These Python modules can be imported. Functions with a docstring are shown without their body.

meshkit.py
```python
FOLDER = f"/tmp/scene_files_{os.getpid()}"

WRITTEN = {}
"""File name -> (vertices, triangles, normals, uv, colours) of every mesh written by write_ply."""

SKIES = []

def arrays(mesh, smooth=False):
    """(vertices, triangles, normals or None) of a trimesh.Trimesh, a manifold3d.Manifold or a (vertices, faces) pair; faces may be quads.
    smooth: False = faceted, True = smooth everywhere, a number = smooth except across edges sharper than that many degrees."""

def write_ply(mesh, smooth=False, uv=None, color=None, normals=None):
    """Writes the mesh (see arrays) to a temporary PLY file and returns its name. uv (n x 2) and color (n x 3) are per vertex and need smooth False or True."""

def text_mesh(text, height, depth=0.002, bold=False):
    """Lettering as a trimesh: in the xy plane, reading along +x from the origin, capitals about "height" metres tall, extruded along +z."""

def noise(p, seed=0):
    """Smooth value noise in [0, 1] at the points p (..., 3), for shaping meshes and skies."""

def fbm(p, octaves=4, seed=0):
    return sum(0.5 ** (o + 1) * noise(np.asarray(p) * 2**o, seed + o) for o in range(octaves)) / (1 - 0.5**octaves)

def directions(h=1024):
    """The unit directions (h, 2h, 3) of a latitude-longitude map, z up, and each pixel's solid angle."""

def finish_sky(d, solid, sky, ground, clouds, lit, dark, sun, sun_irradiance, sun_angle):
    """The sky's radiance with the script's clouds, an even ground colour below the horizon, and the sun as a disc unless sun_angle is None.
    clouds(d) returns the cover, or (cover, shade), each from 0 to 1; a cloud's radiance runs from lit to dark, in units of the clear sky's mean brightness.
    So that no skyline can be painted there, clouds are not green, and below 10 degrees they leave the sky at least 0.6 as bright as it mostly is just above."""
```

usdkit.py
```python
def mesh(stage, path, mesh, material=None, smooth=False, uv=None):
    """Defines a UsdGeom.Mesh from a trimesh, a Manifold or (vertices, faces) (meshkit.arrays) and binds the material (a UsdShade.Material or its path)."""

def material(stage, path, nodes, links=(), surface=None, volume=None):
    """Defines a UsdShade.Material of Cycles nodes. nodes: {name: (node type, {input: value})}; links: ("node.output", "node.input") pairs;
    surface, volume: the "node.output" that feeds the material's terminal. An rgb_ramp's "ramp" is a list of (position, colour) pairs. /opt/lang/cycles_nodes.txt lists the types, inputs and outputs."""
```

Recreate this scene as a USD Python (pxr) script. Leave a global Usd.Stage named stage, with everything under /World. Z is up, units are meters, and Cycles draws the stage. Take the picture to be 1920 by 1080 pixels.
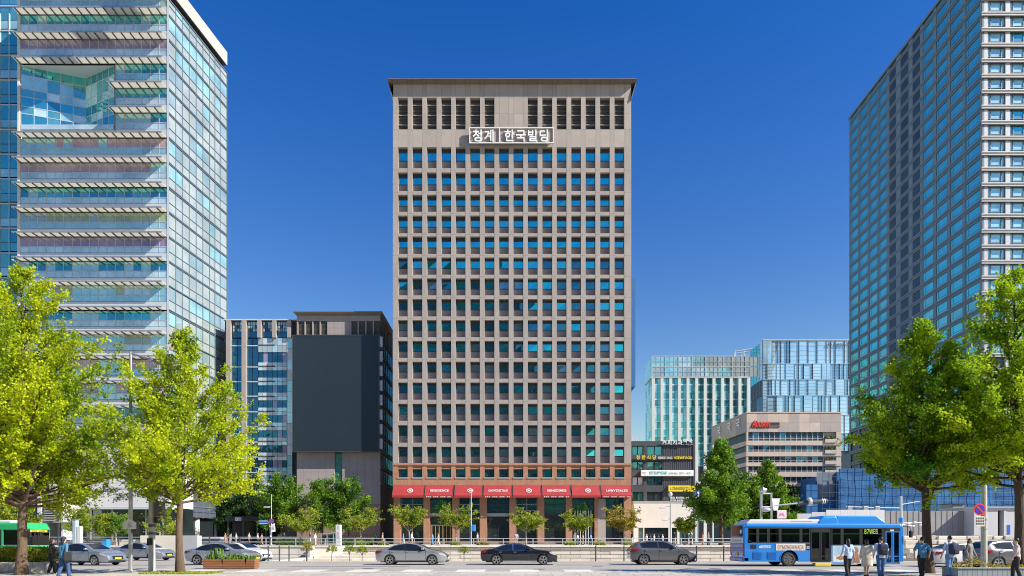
import math, random
import numpy as np
import trimesh
import manifold3d as m3
import usdkit, meshkit
from pxr import Usd, UsdGeom, UsdLux, UsdShade, Gf, Vt, Sdf

# ------------------------------------------------------------------ camera, sky, sun, exposure
stage = Usd.Stage.CreateInMemory()
UsdGeom.SetStageUpAxis(stage, 'Z')
UsdGeom.SetStageMetersPerUnit(stage, 1.0)
UsdGeom.Xform.Define(stage, '/World')
UsdGeom.Scope.Define(stage, '/World/Looks')

F, CX, HY, EYE = 1250.0, 960.0, 1013.0, 1.65      # focal length in pixels of a 1920 wide picture, horizon row, eye height
cam = UsdGeom.Camera.Define(stage, '/World/camera')
cam.AddTranslateOp().Set(Gf.Vec3d(0, 0, EYE))
cam.AddRotateXOp().Set(90.0)
cam.CreateHorizontalApertureAttr(36.0)
cam.CreateVerticalApertureAttr(20.25)
cam.CreateFocalLengthAttr(36.0 * F / 1920)
cam.CreateVerticalApertureOffsetAttr(36.0 * (HY - 540) / 1920)
cam.CreateClippingRangeAttr(Gf.Vec2f(0.1, 20000))
cam.CreateExposureAttr(0.85)

SUN_AZ, SUN_EL = math.radians(67), math.radians(38)   # azimuth is measured from straight behind the camera towards the right
SUN = np.array([math.sin(SUN_AZ) * math.cos(SUN_EL), -math.cos(SUN_AZ) * math.cos(SUN_EL), math.sin(SUN_EL)])
dome = UsdLux.DomeLight.Define(stage, '/World/sky')
sky_mat = usdkit.material(stage, '/World/Looks/sky', {
    's': ('sky_texture', {'sky_type': 'single_scattering', 'sun_disc': False, 'sun_elevation': SUN_EL, 'sun_rotation': math.atan2(SUN[0], SUN[1]),
                          'altitude': 0.0, 'air_density': 1.5, 'aerosol_density': 0.15, 'ozone_density': 2.4}),
    'h': ('hsv', {'saturation': 1.52, 'value': 1.0, 'hue': 0.525, 'fac': 1.0}),
    'b': ('background_shader', {'strength': 0.08})}, [('s.color', 'h.color'), ('h.color', 'b.color')], surface='b.background')
UsdShade.MaterialBindingAPI.Apply(dome.GetPrim()).Bind(sky_mat)
sun = UsdLux.DistantLight.Define(stage, '/World/sun')
sun.CreateNormalizeAttr(True)
sun.CreateIntensityAttr(1.25)
sun.CreateAngleAttr(0.53)
sun.CreateColorAttr(Gf.Vec3f(1.0, 0.945, 0.85))
_z = SUN; _x = np.cross([0, 0, 1], _z); _x /= np.linalg.norm(_x); _y = np.cross(_z, _x)
sun.AddTransformOp().Set(Gf.Matrix4d(*_x, 0, *_y, 0, *_z, 0, 0, 0, 0, 1))

# ------------------------------------------------------------------ helpers
def P(px, py, d):
    """the point that stands at depth d behind pixel (px, py) of the photograph"""
    return np.array([(px - CX) / F * d, d, EYE + (HY - py) / F * d])
def PX(px, d): return (px - CX) / F * d
def PZ(py, d): return EYE + (HY - py) / F * d

_used = {}
def numbered(parent, name):
    k = _used.get((parent, name), 0)
    _used[(parent, name)] = k + 1
    return name if k == 0 else f'{name}_{k:03d}'

BASE = {}
def data(p, **kw):
    for k, v in kw.items():
        if v is not None:
            p.SetCustomDataByKey(k, v)

def thing(name, label, category, group=None, loc=(0, 0, 0), rotz=0.0, kind=None):
    path = '/World/' + numbered('/World', name)
    x = UsdGeom.Xform.Define(stage, path)
    x.AddTranslateOp().Set(Gf.Vec3d(*map(float, loc)))
    if rotz:
        x.AddRotateZOp().Set(float(rotz))
    data(x.GetPrim(), label=label, category=category, group=group, kind=kind)
    BASE[path] = np.zeros(3)
    return path

def world_thing(name, label, category, base, group=None):
    """a thing whose parts are given in world coordinates; its origin is at its base"""
    path = thing(name, label, category, group, base)
    BASE[path] = np.asarray(base, float)
    return path

def copy_of(src, name, label, loc, rotz=0.0, group=None, scale=None, category=None):
    path = '/World/' + numbered('/World', name)
    x = UsdGeom.Xform.Define(stage, path)
    p = x.GetPrim()
    p.GetReferences().AddInternalReference(src)
    p.SetInstanceable(True)
    was = stage.GetPrimAtPath(src).GetCustomData()
    x.ClearXformOpOrder()
    x.MakeMatrixXform().Set(Gf.Matrix4d().SetScale(scale or 1.0) * Gf.Matrix4d().SetRotate(Gf.Rotation(Gf.Vec3d(0, 0, 1), rotz)) * Gf.Matrix4d().SetTranslate(Gf.Vec3d(*map(float, loc))))
    data(p, label=label, category=category or was['category'], group=group or was.get('group'))
    return path

class MB:
    """collects pieces of ONE mesh"""
    def __init__(s): s.v, s.f, s.n, s.t = [], [], 0, []
    def add(s, v, f, tint=None):
        v = np.asarray(v, float); f = np.asarray(f, int)
        if f.shape[1] == 4: f = np.vstack([f[:, [0, 1, 2]], f[:, [0, 2, 3]]])
        s.v.append(v); s.f.append(f + s.n); s.n += len(v)
        if tint is not None: s.t.append(np.broadcast_to(tint, len(v)))
        return s
    def mesh(s, m): return s.add(m.vertices, m.faces)
    def man(s, m):
        q = m.to_mesh(); return s.add(q.vert_properties[:, :3], q.tri_verts)
    def box(s, x0, x1, y0, y1, z0, z1):
        x0, x1 = min(x0, x1), max(x0, x1); y0, y1 = min(y0, y1), max(y0, y1); z0, z1 = min(z0, z1), max(z0, z1)
        v = [(x, y, z) for z in (z0, z1) for y in (y0, y1) for x in (x0, x1)]
        return s.add(v, BOXF)
    def fbox(s, fr, u0, u1, n0, n1, z0, z1):
        v = np.array([(x, y, z) for z in (min(z0, z1), max(z0, z1)) for y in (min(n0, n1), max(n0, n1)) for x in (min(u0, u1), max(u0, u1))], float)
        o, u, n = fr
        w = o + v[:, :1] * u + v[:, 1:2] * n + v[:, 2:] * np.array([0, 0, 1.0])
        f = np.array(BOXF)
        if np.cross(u, n)[2] < 0: f = f[:, ::-1]
        return s.add(w, f)
    def fquad(s, fr, pts):
        o, u, n = fr
        p = np.array(pts, float)
        return s.add(o + p[:, :1] * u + p[:, 1:2] * n + p[:, 2:] * np.array([0, 0, 1.0]), [list(range(4))] if len(p) == 4 else [[0, 1, 2]])
    def quad(s, a, b, c, d): return s.add([a, b, c, d], [[0, 1, 2, 3]])
    def tube(s, pts, r, n=8, cap=True):
        pts = np.asarray(pts, float); k = len(pts)
        r = np.broadcast_to(np.asarray(r, float), k)
        t = np.gradient(pts, axis=0); t /= np.maximum(np.linalg.norm(t, axis=1, keepdims=True), 1e-9)
        up = np.array([0, 0, 1.0]) if abs(t[:, 2]).mean() < .8 else np.array([1.0, 0, 0])
        a = np.cross(t, up); a /= np.maximum(np.linalg.norm(a, axis=1, keepdims=True), 1e-9); b = np.cross(t, a)
        th = np.linspace(0, 2 * np.pi, n, endpoint=False)
        v = pts[:, None] + r[:, None, None] * (np.cos(th)[None, :, None] * a[:, None] + np.sin(th)[None, :, None] * b[:, None])
        f = [(i * n + j, i * n + (j + 1) % n, (i + 1) * n + (j + 1) % n, (i + 1) * n + j) for i in range(k - 1) for j in range(n)]
        s.add(v.reshape(-1, 3), np.array(f)[:, ::-1])
        if cap:
            for e, flip in ((0, False), (k - 1, True)):
                ring = v[e]; fs = [(0, j, j + 1) for j in range(1, n - 1)]
                s.add(ring, np.array(fs)[:, ::-1] if flip else fs)
        return s
    def cyl(s, c, r, z0, z1, n=14, r1=None):
        return s.tube([(c[0], c[1], z0), (c[0], c[1], z1)], [r, r if r1 is None else r1], n)
    def ball(s, c, r, sub=1, sc=(1, 1, 1)):
        m = trimesh.creation.icosphere(sub, 1.0); return s.add(m.vertices * np.asarray(sc) * r + np.asarray(c), m.faces)
    def prism(s, poly, axis, a, b):
        """a polygon (list of 2-D points) pulled along an axis ('x','y','z') from a to b"""
        cs = m3.CrossSection([np.asarray(poly, float)], m3.FillRule.NonZero) if not isinstance(poly, m3.CrossSection) else poly
        m = m3.Manifold.extrude(cs, abs(b - a)).to_mesh()
        v = np.array(m.vert_properties[:, :3], float); f = np.array(m.tri_verts)
        z = v[:, 2] + min(a, b)
        if axis == 'z': w = np.stack([v[:, 0], v[:, 1], z], 1)
        elif axis == 'y': w = np.stack([v[:, 0], z, v[:, 1]], 1); f = f[:, ::-1]
        else: w = np.stack([z, v[:, 0], v[:, 1]], 1)
        return s.add(w, f)
    def get(s): return np.vstack(s.v), np.vstack(s.f)
    @property
    def empty(s): return s.n == 0
BOXF = [(0, 2, 3, 1), (4, 5, 7, 6), (0, 1, 5, 4), (2, 6, 7, 3), (0, 4, 6, 2), (1, 3, 7, 5)]

def rbox(x0, x1, y0, y1, z0, z1, r=.02):
    """a box with rounded edges, as a Manifold"""
    b = m3.Manifold.sphere(r, 8)
    return m3.Manifold.batch_hull([b.translate((x, y, z)) for x in (x0 + r, x1 - r) for y in (y0 + r, y1 - r) for z in (z0 + r, z1 - r)])

def obj(name, mb, mat, parent=None, smooth=False, label=None, category=None, group=None, kind=None, local=False):
    """defines ONE Mesh prim: a part under a thing, or a thing of its own"""
    if isinstance(mb, MB):
        v, f = mb.get(); tint = np.concatenate(mb.t) if mb.t else None
    elif hasattr(mb, 'to_mesh'):
        q = mb.to_mesh(); v, f, tint = np.array(q.vert_properties[:, :3], float), np.array(q.tri_verts), None
    elif isinstance(mb, tuple): v, f, tint = *mb, None
    else: v, f, tint = np.array(mb.vertices), np.array(mb.faces), None
    top = '/World' if parent is None else '/'.join(parent.split('/')[:3])
    if parent is not None: v = v - BASE.get(top, np.zeros(3))
    path = (parent or '/World') + '/' + numbered(parent or '/World', name)
    base = None
    if parent is None and kind != 'structure' and not local:
        base = np.array([v[:, 0].mean(), v[:, 1].mean(), v[:, 2].min()]); v = v - base
    m = usdkit.mesh(stage, path, (v, f), MAT[mat] if isinstance(mat, str) else mat, smooth)
    if base is not None: UsdGeom.Xformable(m).AddTranslateOp().Set(Gf.Vec3d(*map(float, base)))
    if tint is not None and not smooth:
        UsdGeom.PrimvarsAPI(m).CreatePrimvar('tint', Sdf.ValueTypeNames.FloatArray, 'vertex').Set(Vt.FloatArray.FromNumpy(tint.astype(np.float32)))
    data(m.GetPrim(), label=label, category=category, group=group, kind=kind)
    return path

# ------------------------------------------------------------------ materials
MAT = {}
def mat(name, c, rough=.7, var=.12, scale=2.0, bump=0.0, bscale=None, metallic=0.0, spec=.5, c2=None, stretch=None, **kw):
    """a painted, stone or metal surface: base colour with noise, a little relief"""
    c = np.array(c, float); lo, hi = (c * (1 - var), np.minimum(c * (1 + var), .95)) if c2 is None else (c, np.array(c2, float))
    n = {'g': ('geometry', {}), 'mp': ('mapping', {'scale': stretch or (1, 1, 1)}), 'n': ('noise_texture', {'scale': scale, 'detail': 6.0, 'roughness': .62}),
         'r': ('rgb_ramp', {'ramp': [(.25, tuple(lo)), (.75, tuple(hi))]}),
         'p': ('principled_bsdf', {'roughness': rough, 'metallic': metallic, 'specular_ior_level': spec, **kw})}
    l = [('g.position', 'mp.vector'), ('mp.vector', 'n.vector'), ('n.fac', 'r.fac'), ('r.color', 'p.base_color')]
    if bump:
        n['n2'] = ('noise_texture', {'scale': bscale or scale * 8, 'detail': 4.0}); n['bp'] = ('bump', {'strength': bump, 'distance': .05})
        l += [('mp.vector', 'n2.vector'), ('n2.fac', 'bp.height'), ('bp.normal', 'p.normal')]
    MAT[name] = usdkit.material(stage, '/World/Looks/' + name, n, l, surface='p.BSDF')

def mirror_glass(name, body, tint, refl=.5, rough=.02, wav=.02, wscale=.35, var=.35, vscale=.25):
    """coated facade glass: a dark or coloured body behind a tinted reflection, slightly wavy"""
    body = np.array(body, float)
    n = {'g': ('geometry', {}), 'n': ('noise_texture', {'scale': wscale, 'detail': 2.0}), 'bp': ('bump', {'strength': wav, 'distance': 1.0}),
         'v': ('noise_texture', {'scale': vscale, 'detail': 3.0}), 'r': ('rgb_ramp', {'ramp': [(.3, tuple(body * (1 - var))), (.7, tuple(np.minimum(1, body * (1 + var))))]}),
         'd': ('principled_bsdf', {'roughness': .5, 'specular_ior_level': .3}), 'gl': ('glossy_bsdf', {'color': tint, 'roughness': rough}), 'm': ('mix_closure', {'fac': refl})}
    l = [('g.position', 'n.vector'), ('n.fac', 'bp.height'), ('bp.normal', 'gl.normal'), ('g.position', 'v.vector'), ('v.fac', 'r.fac'), ('r.color', 'd.base_color'),
         ('d.BSDF', 'm.closure1'), ('gl.BSDF', 'm.closure2')]
    MAT[name] = usdkit.material(stage, '/World/Looks/' + name, n, l, surface='m.closure')

def leaf_mat(name, dark, light, trans=.35, nscale=.8):
    """foliage: the tint of each leaf (a primvar) and a soft noise choose between two greens; light passes through"""
    n = {'a': ('attribute', {'attribute': 'tint'}), 'g': ('geometry', {}), 'n': ('noise_texture', {'scale': nscale, 'detail': 2.0}),
         'm': ('math', {'math_type': 'multiply_add', 'value2': .5, 'value3': -.25}), 'ad': ('math', {'math_type': 'add', 'use_clamp': True}),
         'r': ('rgb_ramp', {'ramp': [(0, dark), (1, light)]}), 'p': ('principled_bsdf', {'roughness': .55, 'specular_ior_level': .3}),
         't': ('translucent_bsdf', {}), 'x': ('mix_closure', {'fac': trans})}
    l = [('g.position', 'n.vector'), ('n.fac', 'm.value1'), ('m.value', 'ad.value1'), ('a.fac', 'ad.value2'), ('ad.value', 'r.fac'), ('r.color', 'p.base_color'), ('r.color', 't.color'),
         ('p.BSDF', 'x.closure1'), ('t.BSDF', 'x.closure2')]
    MAT[name] = usdkit.material(stage, '/World/Looks/' + name, n, l, surface='x.closure')

def pane_mat(name, tint=(.6, .75, .75), refl_ior=1.6):
    n = {'t': ('transparent_bsdf', {'color': tint}), 'gl': ('glossy_bsdf', {'color': (1, 1, 1), 'roughness': .01}), 'f': ('fresnel', {'IOR': refl_ior}), 'm': ('mix_closure', {})}
    MAT[name] = usdkit.material(stage, '/World/Looks/' + name, n, [('f.fac', 'm.fac'), ('t.BSDF', 'm.closure1'), ('gl.BSDF', 'm.closure2')], surface='m.closure')
HANGUL = {
 '청': '18,3 19,15 26,21 39,25 56,25 68,22 75,17 78,9 77,3 73,-3 58,-9 37,-9 29,-7 22,-3|29,5 36,0 53,-1 64,2 67,5 67,10 59,16 44,17 31,14 28,11;50,55 67,56 67,80 77,81 77,25 67,26 67,47 50,47;8,27 4,35 12,38 21,46 25,56 25,61 6,62 6,70 25,70 25,80 35,81 36,70 55,69 55,62 53,61 36,60 37,52 41,46 47,41 57,37 53,29 42,33 31,44 19,31 11,27',
 '계': '70,-9 70,80 79,80 80,-9;8,10 4,17 12,22 25,36 32,54 32,60 8,60 7,68 43,69 42,56 52,56 52,77 62,78 62,-5 52,-4 52,25 37,26 37,34 52,34 52,47 40,47 31,28 16,13',
 '한': '63,13 63,80 73,80 73,52 85,52 86,43 73,43 73,13;17,19 27,20 27,1 77,1 77,-7 18,-8;4,69 25,69 26,71 26,80 35,80 36,69 57,69 57,61 4,61;9,36 9,46 11,50 16,55 24,58 41,57 48,52 52,46 51,33 45,27 38,24 20,25 12,31|20,37 23,33 35,32 41,35 43,43 38,49 27,50 19,45',
 '국': '4,37 4,45 61,45 63,46 64,67 15,67 14,76 74,76 73,45 84,45 85,37 49,36 49,23 75,22 75,-9 65,-9 65,14 12,14 12,22 39,22 39,36',
 '빌': '19,15 67,16 66,22 19,22 19,30 77,30 77,7 30,7 29,1 80,0 80,-8 19,-8;67,33 67,80 77,80 77,33;8,76 18,77 18,64 40,64 41,76 50,77 51,37 8,37|18,46 41,45 41,56 18,56',
 '딩': '17,5 19,17 27,23 37,26 62,25 71,21 77,13 77,4 75,0 68,-6 58,-9 36,-9 29,-7 23,-4|27,11 29,3 35,0 53,-1 65,3 67,10 65,14 59,17 42,18 29,14;67,80 77,80 76,24 67,25;9,73 51,74 52,65 19,65 19,42 43,42 60,45 61,36 41,33 9,33',
 '커': '4,11 5,14 18,21 33,39 33,40 25,40 6,38 4,47 37,49 39,56 39,62 9,62 9,71 49,71 50,67 47,45 66,45 67,80 77,80 76,-10 67,-9 67,36 48,36 47,43 39,29 25,14 11,5 8,5',
 '피': '67,80 77,80 76,-10 67,-9;4,13 4,21 15,22 15,62 6,63 6,71 57,71 57,63 48,62 48,23 61,23 62,16 27,12|26,62 25,21 37,21 38,23 38,62',
 '치': '67,-9 67,80 77,80 77,-9;5,14 7,17 15,21 21,28 26,38 28,48 28,56 9,56 8,65 28,65 28,79 37,79 38,65 58,64 58,57 56,56 38,55 38,44 41,35 50,23 60,17 60,14 56,9 47,13 39,21 33,31 26,19 15,9 10,8',
 '과': '62,80 72,80 72,44 86,44 86,35 72,35 72,-9 62,-9;3,18 21,19 21,45 31,46 31,19 59,21 60,14 45,11 4,10;8,70 53,71 54,58 51,30 41,30 44,62 8,62',
 '약': '63,80 73,80 73,67 86,67 85,58 73,58 73,48 86,48 86,40 73,39 73,26 63,27;15,24 73,24 73,-9 63,-9 63,15 16,15;5,56 8,65 15,72 24,75 34,75 43,72 50,65 53,51 49,40 43,35 35,32 23,32 15,35 9,40 6,46|15,55 16,47 21,42 34,41 42,47 43,56 38,64 25,66 17,61',
 '은': '4,34 84,34 84,26 5,25;12,61 14,67 25,75 33,77 55,77 70,71 75,64 76,58 73,50 69,46 56,41 42,40 28,42 19,46 13,53|23,62 24,54 32,50 50,49 61,52 65,56 65,61 61,66 56,68 38,69 27,66;14,20 24,19 24,1 75,1 76,-7 15,-8',
 '행': '19,5 20,12 25,18 40,23 59,23 68,21 74,18 79,12 78,0 68,-7 60,-9 39,-9 28,-6 21,0|29,8 32,2 37,0 56,-1 67,2 69,4 69,9 62,14 43,15 32,12;51,79 60,79 60,57 68,57 69,80 79,80 79,23 69,24 68,48 60,48 60,26 51,26;3,69 21,70 22,80 31,80 31,70 49,70 49,62 3,62;7,39 7,47 10,53 21,59 38,57 43,53 46,47 46,39 43,33 32,27 17,28 9,34|17,47 18,37 22,35 30,35 36,39 37,43 33,50 24,51',
 '식': '17,23 77,23 77,-9 67,-9 67,14 18,14;67,80 77,80 76,25 67,26;5,35 5,38 13,41 23,52 26,61 26,76 36,76 36,67 39,54 46,45 58,39 56,33 51,31 42,36 31,48 27,41 17,32 9,29',
 '당': '63,27 63,80 73,80 73,58 85,58 86,49 73,49 73,26;15,13 22,22 29,25 55,26 65,23 72,17 74,13 74,5 71,-1 62,-7 53,-9 36,-9 27,-7 17,0 15,4|26,6 29,2 35,0 53,0 60,2 64,6 64,10 61,15 56,17 39,18 28,15 25,12;8,73 47,74 48,65 18,65 18,42 40,42 55,45 57,36 38,33 8,33',
 '부': '4,20 4,28 84,28 84,20 49,20 49,-9 39,-9 39,20;14,37 14,77 24,76 25,64 64,64 64,76 74,77 74,37|24,47 64,46 64,56 24,56',
 '동': '4,29 4,37 39,37 39,45 14,45 14,76 75,75 74,68 24,68 24,53 75,53 75,45 49,45 49,37 84,37 83,28;13,5 14,13 19,19 33,24 55,24 63,22 72,16 75,10 74,2 69,-4 55,-9 33,-9 25,-7 19,-4|23,9 26,2 31,0 50,-1 60,1 64,4 64,8 63,12 57,15 38,16 25,12',
 '산': '63,80 73,80 73,54 86,53 86,45 73,45 73,14 63,14;17,21 27,22 27,1 77,1 77,-7 18,-8;3,33 15,40 22,49 25,59 25,75 35,75 35,59 40,47 46,41 56,36 52,28 47,29 42,32 30,45 18,30 11,26 8,26',
 '노': '4,2 5,11 39,12 39,32 13,33 14,73 24,72 24,41 76,40 75,32 49,32 49,11 84,11 84,2',
 '래': '50,78 60,78 60,46 69,46 70,80 79,80 78,-10 70,-9 70,37 60,37 60,-4 50,-5;6,63 7,71 41,71 41,38 16,38 16,21 46,22 47,14 26,11 7,11 7,46 31,47 31,61',
 '방': '63,80 73,80 73,58 86,58 85,49 73,49 73,26 63,26;15,12 17,16 26,23 34,25 55,25 67,21 72,16 74,12 74,4 67,-5 60,-8 34,-9 22,-5 17,0 15,4|25,11 28,2 33,0 50,-1 61,2 64,6 64,10 56,16 39,17 28,14;7,74 17,75 17,63 18,61 38,61 40,63 40,75 49,75 50,33 7,33|18,53 17,41 40,41 40,53',
 '학': '63,80 73,80 73,56 86,56 85,47 73,47 73,24 63,24;15,20 72,21 73,-9 63,-9 63,12 15,12;4,71 26,71 26,81 35,81 36,71 57,71 57,63 5,62;9,39 9,48 11,52 16,57 25,60 36,60 43,58 51,51 52,48 52,38 49,33 38,27 20,28 13,32|20,40 23,36 35,35 42,39 43,45 41,49 37,51 27,52 19,47',
 '원': '16,20 26,19 26,1 79,1 79,-7 16,-8;49,21 50,29 67,29 67,80 77,80 77,12 67,12 67,21;3,37 4,40 39,40 53,42 61,42 62,40 61,34 38,32 37,14 28,15 28,31 5,31;10,57 10,63 13,70 18,74 27,77 38,77 45,75 52,70 55,64 53,52 49,48 38,44 22,45 16,48|21,57 28,52 37,52 45,57 45,63 40,68 28,69 20,64',
 '병': '18,13 25,21 33,24 58,25 73,19 77,13 78,7 75,-1 66,-7 58,-9 37,-9 29,-7 21,-2 18,3|29,5 36,0 53,-1 64,2 67,5 67,10 60,16 42,17 31,14 28,11;8,75 18,75 18,61 38,61 40,75 49,75 49,66 66,66 67,80 77,80 77,25 67,26 66,39 49,39 49,32 8,32|50,57 49,48 67,48 67,57|39,52 18,53 18,40 39,40',
}

# ------------------------------------------------------------------ the palette
mat('stone', (.335, .29, .258), .75, .13, .8, stretch=(1, 1, .3), bump=.15, bscale=14)
mat('stone_panel', (.375, .32, .28), .7, .09, .5, bump=.1, bscale=14)
mat('stone_panel_two', (.34, .29, .255), .7, .09, .6, bump=.1, bscale=14)
mat('stone_brown', (.25, .165, .12), .75, .16, .8, bump=.2, bscale=10)
mat('red_granite', (.40, .20, .115), .5, .18, 1.2, bump=.1, bscale=20)
mat('spandrel', (.23, .195, .18), .6, .15, .6, stretch=(1, 1, 6))
mat('dark_frame', (.035, .035, .035), .4, .2)
mat('louvre_metal', (.085, .078, .062), .55, .15, 1.0)
mat('eave_metal', (.16, .13, .105), .45, .12, .5)
mat('white_paint', (.8, .8, .78), .45, .04)
mat('offwhite_paint', (.66, .64, .60), .5, .06)
mat('cream_paint', (.72, .66, .56), .6, .05, .6)
mat('grey_paint', (.36, .37, .38), .5, .1)
mat('red_fabric', (.31, .024, .026), .75, .18, .8, bump=.1)
mat('concrete', (.42, .40, .36), .85, .14, .7, bump=.25, bscale=12)
mat('pale_concrete', (.60, .57, .51), .85, .12, .7, bump=.2, bscale=12)
mat('aluminium', (.62, .63, .63), .35, .06, 1.0, metallic=.6)
mat('steel', (.45, .46, .46), .4, .1, 2.0, metallic=.7)
mat('dark_steel', (.06, .06, .065), .45, .2)
mat('black', (.012, .012, .013), .5, .2)
mat('dark_interior', (.03, .03, .028), .8, .5, .4)
mirror_glass('glass_blue', (.012, .05, .07), (.10, 1.0, .82), .76, wav=.012, wscale=.2)
mirror_glass('glass_blue_two', (.02, .075, .10), (.16, 1.0, .85), .76, wav=.012, wscale=.2)
mirror_glass('glass_teal', (.010, .032, .038), (.18, .6, .58), .5, wav=.02, wscale=.2)
mirror_glass('glass_blind', (.12, .16, .16), (.3, .8, .8), .4, wav=.02, wscale=.2)
mirror_glass('glass_dark', (.012, .02, .02), (.55, .65, .62), .16, wav=.04)

# ------------------------------------------------------------------ stone office block in the middle
GROUND = 1.0                                         # the far pavement stands a metre above the road
D1 = 116.0
fr1 = (np.array([0, D1, 0.]), np.array([1., 0, 0]), np.array([0, -1., 0]))
def cx_(px): return PX(px, D1)
def cz_(py): return PZ(py, D1)

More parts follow.
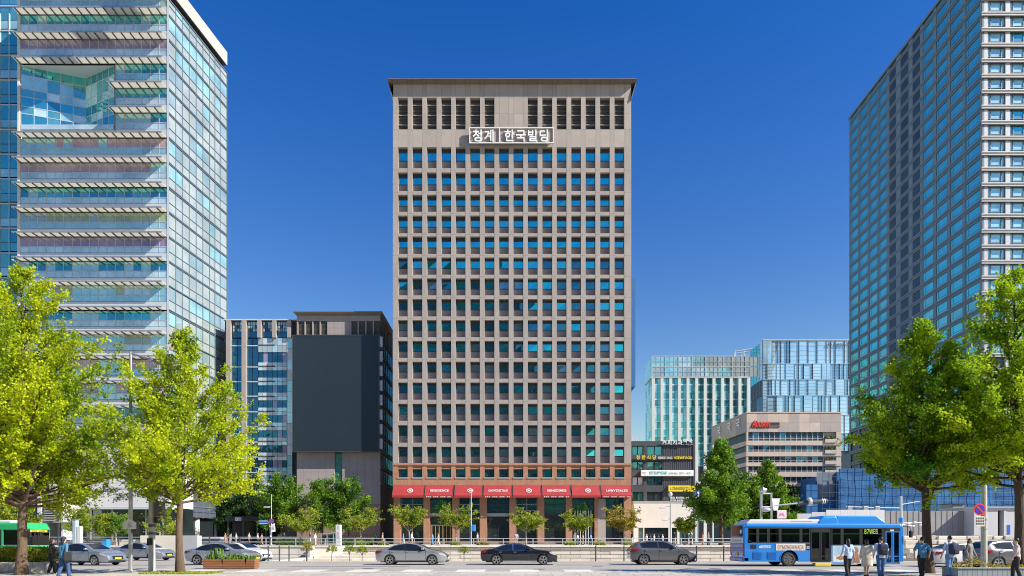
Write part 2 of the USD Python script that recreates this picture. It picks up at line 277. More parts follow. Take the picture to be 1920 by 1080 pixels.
def central_building():
    t = world_thing('office_building', 'tall beige stone office block with grid windows and red awnings at its foot', 'building', (0, D1, GROUND))
    rng = random.Random(3)
    X0, X1 = cx_(737), cx_(1183.5)
    rows = [(276, 315), (323, 358), (365, 397), (404, 437), (443, 476), (482.5, 515), (521.5, 553.5), (560.5, 593), (600, 632), (639, 671), (678, 710), (717, 749.5), (757, 789), (797, 830), (837.5, 868)]
    louv = (183, 242)
    cols = [746.3 + 27.07 * i for i in range(16)]; cw = 18.2
    ztop = cz_(158)
    core = MB().box(X0 + .3, X1 - .3, D1 + .95, D1 + 27, GROUND, ztop)
    core.box(X0, X0 + .3, D1 + .6, D1 + 27, cz_(870), ztop).box(X1 - .3, X1, D1 + .6, D1 + 27, cz_(870), ztop)
    core.box(X0, X0 + .3, D1 + .6, D1 + 27, GROUND, cz_(870)).box(X1 - .3, X1, D1 + .6, D1 + 27, GROUND, cz_(870))
    obj('wall', core, 'stone_brown', t)
    # piers from the eave to the granite base
    edges = [737] + [v for c in cols for v in (c, c + cw)] + [1183.5]
    for i in range(17):
        a, b = edges[2 * i], edges[2 * i + 1]
        zb, zt = cz_(870), cz_(242.4)
        mb = MB()
        # the joints of the stone cladding at every floor line
        zs = [zt] + [cz_((rows[k][1] + rows[k + 1][0]) / 2) for k in range(14)] + [zb]
        for k in range(15):
            mb.fbox(fr1, cx_(a), cx_(b), 0, -.95, zs[k + 1] + .012, zs[k] - .012)
        obj('pier', mb, 'stone', t)
    # beams between the rows of windows
    for k in range(15):
        lo = rows[k][1]; hi = rows[k + 1][0] if k < 14 else 870
        for i in range(16):
            pass
        mb = MB()
        for i in range(16):
            mb.fbox(fr1, cx_(cols[i]) + .004, cx_(cols[i] + cw) - .004, -.03, -.95, cz_(hi), cz_(lo))
        obj('beam', mb, 'stone', t)
    # cladding panels: the sign band, the band under the eave and the middle of the louvre storey
    def panels(y0, y1, xs, depth=.0, m=('stone_panel', 'stone_panel_two')):
        for a, b in zip(xs[:-1], xs[1:]):
            obj('stone_panel', MB().fbox(fr1, cx_(a) + .012, cx_(b) - .012, depth + rng.uniform(-.004, .004), -.9, cz_(y1) + .012, cz_(y0) - .012), m[rng.random() < .4], t)
    panels(158, 183, edges)
    panels(242.4, 276, edges)
    mids = [edges[15], edges[16], edges[17], edges[18]]
    mids = [cols[6] + cw, cols[7], cols[7] + cw, cols[8], cols[8] + cw, cols[9]]
    panels(183, 213, mids); panels(213, 242.4, mids)
    for i in range(17):
        a, b = edges[2 * i], edges[2 * i + 1]
        if a > cols[6] + 5 and b < cols[9]+1: continue
        panels(183, 213, [a, b]); panels(213, 242.4, [a, b])
    # louvre openings of the plant storey
    for i in range(16):
        if i in (7, 8): continue
        u0, u1 = cx_(cols[i]), cx_(cols[i] + cw)
        w = obj('louvre_window', MB().fbox(fr1, u0, u1, -.75, -.9, cz_(242.4), cz_(183)), 'louvre_metal', t)
        s = MB()
        z = cz_(242)
        while z < cz_(183.5) - .1:
            s.fbox(fr1, u0, u1, -.60, -.74, z, z + .12); z += .24
        obj('slat', s, 'louvre_metal', w)
        r = MB()
        for y in (194, 213, 231): r.fbox(fr1, u0, u1, -.45, -.60, cz_(y) - .05, cz_(y) + .05)
        obj('rail', r, 'stone_panel', w)
    # windows: frame, pane, spandrel
    wins = []
    for k, (y0, y1) in enumerate(rows):
        zt, zb = cz_(y0), cz_(y1)
        zm = zb + (zt - zb) * .44; hd = .62 if k < 5 else .42  # tall dark head: partly frame, partly the recess shade put into its shape
        for i in range(16):
            u0, u1 = cx_(cols[i]) + .004, cx_(cols[i] + cw) - .004
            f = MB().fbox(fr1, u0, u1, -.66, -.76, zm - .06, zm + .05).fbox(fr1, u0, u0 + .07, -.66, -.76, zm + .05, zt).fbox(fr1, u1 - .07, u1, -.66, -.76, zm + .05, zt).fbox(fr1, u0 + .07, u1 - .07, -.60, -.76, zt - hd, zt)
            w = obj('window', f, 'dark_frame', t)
            j = [rng.uniform(-.022, .022) for _ in range(4)]
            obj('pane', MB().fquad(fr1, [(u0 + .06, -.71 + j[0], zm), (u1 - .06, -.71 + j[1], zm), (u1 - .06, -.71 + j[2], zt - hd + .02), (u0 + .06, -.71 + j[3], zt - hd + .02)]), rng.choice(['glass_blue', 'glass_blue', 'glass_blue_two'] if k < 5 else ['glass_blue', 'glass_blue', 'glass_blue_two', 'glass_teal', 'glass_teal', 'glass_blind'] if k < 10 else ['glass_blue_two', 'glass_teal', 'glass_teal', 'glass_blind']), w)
            obj('spandrel_panel', MB().fbox(fr1, u0, u1, -.70, -.85, zb, zm - .062), 'spandrel', w)
    # granite base with the small windows
    obj('string_course', MB().fbox(fr1, X0 - .05, X1 + .05, .14, -.5, cz_(872.5), cz_(869)), 'red_granite', t)
    base_edges = edges
    for i in range(17):
        a, b = edges[2 * i], edges[2 * i + 1]
        obj('base_pier', MB().fbox(fr1, cx_(a), cx_(b), .02, -.8, cz_(898), cz_(872.5)), 'red_granite', t)
    for i in range(16):
        a, b = cols[i], cols[i] + cw
        u0, u1 = cx_(a), cx_(b)
        obj('base_panel', MB().fbox(fr1, u0 + .01, u1 - .01, -.10, -.8, cz_(879.5), cz_(872.5)), 'red_granite', t)
        w = obj('window', MB().fbox(fr1, u0, u0 + .14, -.4, -.5, cz_(895), cz_(879.5)).fbox(fr1, u1 - .14, u1, -.4, -.5, cz_(895), cz_(879.5)).fbox(fr1, u0, u1, -.38, -.52, cz_(879.5) - .12, cz_(879.5)), 'dark_frame', t)
        obj('pane', MB().fquad(fr1, [(u0 + .12, -.46, cz_(895)), (u1 - .12, -.46, cz_(895)), (u1 - .12, -.46, cz_(879.9)), (u0 + .12, -.46, cz_(879.9))]), 'glass_teal', w)
        obj('sill', MB().fbox(fr1, u0 - .12, u1 + .12, .09, -.6, cz_(897.5), cz_(895)), 'stone_panel', w)
    for i in range(16):
        a, b = 737 + 27.9 * i, 737 + 27.9 * (i + 1)
        obj('granite_panel', MB().fbox(fr1, cx_(a) + .012, cx_(b) - .012, rng.uniform(-.003, .003), -.8, cz_(910), cz_(898)), 'red_granite', t)
    # eave: a slab that oversails the front, its ends flared out of the side walls
    e = MB(); za, zc = cz_(158), cz_(158) + .12
    o, sx = 1.15, .84
    zs, zt2 = cz_(189), za + .24
    e.box(X0 - sx, X1 + sx, D1 - o, D1 + 27 + sx, zc, zt2)
    e.add([(X0, D1 - .02, za), (X1, D1 - .02, za), (X1 + sx * .9, D1 - o + .04, zc - .004), (X0 - sx * .9, D1 - o + .04, zc - .004)], [(0, 3, 2, 1)])
    for sgn, xx in ((-1, X0), (1, X1)):
        q = [(xx, zs), (xx + sgn * sx, zc - .004), (xx + sgn * (sx - .12), zc - .004), (xx + sgn * .004, zs + .5)]
        if sgn > 0: q = q[::-1]
        e.prism(q, 'y', D1 - .3, D1 + 27)
    zh = zc
    obj('eave', e, 'eave_metal', t)
    for x in edges[1:-1:1]:
        d = .03
        seam = MB().add([(cx_(x) - d, D1 - .02, za - .03), (cx_(x) + d, D1 - .02, za - .03), (cx_(x) + d, D1 - o + .05, zh - .03), (cx_(x) - d, D1 - o + .05, zh - .03)], [(0, 3, 2, 1)])
        obj('eave_seam', seam, 'dark_steel', t)
    # ground floor
    gcols = [(738, 750), (794, 806), (848, 860), (900, 913), (955, 967), (1008, 1020.5), (1061, 1073), (1115, 1121), (1170, 1183.5)]
    for a, b in gcols:
        obj('column', MB().fbox(fr1, cx_(a), cx_(b), -.05, -1.1, GROUND + .35, cz_(912)), 'red_granite', t)
        obj('column_base', MB().fbox(fr1, cx_(a) - .04, cx_(b) + .04, 0, -1.15, GROUND, GROUND + .35), 'stone_brown', t)
    obj('white_pier', MB().fbox(fr1, cx_(1121.2), cx_(1136), -.1, -1.0, GROUND, cz_(935)), 'stone_panel', t)
    for k in range(8):
        a, b = gcols[k][1], gcols[k + 1][0]
        if k == 7: a = 1136
        u0, u1 = cx_(a), cx_(b)
        f = MB()
        zb = GROUND
        for u in (u0 + .04, (u0 + u1) / 2, u1 - .12): f.fbox(fr1, u, u + .08, -.84, -.94, zb, cz_(934))
        for y in (945, 957): f.fbox(fr1, u0 + .02, u1 - .02, -.85, -.93, cz_(y) - .05, cz_(y) + .05)
        w = obj('shopfront', f, 'steel' if k in (0, 2, 4) else 'dark_frame', t)
        obj('pane', MB().fquad(fr1, [(u0, -.9, zb + .3), (u1, -.9, zb + .3), (u1, -.9, cz_(968)), (u0, -.9, cz_(968))]), 'glass_dark', w)
        obj('pane', MB().fquad(fr1, [(u0, -.9, cz_(962)), (u1, -.9, cz_(962)), (u1, -.9, cz_(934)), (u0, -.9, cz_(934))]), 'glass_teal', w)
        obj('transom_panel', MB().fbox(fr1, u0, u1, -.72, -.93, cz_(968), cz_(962)), 'concrete' if k in (1, 3) else 'dark_frame', w)
        obj('plinth', MB().fbox(fr1, u0, u1, -.8, -.93, zb, zb + .3), 'stone_brown', w)
    d = obj('entrance_door', MB().fbox(fr1, cx_(807), cx_(847), -.68, -.84, cz_(985) - .1, cz_(985) + .12), 'steel', t)
    for x in (808, 815, 822, 829, 836, 843):
        obj('door_frame', MB().fbox(fr1, cx_(x), cx_(x) + .12, -.7, -.83, GROUND, cz_(985) - .1), 'brass', d)
    s = MB()
    for x in np.arange(1078, 1112, 5): s.fbox(fr1, cx_(x), cx_(x) + .14, -.4, -.6, GROUND, cz_(957))
    obj('glass_fin', s, 'pale_concrete', t)
    # the blue strip that hangs down the right side
    obj('side_banner', MB().box(X1 + .02, X1 + .95, D1 + 1.2, D1 + 9, cz_(722), cz_(517)), 'blue_vinyl', t)
    obj('service_pipe', MB().tube([(X0 - .06, D1 + .4, cz_(900)), (X0 - .06, D1 + .4, cz_(186))], .07, 6), 'steel', t)
    return t
mat('brass', (.55, .38, .16), .4, .1, metallic=.5)
mat('blue_vinyl', (.03, .13, .33), .5, .1)

HANGUL_AT = 84.0
def hangul(text, h, depth):
    """lettering in the xz plane from the outlines below, reading along +x from the origin, facing -y"""
    mb = MB(); x = 0.0; s = h / 84.0
    for ch in text:
        if ch == ' ': x += 30 * s; continue
        for poly in HANGUL[ch].split(';'):
            cs = m3.CrossSection([[tuple(map(float, p.split(','))) for p in ring.split(' ')] for ring in poly.split('|')], m3.FillRule.EvenOdd)
            m = m3.Manifold.extrude(cs, 1.0).to_mesh()
            v = np.array(m.vert_properties[:, :3], float); v[:, 0] = v[:, 0] * s + x; v[:, 1] *= s
            w = np.stack([v[:, 0], -v[:, 2] * depth, v[:, 1]], 1)
            mb.add(w, m.tri_verts)
        x += 90 * s
    return mb, x
def shifted(mb, p):
    v, f = mb.get(); return MB().add(v + np.asarray(p, float), f)
def latin(text, h, depth, bold=True):
    m = meshkit.text_mesh(text, h, depth, bold); v = np.array(m.vertices)
    return MB().add(np.stack([v[:, 0], -v[:, 2], v[:, 1]], 1), m.faces), v[:, 0].max()
def fit(mb_w, x0, x1, z, y):
    """lettering squeezed between x0 and x1, its foot at z, its back at y"""
    mb, w = mb_w; v, f = mb.get(); v = v.copy(); v[:, 0] *= (x1 - x0) / w
    return MB().add(v + np.array([x0, y, z]), f)
HLINE = None

def central_signs():
    y = D1 - .5
    t = world_thing('building_sign', 'white framed sign with large Korean letters high on the beige stone block', 'sign', ((cx_(880) + cx_(1038)) / 2, D1 - .3, cz_(273)))
    a, b, c = cx_(880), cx_(936.5), cx_(1038); z0, z1 = cz_(273), cz_(243)
    w = .17
    f = MB()
    for (u0, u1, q0, q1) in ((a, c, z0, z0 + w), (a, c, z1 - w, z1), (a, a + w, z0 + w, z1 - w), (b - w / 2, b + w / 2, z0 + w, z1 - w), (c - w, c, z0 + w, z1 - w)):
        f.box(u0, u1, y - .25, y, q0, q1)
    obj('frame', f, 'offwhite_paint', t)
    obj('backing', MB().box(a + w, c - w, y - .02, y + .10, z0 + w, z1 - w), 'sign_backing', t)
    for x in (a + .6, b - .6, b + .6, c - .6):
        for z in (z0 + .4, z1 - .4): obj('bracket', MB().box(x - .06, x + .06, y + .10, D1 - .0, z - .06, z + .06), 'steel', t)
    for txt, px0, px1 in (('청계', 886, 929), ('한국빌딩', 945, 1031)):
        x0, x1 = cx_(px0), cx_(px1); n = len(txt); cwid = (x1 - x0) / n
        for i, ch in enumerate(txt):
            g = hangul(ch, 1.92, .3)
            v, ff = g[0].get(); v = v.copy(); v[:, 0] *= cwid * .95 / (90 * 1.92 / 84)
            obj('letter', MB().add(v + np.array([x0 + i * cwid, y - .03, cz_(268.0)]), ff), 'white_paint', t)
mat('sign_backing', (.30, .25, .22), .6, .08)

def awnings():
    segs = [(738, 797, 0), (798, 851, 1), (853, 905.5, 0), (907, 960.5, 1), (962, 1014.5, 0), (1016, 1069.5, 1), (1071, 1125, 0), (1125.8, 1183.5, 1)]
    words = ['', 'RESIDENCE', '', 'DAVYDIGITALS', '', 'EBNODINES', '', 'LAWYZEALES']
    names = ['leftmost awning, sloping red canvas with a round emblem', 'red canvas awning lettered RESIDENCE, second from the left', 'red canvas awning with a round emblem behind the tall grey lamp post', 'red canvas awning with white lettering left of the middle one with an emblem',
             'red canvas awning with a round emblem above the middle street tree', 'red canvas awning lettered EBNODINES right of the middle', 'red canvas awning with emblem, seventh from the left', 'rightmost red canvas awning with white lettering']
    for (a, b, kind), wd, nm in zip(segs, words, names):
        x0, x1 = cx_(a), cx_(b); zt, zb, zv = cz_(909.5), cz_(930), cz_(934)
        o = 1.7; yt, yb = D1 - .02, D1 - o
        t = world_thing('awning', nm, 'awning', ((x0 + x1) / 2, D1, zv), group='red awnings over the shopfronts')
        mb = MB(); n = 6
        # canvas with a slight sag, its sides closed by triangles
        for i in range(n):
            pass
        us = np.linspace(0, 1, n + 1); sag = -.06 * np.sin(us * np.pi)
        rows_ = [np.array([(x, yt + (yb - yt) * u, zt + (zb - zt) * u + s) for u, s in zip(us, sag)]) for x in (x0 + .03, x1 - .03)]
        v = np.vstack(rows_ + [r - np.array([0, 0, .03]) for r in rows_]); k = n + 1
        f = [(i, i + 1, k + i + 1, k + i) for i in range(n)] + [(2 * k + i, 3 * k + i, 3 * k + i + 1, 2 * k + i + 1) for i in range(n)]
        mb.add(v, f)
        for sd, x in ((0, x0 + .03), (1, x1 - .03)):
            q = [(x, yt, zt), (x, yb, zb), (x, yt, zb)]
            mb.add(q, [(0, 2, 1)] if sd == 0 else [(0, 1, 2)])
        obj('canvas', mb, 'red_fabric', t)
        obj('valance', MB().box(x0 + .03, x1 - .03, yb - .025, yb + .005, zv, zb), 'red_fabric', t)
        fr = MB()
        for x in (x0 + .04, x1 - .04):
            fr.tube([(x, yt, zt), (x, yb, zb)], .04, 5).tube([(x, yt, zb), (x, yb, zb)], .03, 5)
        obj('frame', fr, 'dark_steel', t)
        sl = (zt - zb) / (yt - yb)
        def onto(mbw, tilt=True):
            v, f = mbw.get(); v = v.copy()
            v[:, 1] += (yt - (zt - v[:, 2]) / sl) - .04
            return MB().add(v, f)
        if kind == 0:
            m = (x0 + x1) / 2 + .3; zc = cz_(920.5)
            em = MB(); th = np.linspace(0, 2 * np.pi, 25)[:-1]
            ring = [(m + 1.0 * .5 * np.cos(q), zc + .36 * np.sin(q)) for q in th]
            g = MB().prism(ring, 'y', -.03, 0.0); obj('emblem', onto(g), 'offwhite_paint', t)
            g = MB().prism([(m + .38 * np.cos(q), zc + .26 * np.sin(q)) for q in th], 'y', -.045, -.03); e = onto(g); obj('emblem_centre', e, 'emblem_dark', t)
            g = MB()
            for q in (-.16, 0, .16): g.prism([(m + q - .05, zc - .14), (m + q + .05, zc - .14), (m + q + .05, zc + .14), (m + q - .05, zc + .14)], 'y', -.06, -.045)
            obj('emblem_mark', onto(g), 'offwhite_paint', t)
        else:
            g = fit(latin(wd, .36, .02), x0 + .85, x1 - .8, cz_(922.6), 0.0)
            obj('lettering', onto(g), 'offwhite_paint', t)
            lt = MB()
            for q in range(14):
                xx = x0 + .3 + q * (x1 - x0 - .6) / 14
                if q % 4 != 3: lt.box(xx, xx + .2, yb - .05, yb - .026, zv + .05, zv + .2)
            obj('valance_lettering', lt, 'offwhite_paint', t)
mat('emblem_dark', (.10, .03, .03), .6, .1)

# ------------------------------------------------------------------ the other buildings
mirror_glass('glass_purple', (.27, .19, .27), (.5, .7, .85), .2)
mirror_glass('glass_mauve', (.42, .29, .29), (.5, .7, .8), .18)
mirror_glass('glass_olive', (.32, .38, .17), (.5, .7, .75), .25)
mirror_glass('glass_deep', (.02, .12, .24), (.15, .8, .75), .42)
mirror_glass('glass_sea', (.07, .24, .30), (.30, .95, .78), .45)
mirror_glass('glass_aqua', (.30, .52, .55), (.6, 1.0, .85), .4)
mirror_glass('glass_ice', (.48, .62, .66), (.7, .98, .85), .34)
mirror_glass('glass_pale', (.34, .39, .37), (.75, .85, .85), .25, var=.2)
mirror_glass('glass_pale_two', (.25, .35, .36), (.6, .85, .85), .32, var=.2)
mirror_glass('glass_petrol', (.006, .03, .042), (.10, .36, .48), .45, wav=.05)
mirror_glass('glass_green', (.03, .12, .10), (.35, .75, .65), .35, wav=.05)
mirror_glass('glass_azure', (.03, .16, .22), (.18, .95, .82), .6, wav=.03)
mirror_glass('glass_cyan', (.30, .56, .62), (.6, 1.0, .9), .32, wav=.03)
mirror_glass('glass_sky', (.34, .53, .66), (.6, .9, .95), .36, wav=.06, wscale=.12, var=.3, vscale=.07)
mirror_glass('glass_sky_two', (.42, .60, .70), (.7, .95, .95), .36, wav=.06, wscale=.12, var=.3, vscale=.07)
mirror_glass('glass_navy', (.015, .03, .045), (.12, .2, .24), .14)
mirror_glass('screen_face', (.014, .024, .029), (.5, .6, .65), .05, rough=.3, wav=0, var=.12, vscale=.06)
mat('grating', (.62, .59, .54), .6, .1, 2.0)
mat('mullion', (.50, .53, .54), .4, .08, 1.0, metallic=.3)
mat('pale_metal', (.55, .57, .57), .45, .06, .6, metallic=.2)
mat('tower_stone', (.105, .145, .19), .55, .10, .6)  # shade of the hotel tower side face is put into this darker colour
mat('tower_stone_dark', (.075, .09, .11), .5, .12, .5)
mat('ledge_metal', (.135, .175, .22), .4, .08, .5, metallic=.2)
mat('charcoal', (.05, .052, .058), .7, .2, .7, bump=.1)
mat('charcoal_panel', (.065, .067, .075), .6, .15, .4)
mat('beige_stone', (.48, .39, .32), .8, .12, .35)
mat('pale_pier', (.60, .63, .58), .6, .06, .5)
mat('white_wall', (.58, .575, .57), .6, .03, .5)
mat('grey_lettering', (.42, .40, .39), .6, .05)
mat('netting', (.010, .105, .27), .8, .3, .25, stretch=(1, 1, 2.5))
mat('netting_pale', (.018, .14, .33), .8, .2, .3)
mat('grey_net', (.13, .16, .20), .8, .25, .5)
mat('hoarding_grey', (.28, .27, .26), .5, .08, .5)
mat('hoarding_white', (.5, .49, .49), .5, .04, .5)
mat('yellow_paint', (.80, .62, .03), .45, .08)
mat('red_sign', (.70, .05, .03), .45, .1)
mat('green_sign', (.03, .40, .36), .5, .1)
mat('blue_sign', (.03, .12, .48), .4, .08)
MAT['shelf'] = usdkit.material(stage, '/World/Looks/shelf', {'d': ('principled_bsdf', {'base_color': (.72, .70, .65), 'roughness': .6}), 't': ('translucent_bsdf', {'color': (.85, .83, .77)}), 'm': ('mix_closure', {'fac': .5})}, [('d.BSDF', 'm.closure1'), ('t.BSDF', 'm.closure2')], surface='m.closure')

def pane(fr, u0, u1, z0, z1, n, m, t, rng, name='pane', j=.006):
    d = [n + rng.uniform(-j, j) for _ in range(4)]
    return obj(name, MB().fquad(fr, [(u0, d[0], z0), (u1, d[1], z0), (u1, d[2], z1), (u0, d[3], z1)] if np.cross(fr[1], fr[2])[2] < 0 else [(u1, d[0], z0), (u0, d[1], z0), (u0, d[2], z1), (u1, d[3], z1)]), m, t)

def left_tower():
    D = 108.0; rng = random.Random(7)
    fr = (np.array([0, D, 0.]), np.array([1., 0, 0]), np.array([0, -1., 0]))
    X = lambda p: PX(p, D)
    Z = lambda p: PZ(p, D)
    t = world_thing('glass_tower', 'tall pale glass tower with sunshade shelves and a notch cut in its front', 'building', (X(180), D, GROUND))
    fins = [-19, 27, 73, 119, 165, 211, 258, 304, 351, 397, 443, 489, 534, 581, 626, 672, 718, 763, 809]
    xa, xb = X(38), X(315)
    ztop, znT, znB = 89.5, Z(122), Z(240)
    cu = np.array([.125, 1.0]); cu /= np.linalg.norm(cu)
    fs = (np.array([xb, D, 0.]), np.array([cu[0], cu[1], 0]), np.array([cu[1], -cu[0], 0]))
    L = 17.2; back = fs[0][:2] + cu * L
    def solid(x0, z0, z1, y0=D + .5):
        poly = [(x0, y0), (xb - .4, y0), (back[0] - .4, back[1]), (x0, back[1])]
        return MB().prism(poly, 'z', z0, z1)
    core = MB()
    for a in (solid(xa, 5.5, znB), solid(xa, znT, ztop), solid(X(214), znB, znT), solid(xa, znB, znT, D + 4.2)):
        v, f = a.get(); core.add(v, f)
    obj('wall', core, 'charcoal_panel', t)
    cols = np.linspace(38.5, 315, 18)
    pal = {'t': ['glass_sea', 'glass_aqua', 'glass_sea', 'glass_deep'], 'p': ['glass_purple'] * 4 + ['glass_aqua'], 'm': ['glass_mauve'] * 5 + ['glass_aqua'], 'o': ['glass_olive', 'glass_olive', 'glass_olive', 'glass_pale_two'],
           'd': ['glass_deep', 'glass_deep', 'glass_aqua', 'glass_sea'], 'b': ['glass_azure', 'glass_deep', 'glass_aqua'], 'g': ['glass_aqua', 'glass_olive', 'glass_ice', 'glass_aqua']}
    code = 'ttptttmmdopdgbgmmtt'
    for k, f in enumerate(fins):
        right_only = k in (4, 5)
        notch = k in (3, 4, 5)
        i0 = 11 if notch else 0
        pa = pal[code[k]]
        grp = None
        for i in range(i0, 17):
            if i % 3 == 0 or grp is None: grp = rng.choice(pa)
            m = grp if rng.random() < .75 else rng.choice(pa)
            if f > 640 and i < 4: continue
            pane(fr, X(cols[i]) + .05, X(cols[i + 1]) - .05, Z(f + 19), Z(f + 2.5), .03, m, t, rng)
        u0 = X(cols[i0]); u1 = xb
        sp = MB()
        for i in range(i0, 17): sp.fbox(fr, X(cols[i]) + .05, X(cols[i + 1]) - .05, .0, .04, Z(f + 31), Z(f + 20.5))
        obj('spandrel_glazing', sp, 'glass_ice' if k % 3 else 'glass_aqua', t)
        obj('floor_band', MB().fbox(fr, u0, u1, 0, .10, Z(f + 47), Z(f + 32)), 'pale_metal', t)
        tr = MB().fbox(fr, u0, u1, .03, .09, Z(f + 20.5) + .01, Z(f + 19) - .01)
        for i in range(i0, 18): tr.fbox(fr, X(cols[i]) - .04, X(cols[i]) + .04, .0, .08, Z(f + 31), Z(f + 2.5))
        obj('mullion', tr, 'mullion', t)
        # the sunshade shelf: panels on brackets with a front rail
        s0 = X(212) if right_only else X(35.5)
        s1 = X(312)
        zz = Z(f)
        s = obj('sunshade_shelf', MB().fbox(fr, s0, s1, .12, 1.5, zz - .03, zz + .05), 'shelf', t)
        obj('front_rail', MB().fbox(fr, s0 - .05, s1 + .05, 1.5, 1.62, zz - .10, zz + .10), 'steel', s)
        x = s0 + .3
        while x < s1: obj('bracket', MB().fbox(fr, x, x + .15, .10, 1.49, zz - .2, zz - .035), 'dark_steel', s); x += 1.42
    # the notch: two glazed walls meeting in a re-entrant corner
    a, b, c = np.array([X(39), D]), np.array([X(139), D + 3.0]), np.array([X(214), D + .1])
    for p, q, ncol in ((a, b, 5), (b, c, 5)):
        d = q - p; ln = np.linalg.norm(d); u = d / ln
        fn = (np.array([p[0], p[1], 0.]), np.array([u[0], u[1], 0]), np.array([u[1], -u[0], 0]))
        ys = [122, 140, 165, 180, 198, 212, 236]
        for r in range(6):
            for i in range(ncol):
                dark = r in (0, 3, 5)
                m = rng.choice(['glass_deep', 'glass_sea', 'glass_azure'] if dark else ['glass_aqua', 'glass_sea', 'glass_ice'])
                pane(fn, ln * i / ncol + .04, ln * (i + 1) / ncol - .04, Z(ys[r + 1]) + .05, Z(ys[r]) - .05, .0, m, t, rng)
        mm = MB()
        for y in ys: mm.fbox(fn, 0, ln, -.06, .05, Z(y) - .05, Z(y) + .05)
        for i in range(ncol + 1): mm.fbox(fn, max(0, ln * i / ncol - .04), min(ln, ln * i / ncol + .04), -.05, .04, Z(236), Z(122))
        obj('mullion', mm, 'mullion', t)
    obj('notch_soffit', MB().prism([a, b, c], 'z', znT - .12, znT - .02), 'pale_metal', t)
    obj('notch_sill', MB().prism([a, b, c], 'z', Z(245), Z(237)), 'pale_metal', t)
    obj('parapet_glazing', MB().fbox(fr, X(40), X(213), .02, .08, Z(243), Z(234)), 'glass_ice', t)
    obj('corner_post', MB().fbox(fr, xa - .35, xa, -.4, .2, 6, ztop), 'pale_concrete', t)
    obj('corner_post', MB().box(xb - .1, xb + .12, D - .15, D + .05, 5.5, ztop), 'pale_metal', t)
    # the right hand face
    pc = np.array([315, 328.5, 341, 354, 367, 379.5, 392, 402, 412, 424.5])
    us = []
    for p in pc:
        k = (p - CX) / F; s = (k * D - xb) / (cu[0] - k * cu[1]); us.append(max(0, s))
    us[-1] = L
    fl = [-65] + fins + [855, 900, 945]
    for k, f in enumerate(fl):
        if Z(f) > ztop + 3: continue
        for i in range(9):
            if Z(f + 30) < 5.5: continue
            z1 = min(Z(f + 3), ztop - .1)
            blue = (k in (2, 3) and rng.random() < .6) or rng.random() < .12
            m = 'glass_aqua' if blue else rng.choice(['glass_pale', 'glass_pale', 'glass_pale_two'])
            if f > 600 and rng.random() < .12: m = 'glass_mauve'
            pane(fs, us[i] + .05, us[i + 1] - .05, Z(f + 27), z1, .03, m, t, rng)
        if Z(f + 47) > 5:
            sp = MB()
            for i in range(9): sp.fbox(fs, us[i] + .05, us[i + 1] - .05, .0, .04, Z(f + 45), Z(f + 28.5))
            obj('spandrel_glazing', sp, 'glass_pale', t)
            mm = MB().fbox(fs, 0, L, .02, .12, Z(f + 28.3), Z(f + 27.2)).fbox(fs, 0, L, .02, .22, Z(f + 46.5) - .04, Z(f + 45.3)).fbox(fs, 0, L, .02, .16, min(Z(f + 1), ztop - .02), min(Z(f + 2.6), ztop - .2))
            obj('transom', mm, 'ledge_metal', t)
    mm = MB()
    for u in us: mm.fbox(fs, u - .05, u + .05, -.02, .14, 5.5, ztop)
    obj('mullion', mm, 'ledge_metal', t)
    obj('soffit', MB().fbox(fs, -2, L - .4, -.9, -.5, ztop + .02, ztop + 1.1), 'charcoal', t)
    obj('roof_cap', MB().fbox(fs, -14, L - .2, -2.0, .3, ztop + 1.1, ztop + 3.5), 'concrete', t)
    obj('soffit_panel', MB().fbox(fs, -2, L - .3, -.49, .25, ztop + 1.0, ztop + 1.09), 'charcoal', t)
    # low part of the right face: siding over an open ground floor with round columns
    sd = MB()
    for k in range(7): sd.fbox(fs, 0.1, L, .0, .12, 5.6 + k * .95, 5.6 + k * .95 + .86)
    obj('siding', sd, 'tower_stone_dark', t)
    for u in (3.5, 9.0, 14.5):
        q = fs[0] + fs[1] * u - fs[2] * .9
        obj('column', MB().cyl(q, .62, GROUND, 5.5, 16), 'pale_concrete', t)
    obj('lobby_wall', solid(X(315) - 6, GROUND, 5.5, D + 3.5), 'glass_dark', t)
    # the set-back left wing
    fw = (np.array([0, D + 3.2, 0.]), np.array([1., 0, 0]), np.array([0, -1., 0]))
    XW = lambda p: PX(p, D + 3.2); ZW = lambda p: PZ(p, D + 3.2)
    obj('wing_wall', MB().fbox(fw, XW(-80), XW(40), -.3, -12, GROUND, ztop), 'charcoal_panel', t)
    wc = [-69.5, -52, -34.5, -17, 0.5, 18, 35.5]
    wm = MB()
    for p in wc: wm.fbox(fw, XW(p) - .06, XW(p) + .06, -.02, .12, GROUND, ztop)
    obj('mullion', wm, 'pale_metal', t)
    for k in range(14):
        y = 10 + 46.3 * (k - 1)
        for i in range(6):
            if i < 3 and k > 8: continue
            pane(fw, XW(wc[i]) + .07, XW(wc[i + 1]) - .07, ZW(y + 28), ZW(y + 3), .0, rng.choice(['glass_sea', 'glass_deep', 'glass_azure', 'glass_sea']), t, rng)
        lo = MB()
        for i in range(6): lo.fbox(fw, XW(wc[i]) + .07, XW(wc[i + 1]) - .07, -.02, .01, ZW(y + 44), ZW(y + 29))
        obj('spandrel_glazing', lo, 'glass_aqua' if k % 2 else 'glass_sea', t)
        obj('transom', MB().fbox(fw, XW(-70), XW(36), .0, .13, ZW(y + 2.8), ZW(y + .6)), 'pale_metal', t)
    # the white podium in front
    D2 = 100.0; f2 = (np.array([0, D2, 0.]), np.array([1., 0, 0]), np.array([0, -1., 0]))
    X2 = lambda p: PX(p, D2); Z2 = lambda p: PZ(p, D2)
    p = world_thing('white_podium', 'low white panelled hall with grey lettering in front of the glass tower', 'building', (X2(215), D2, GROUND))
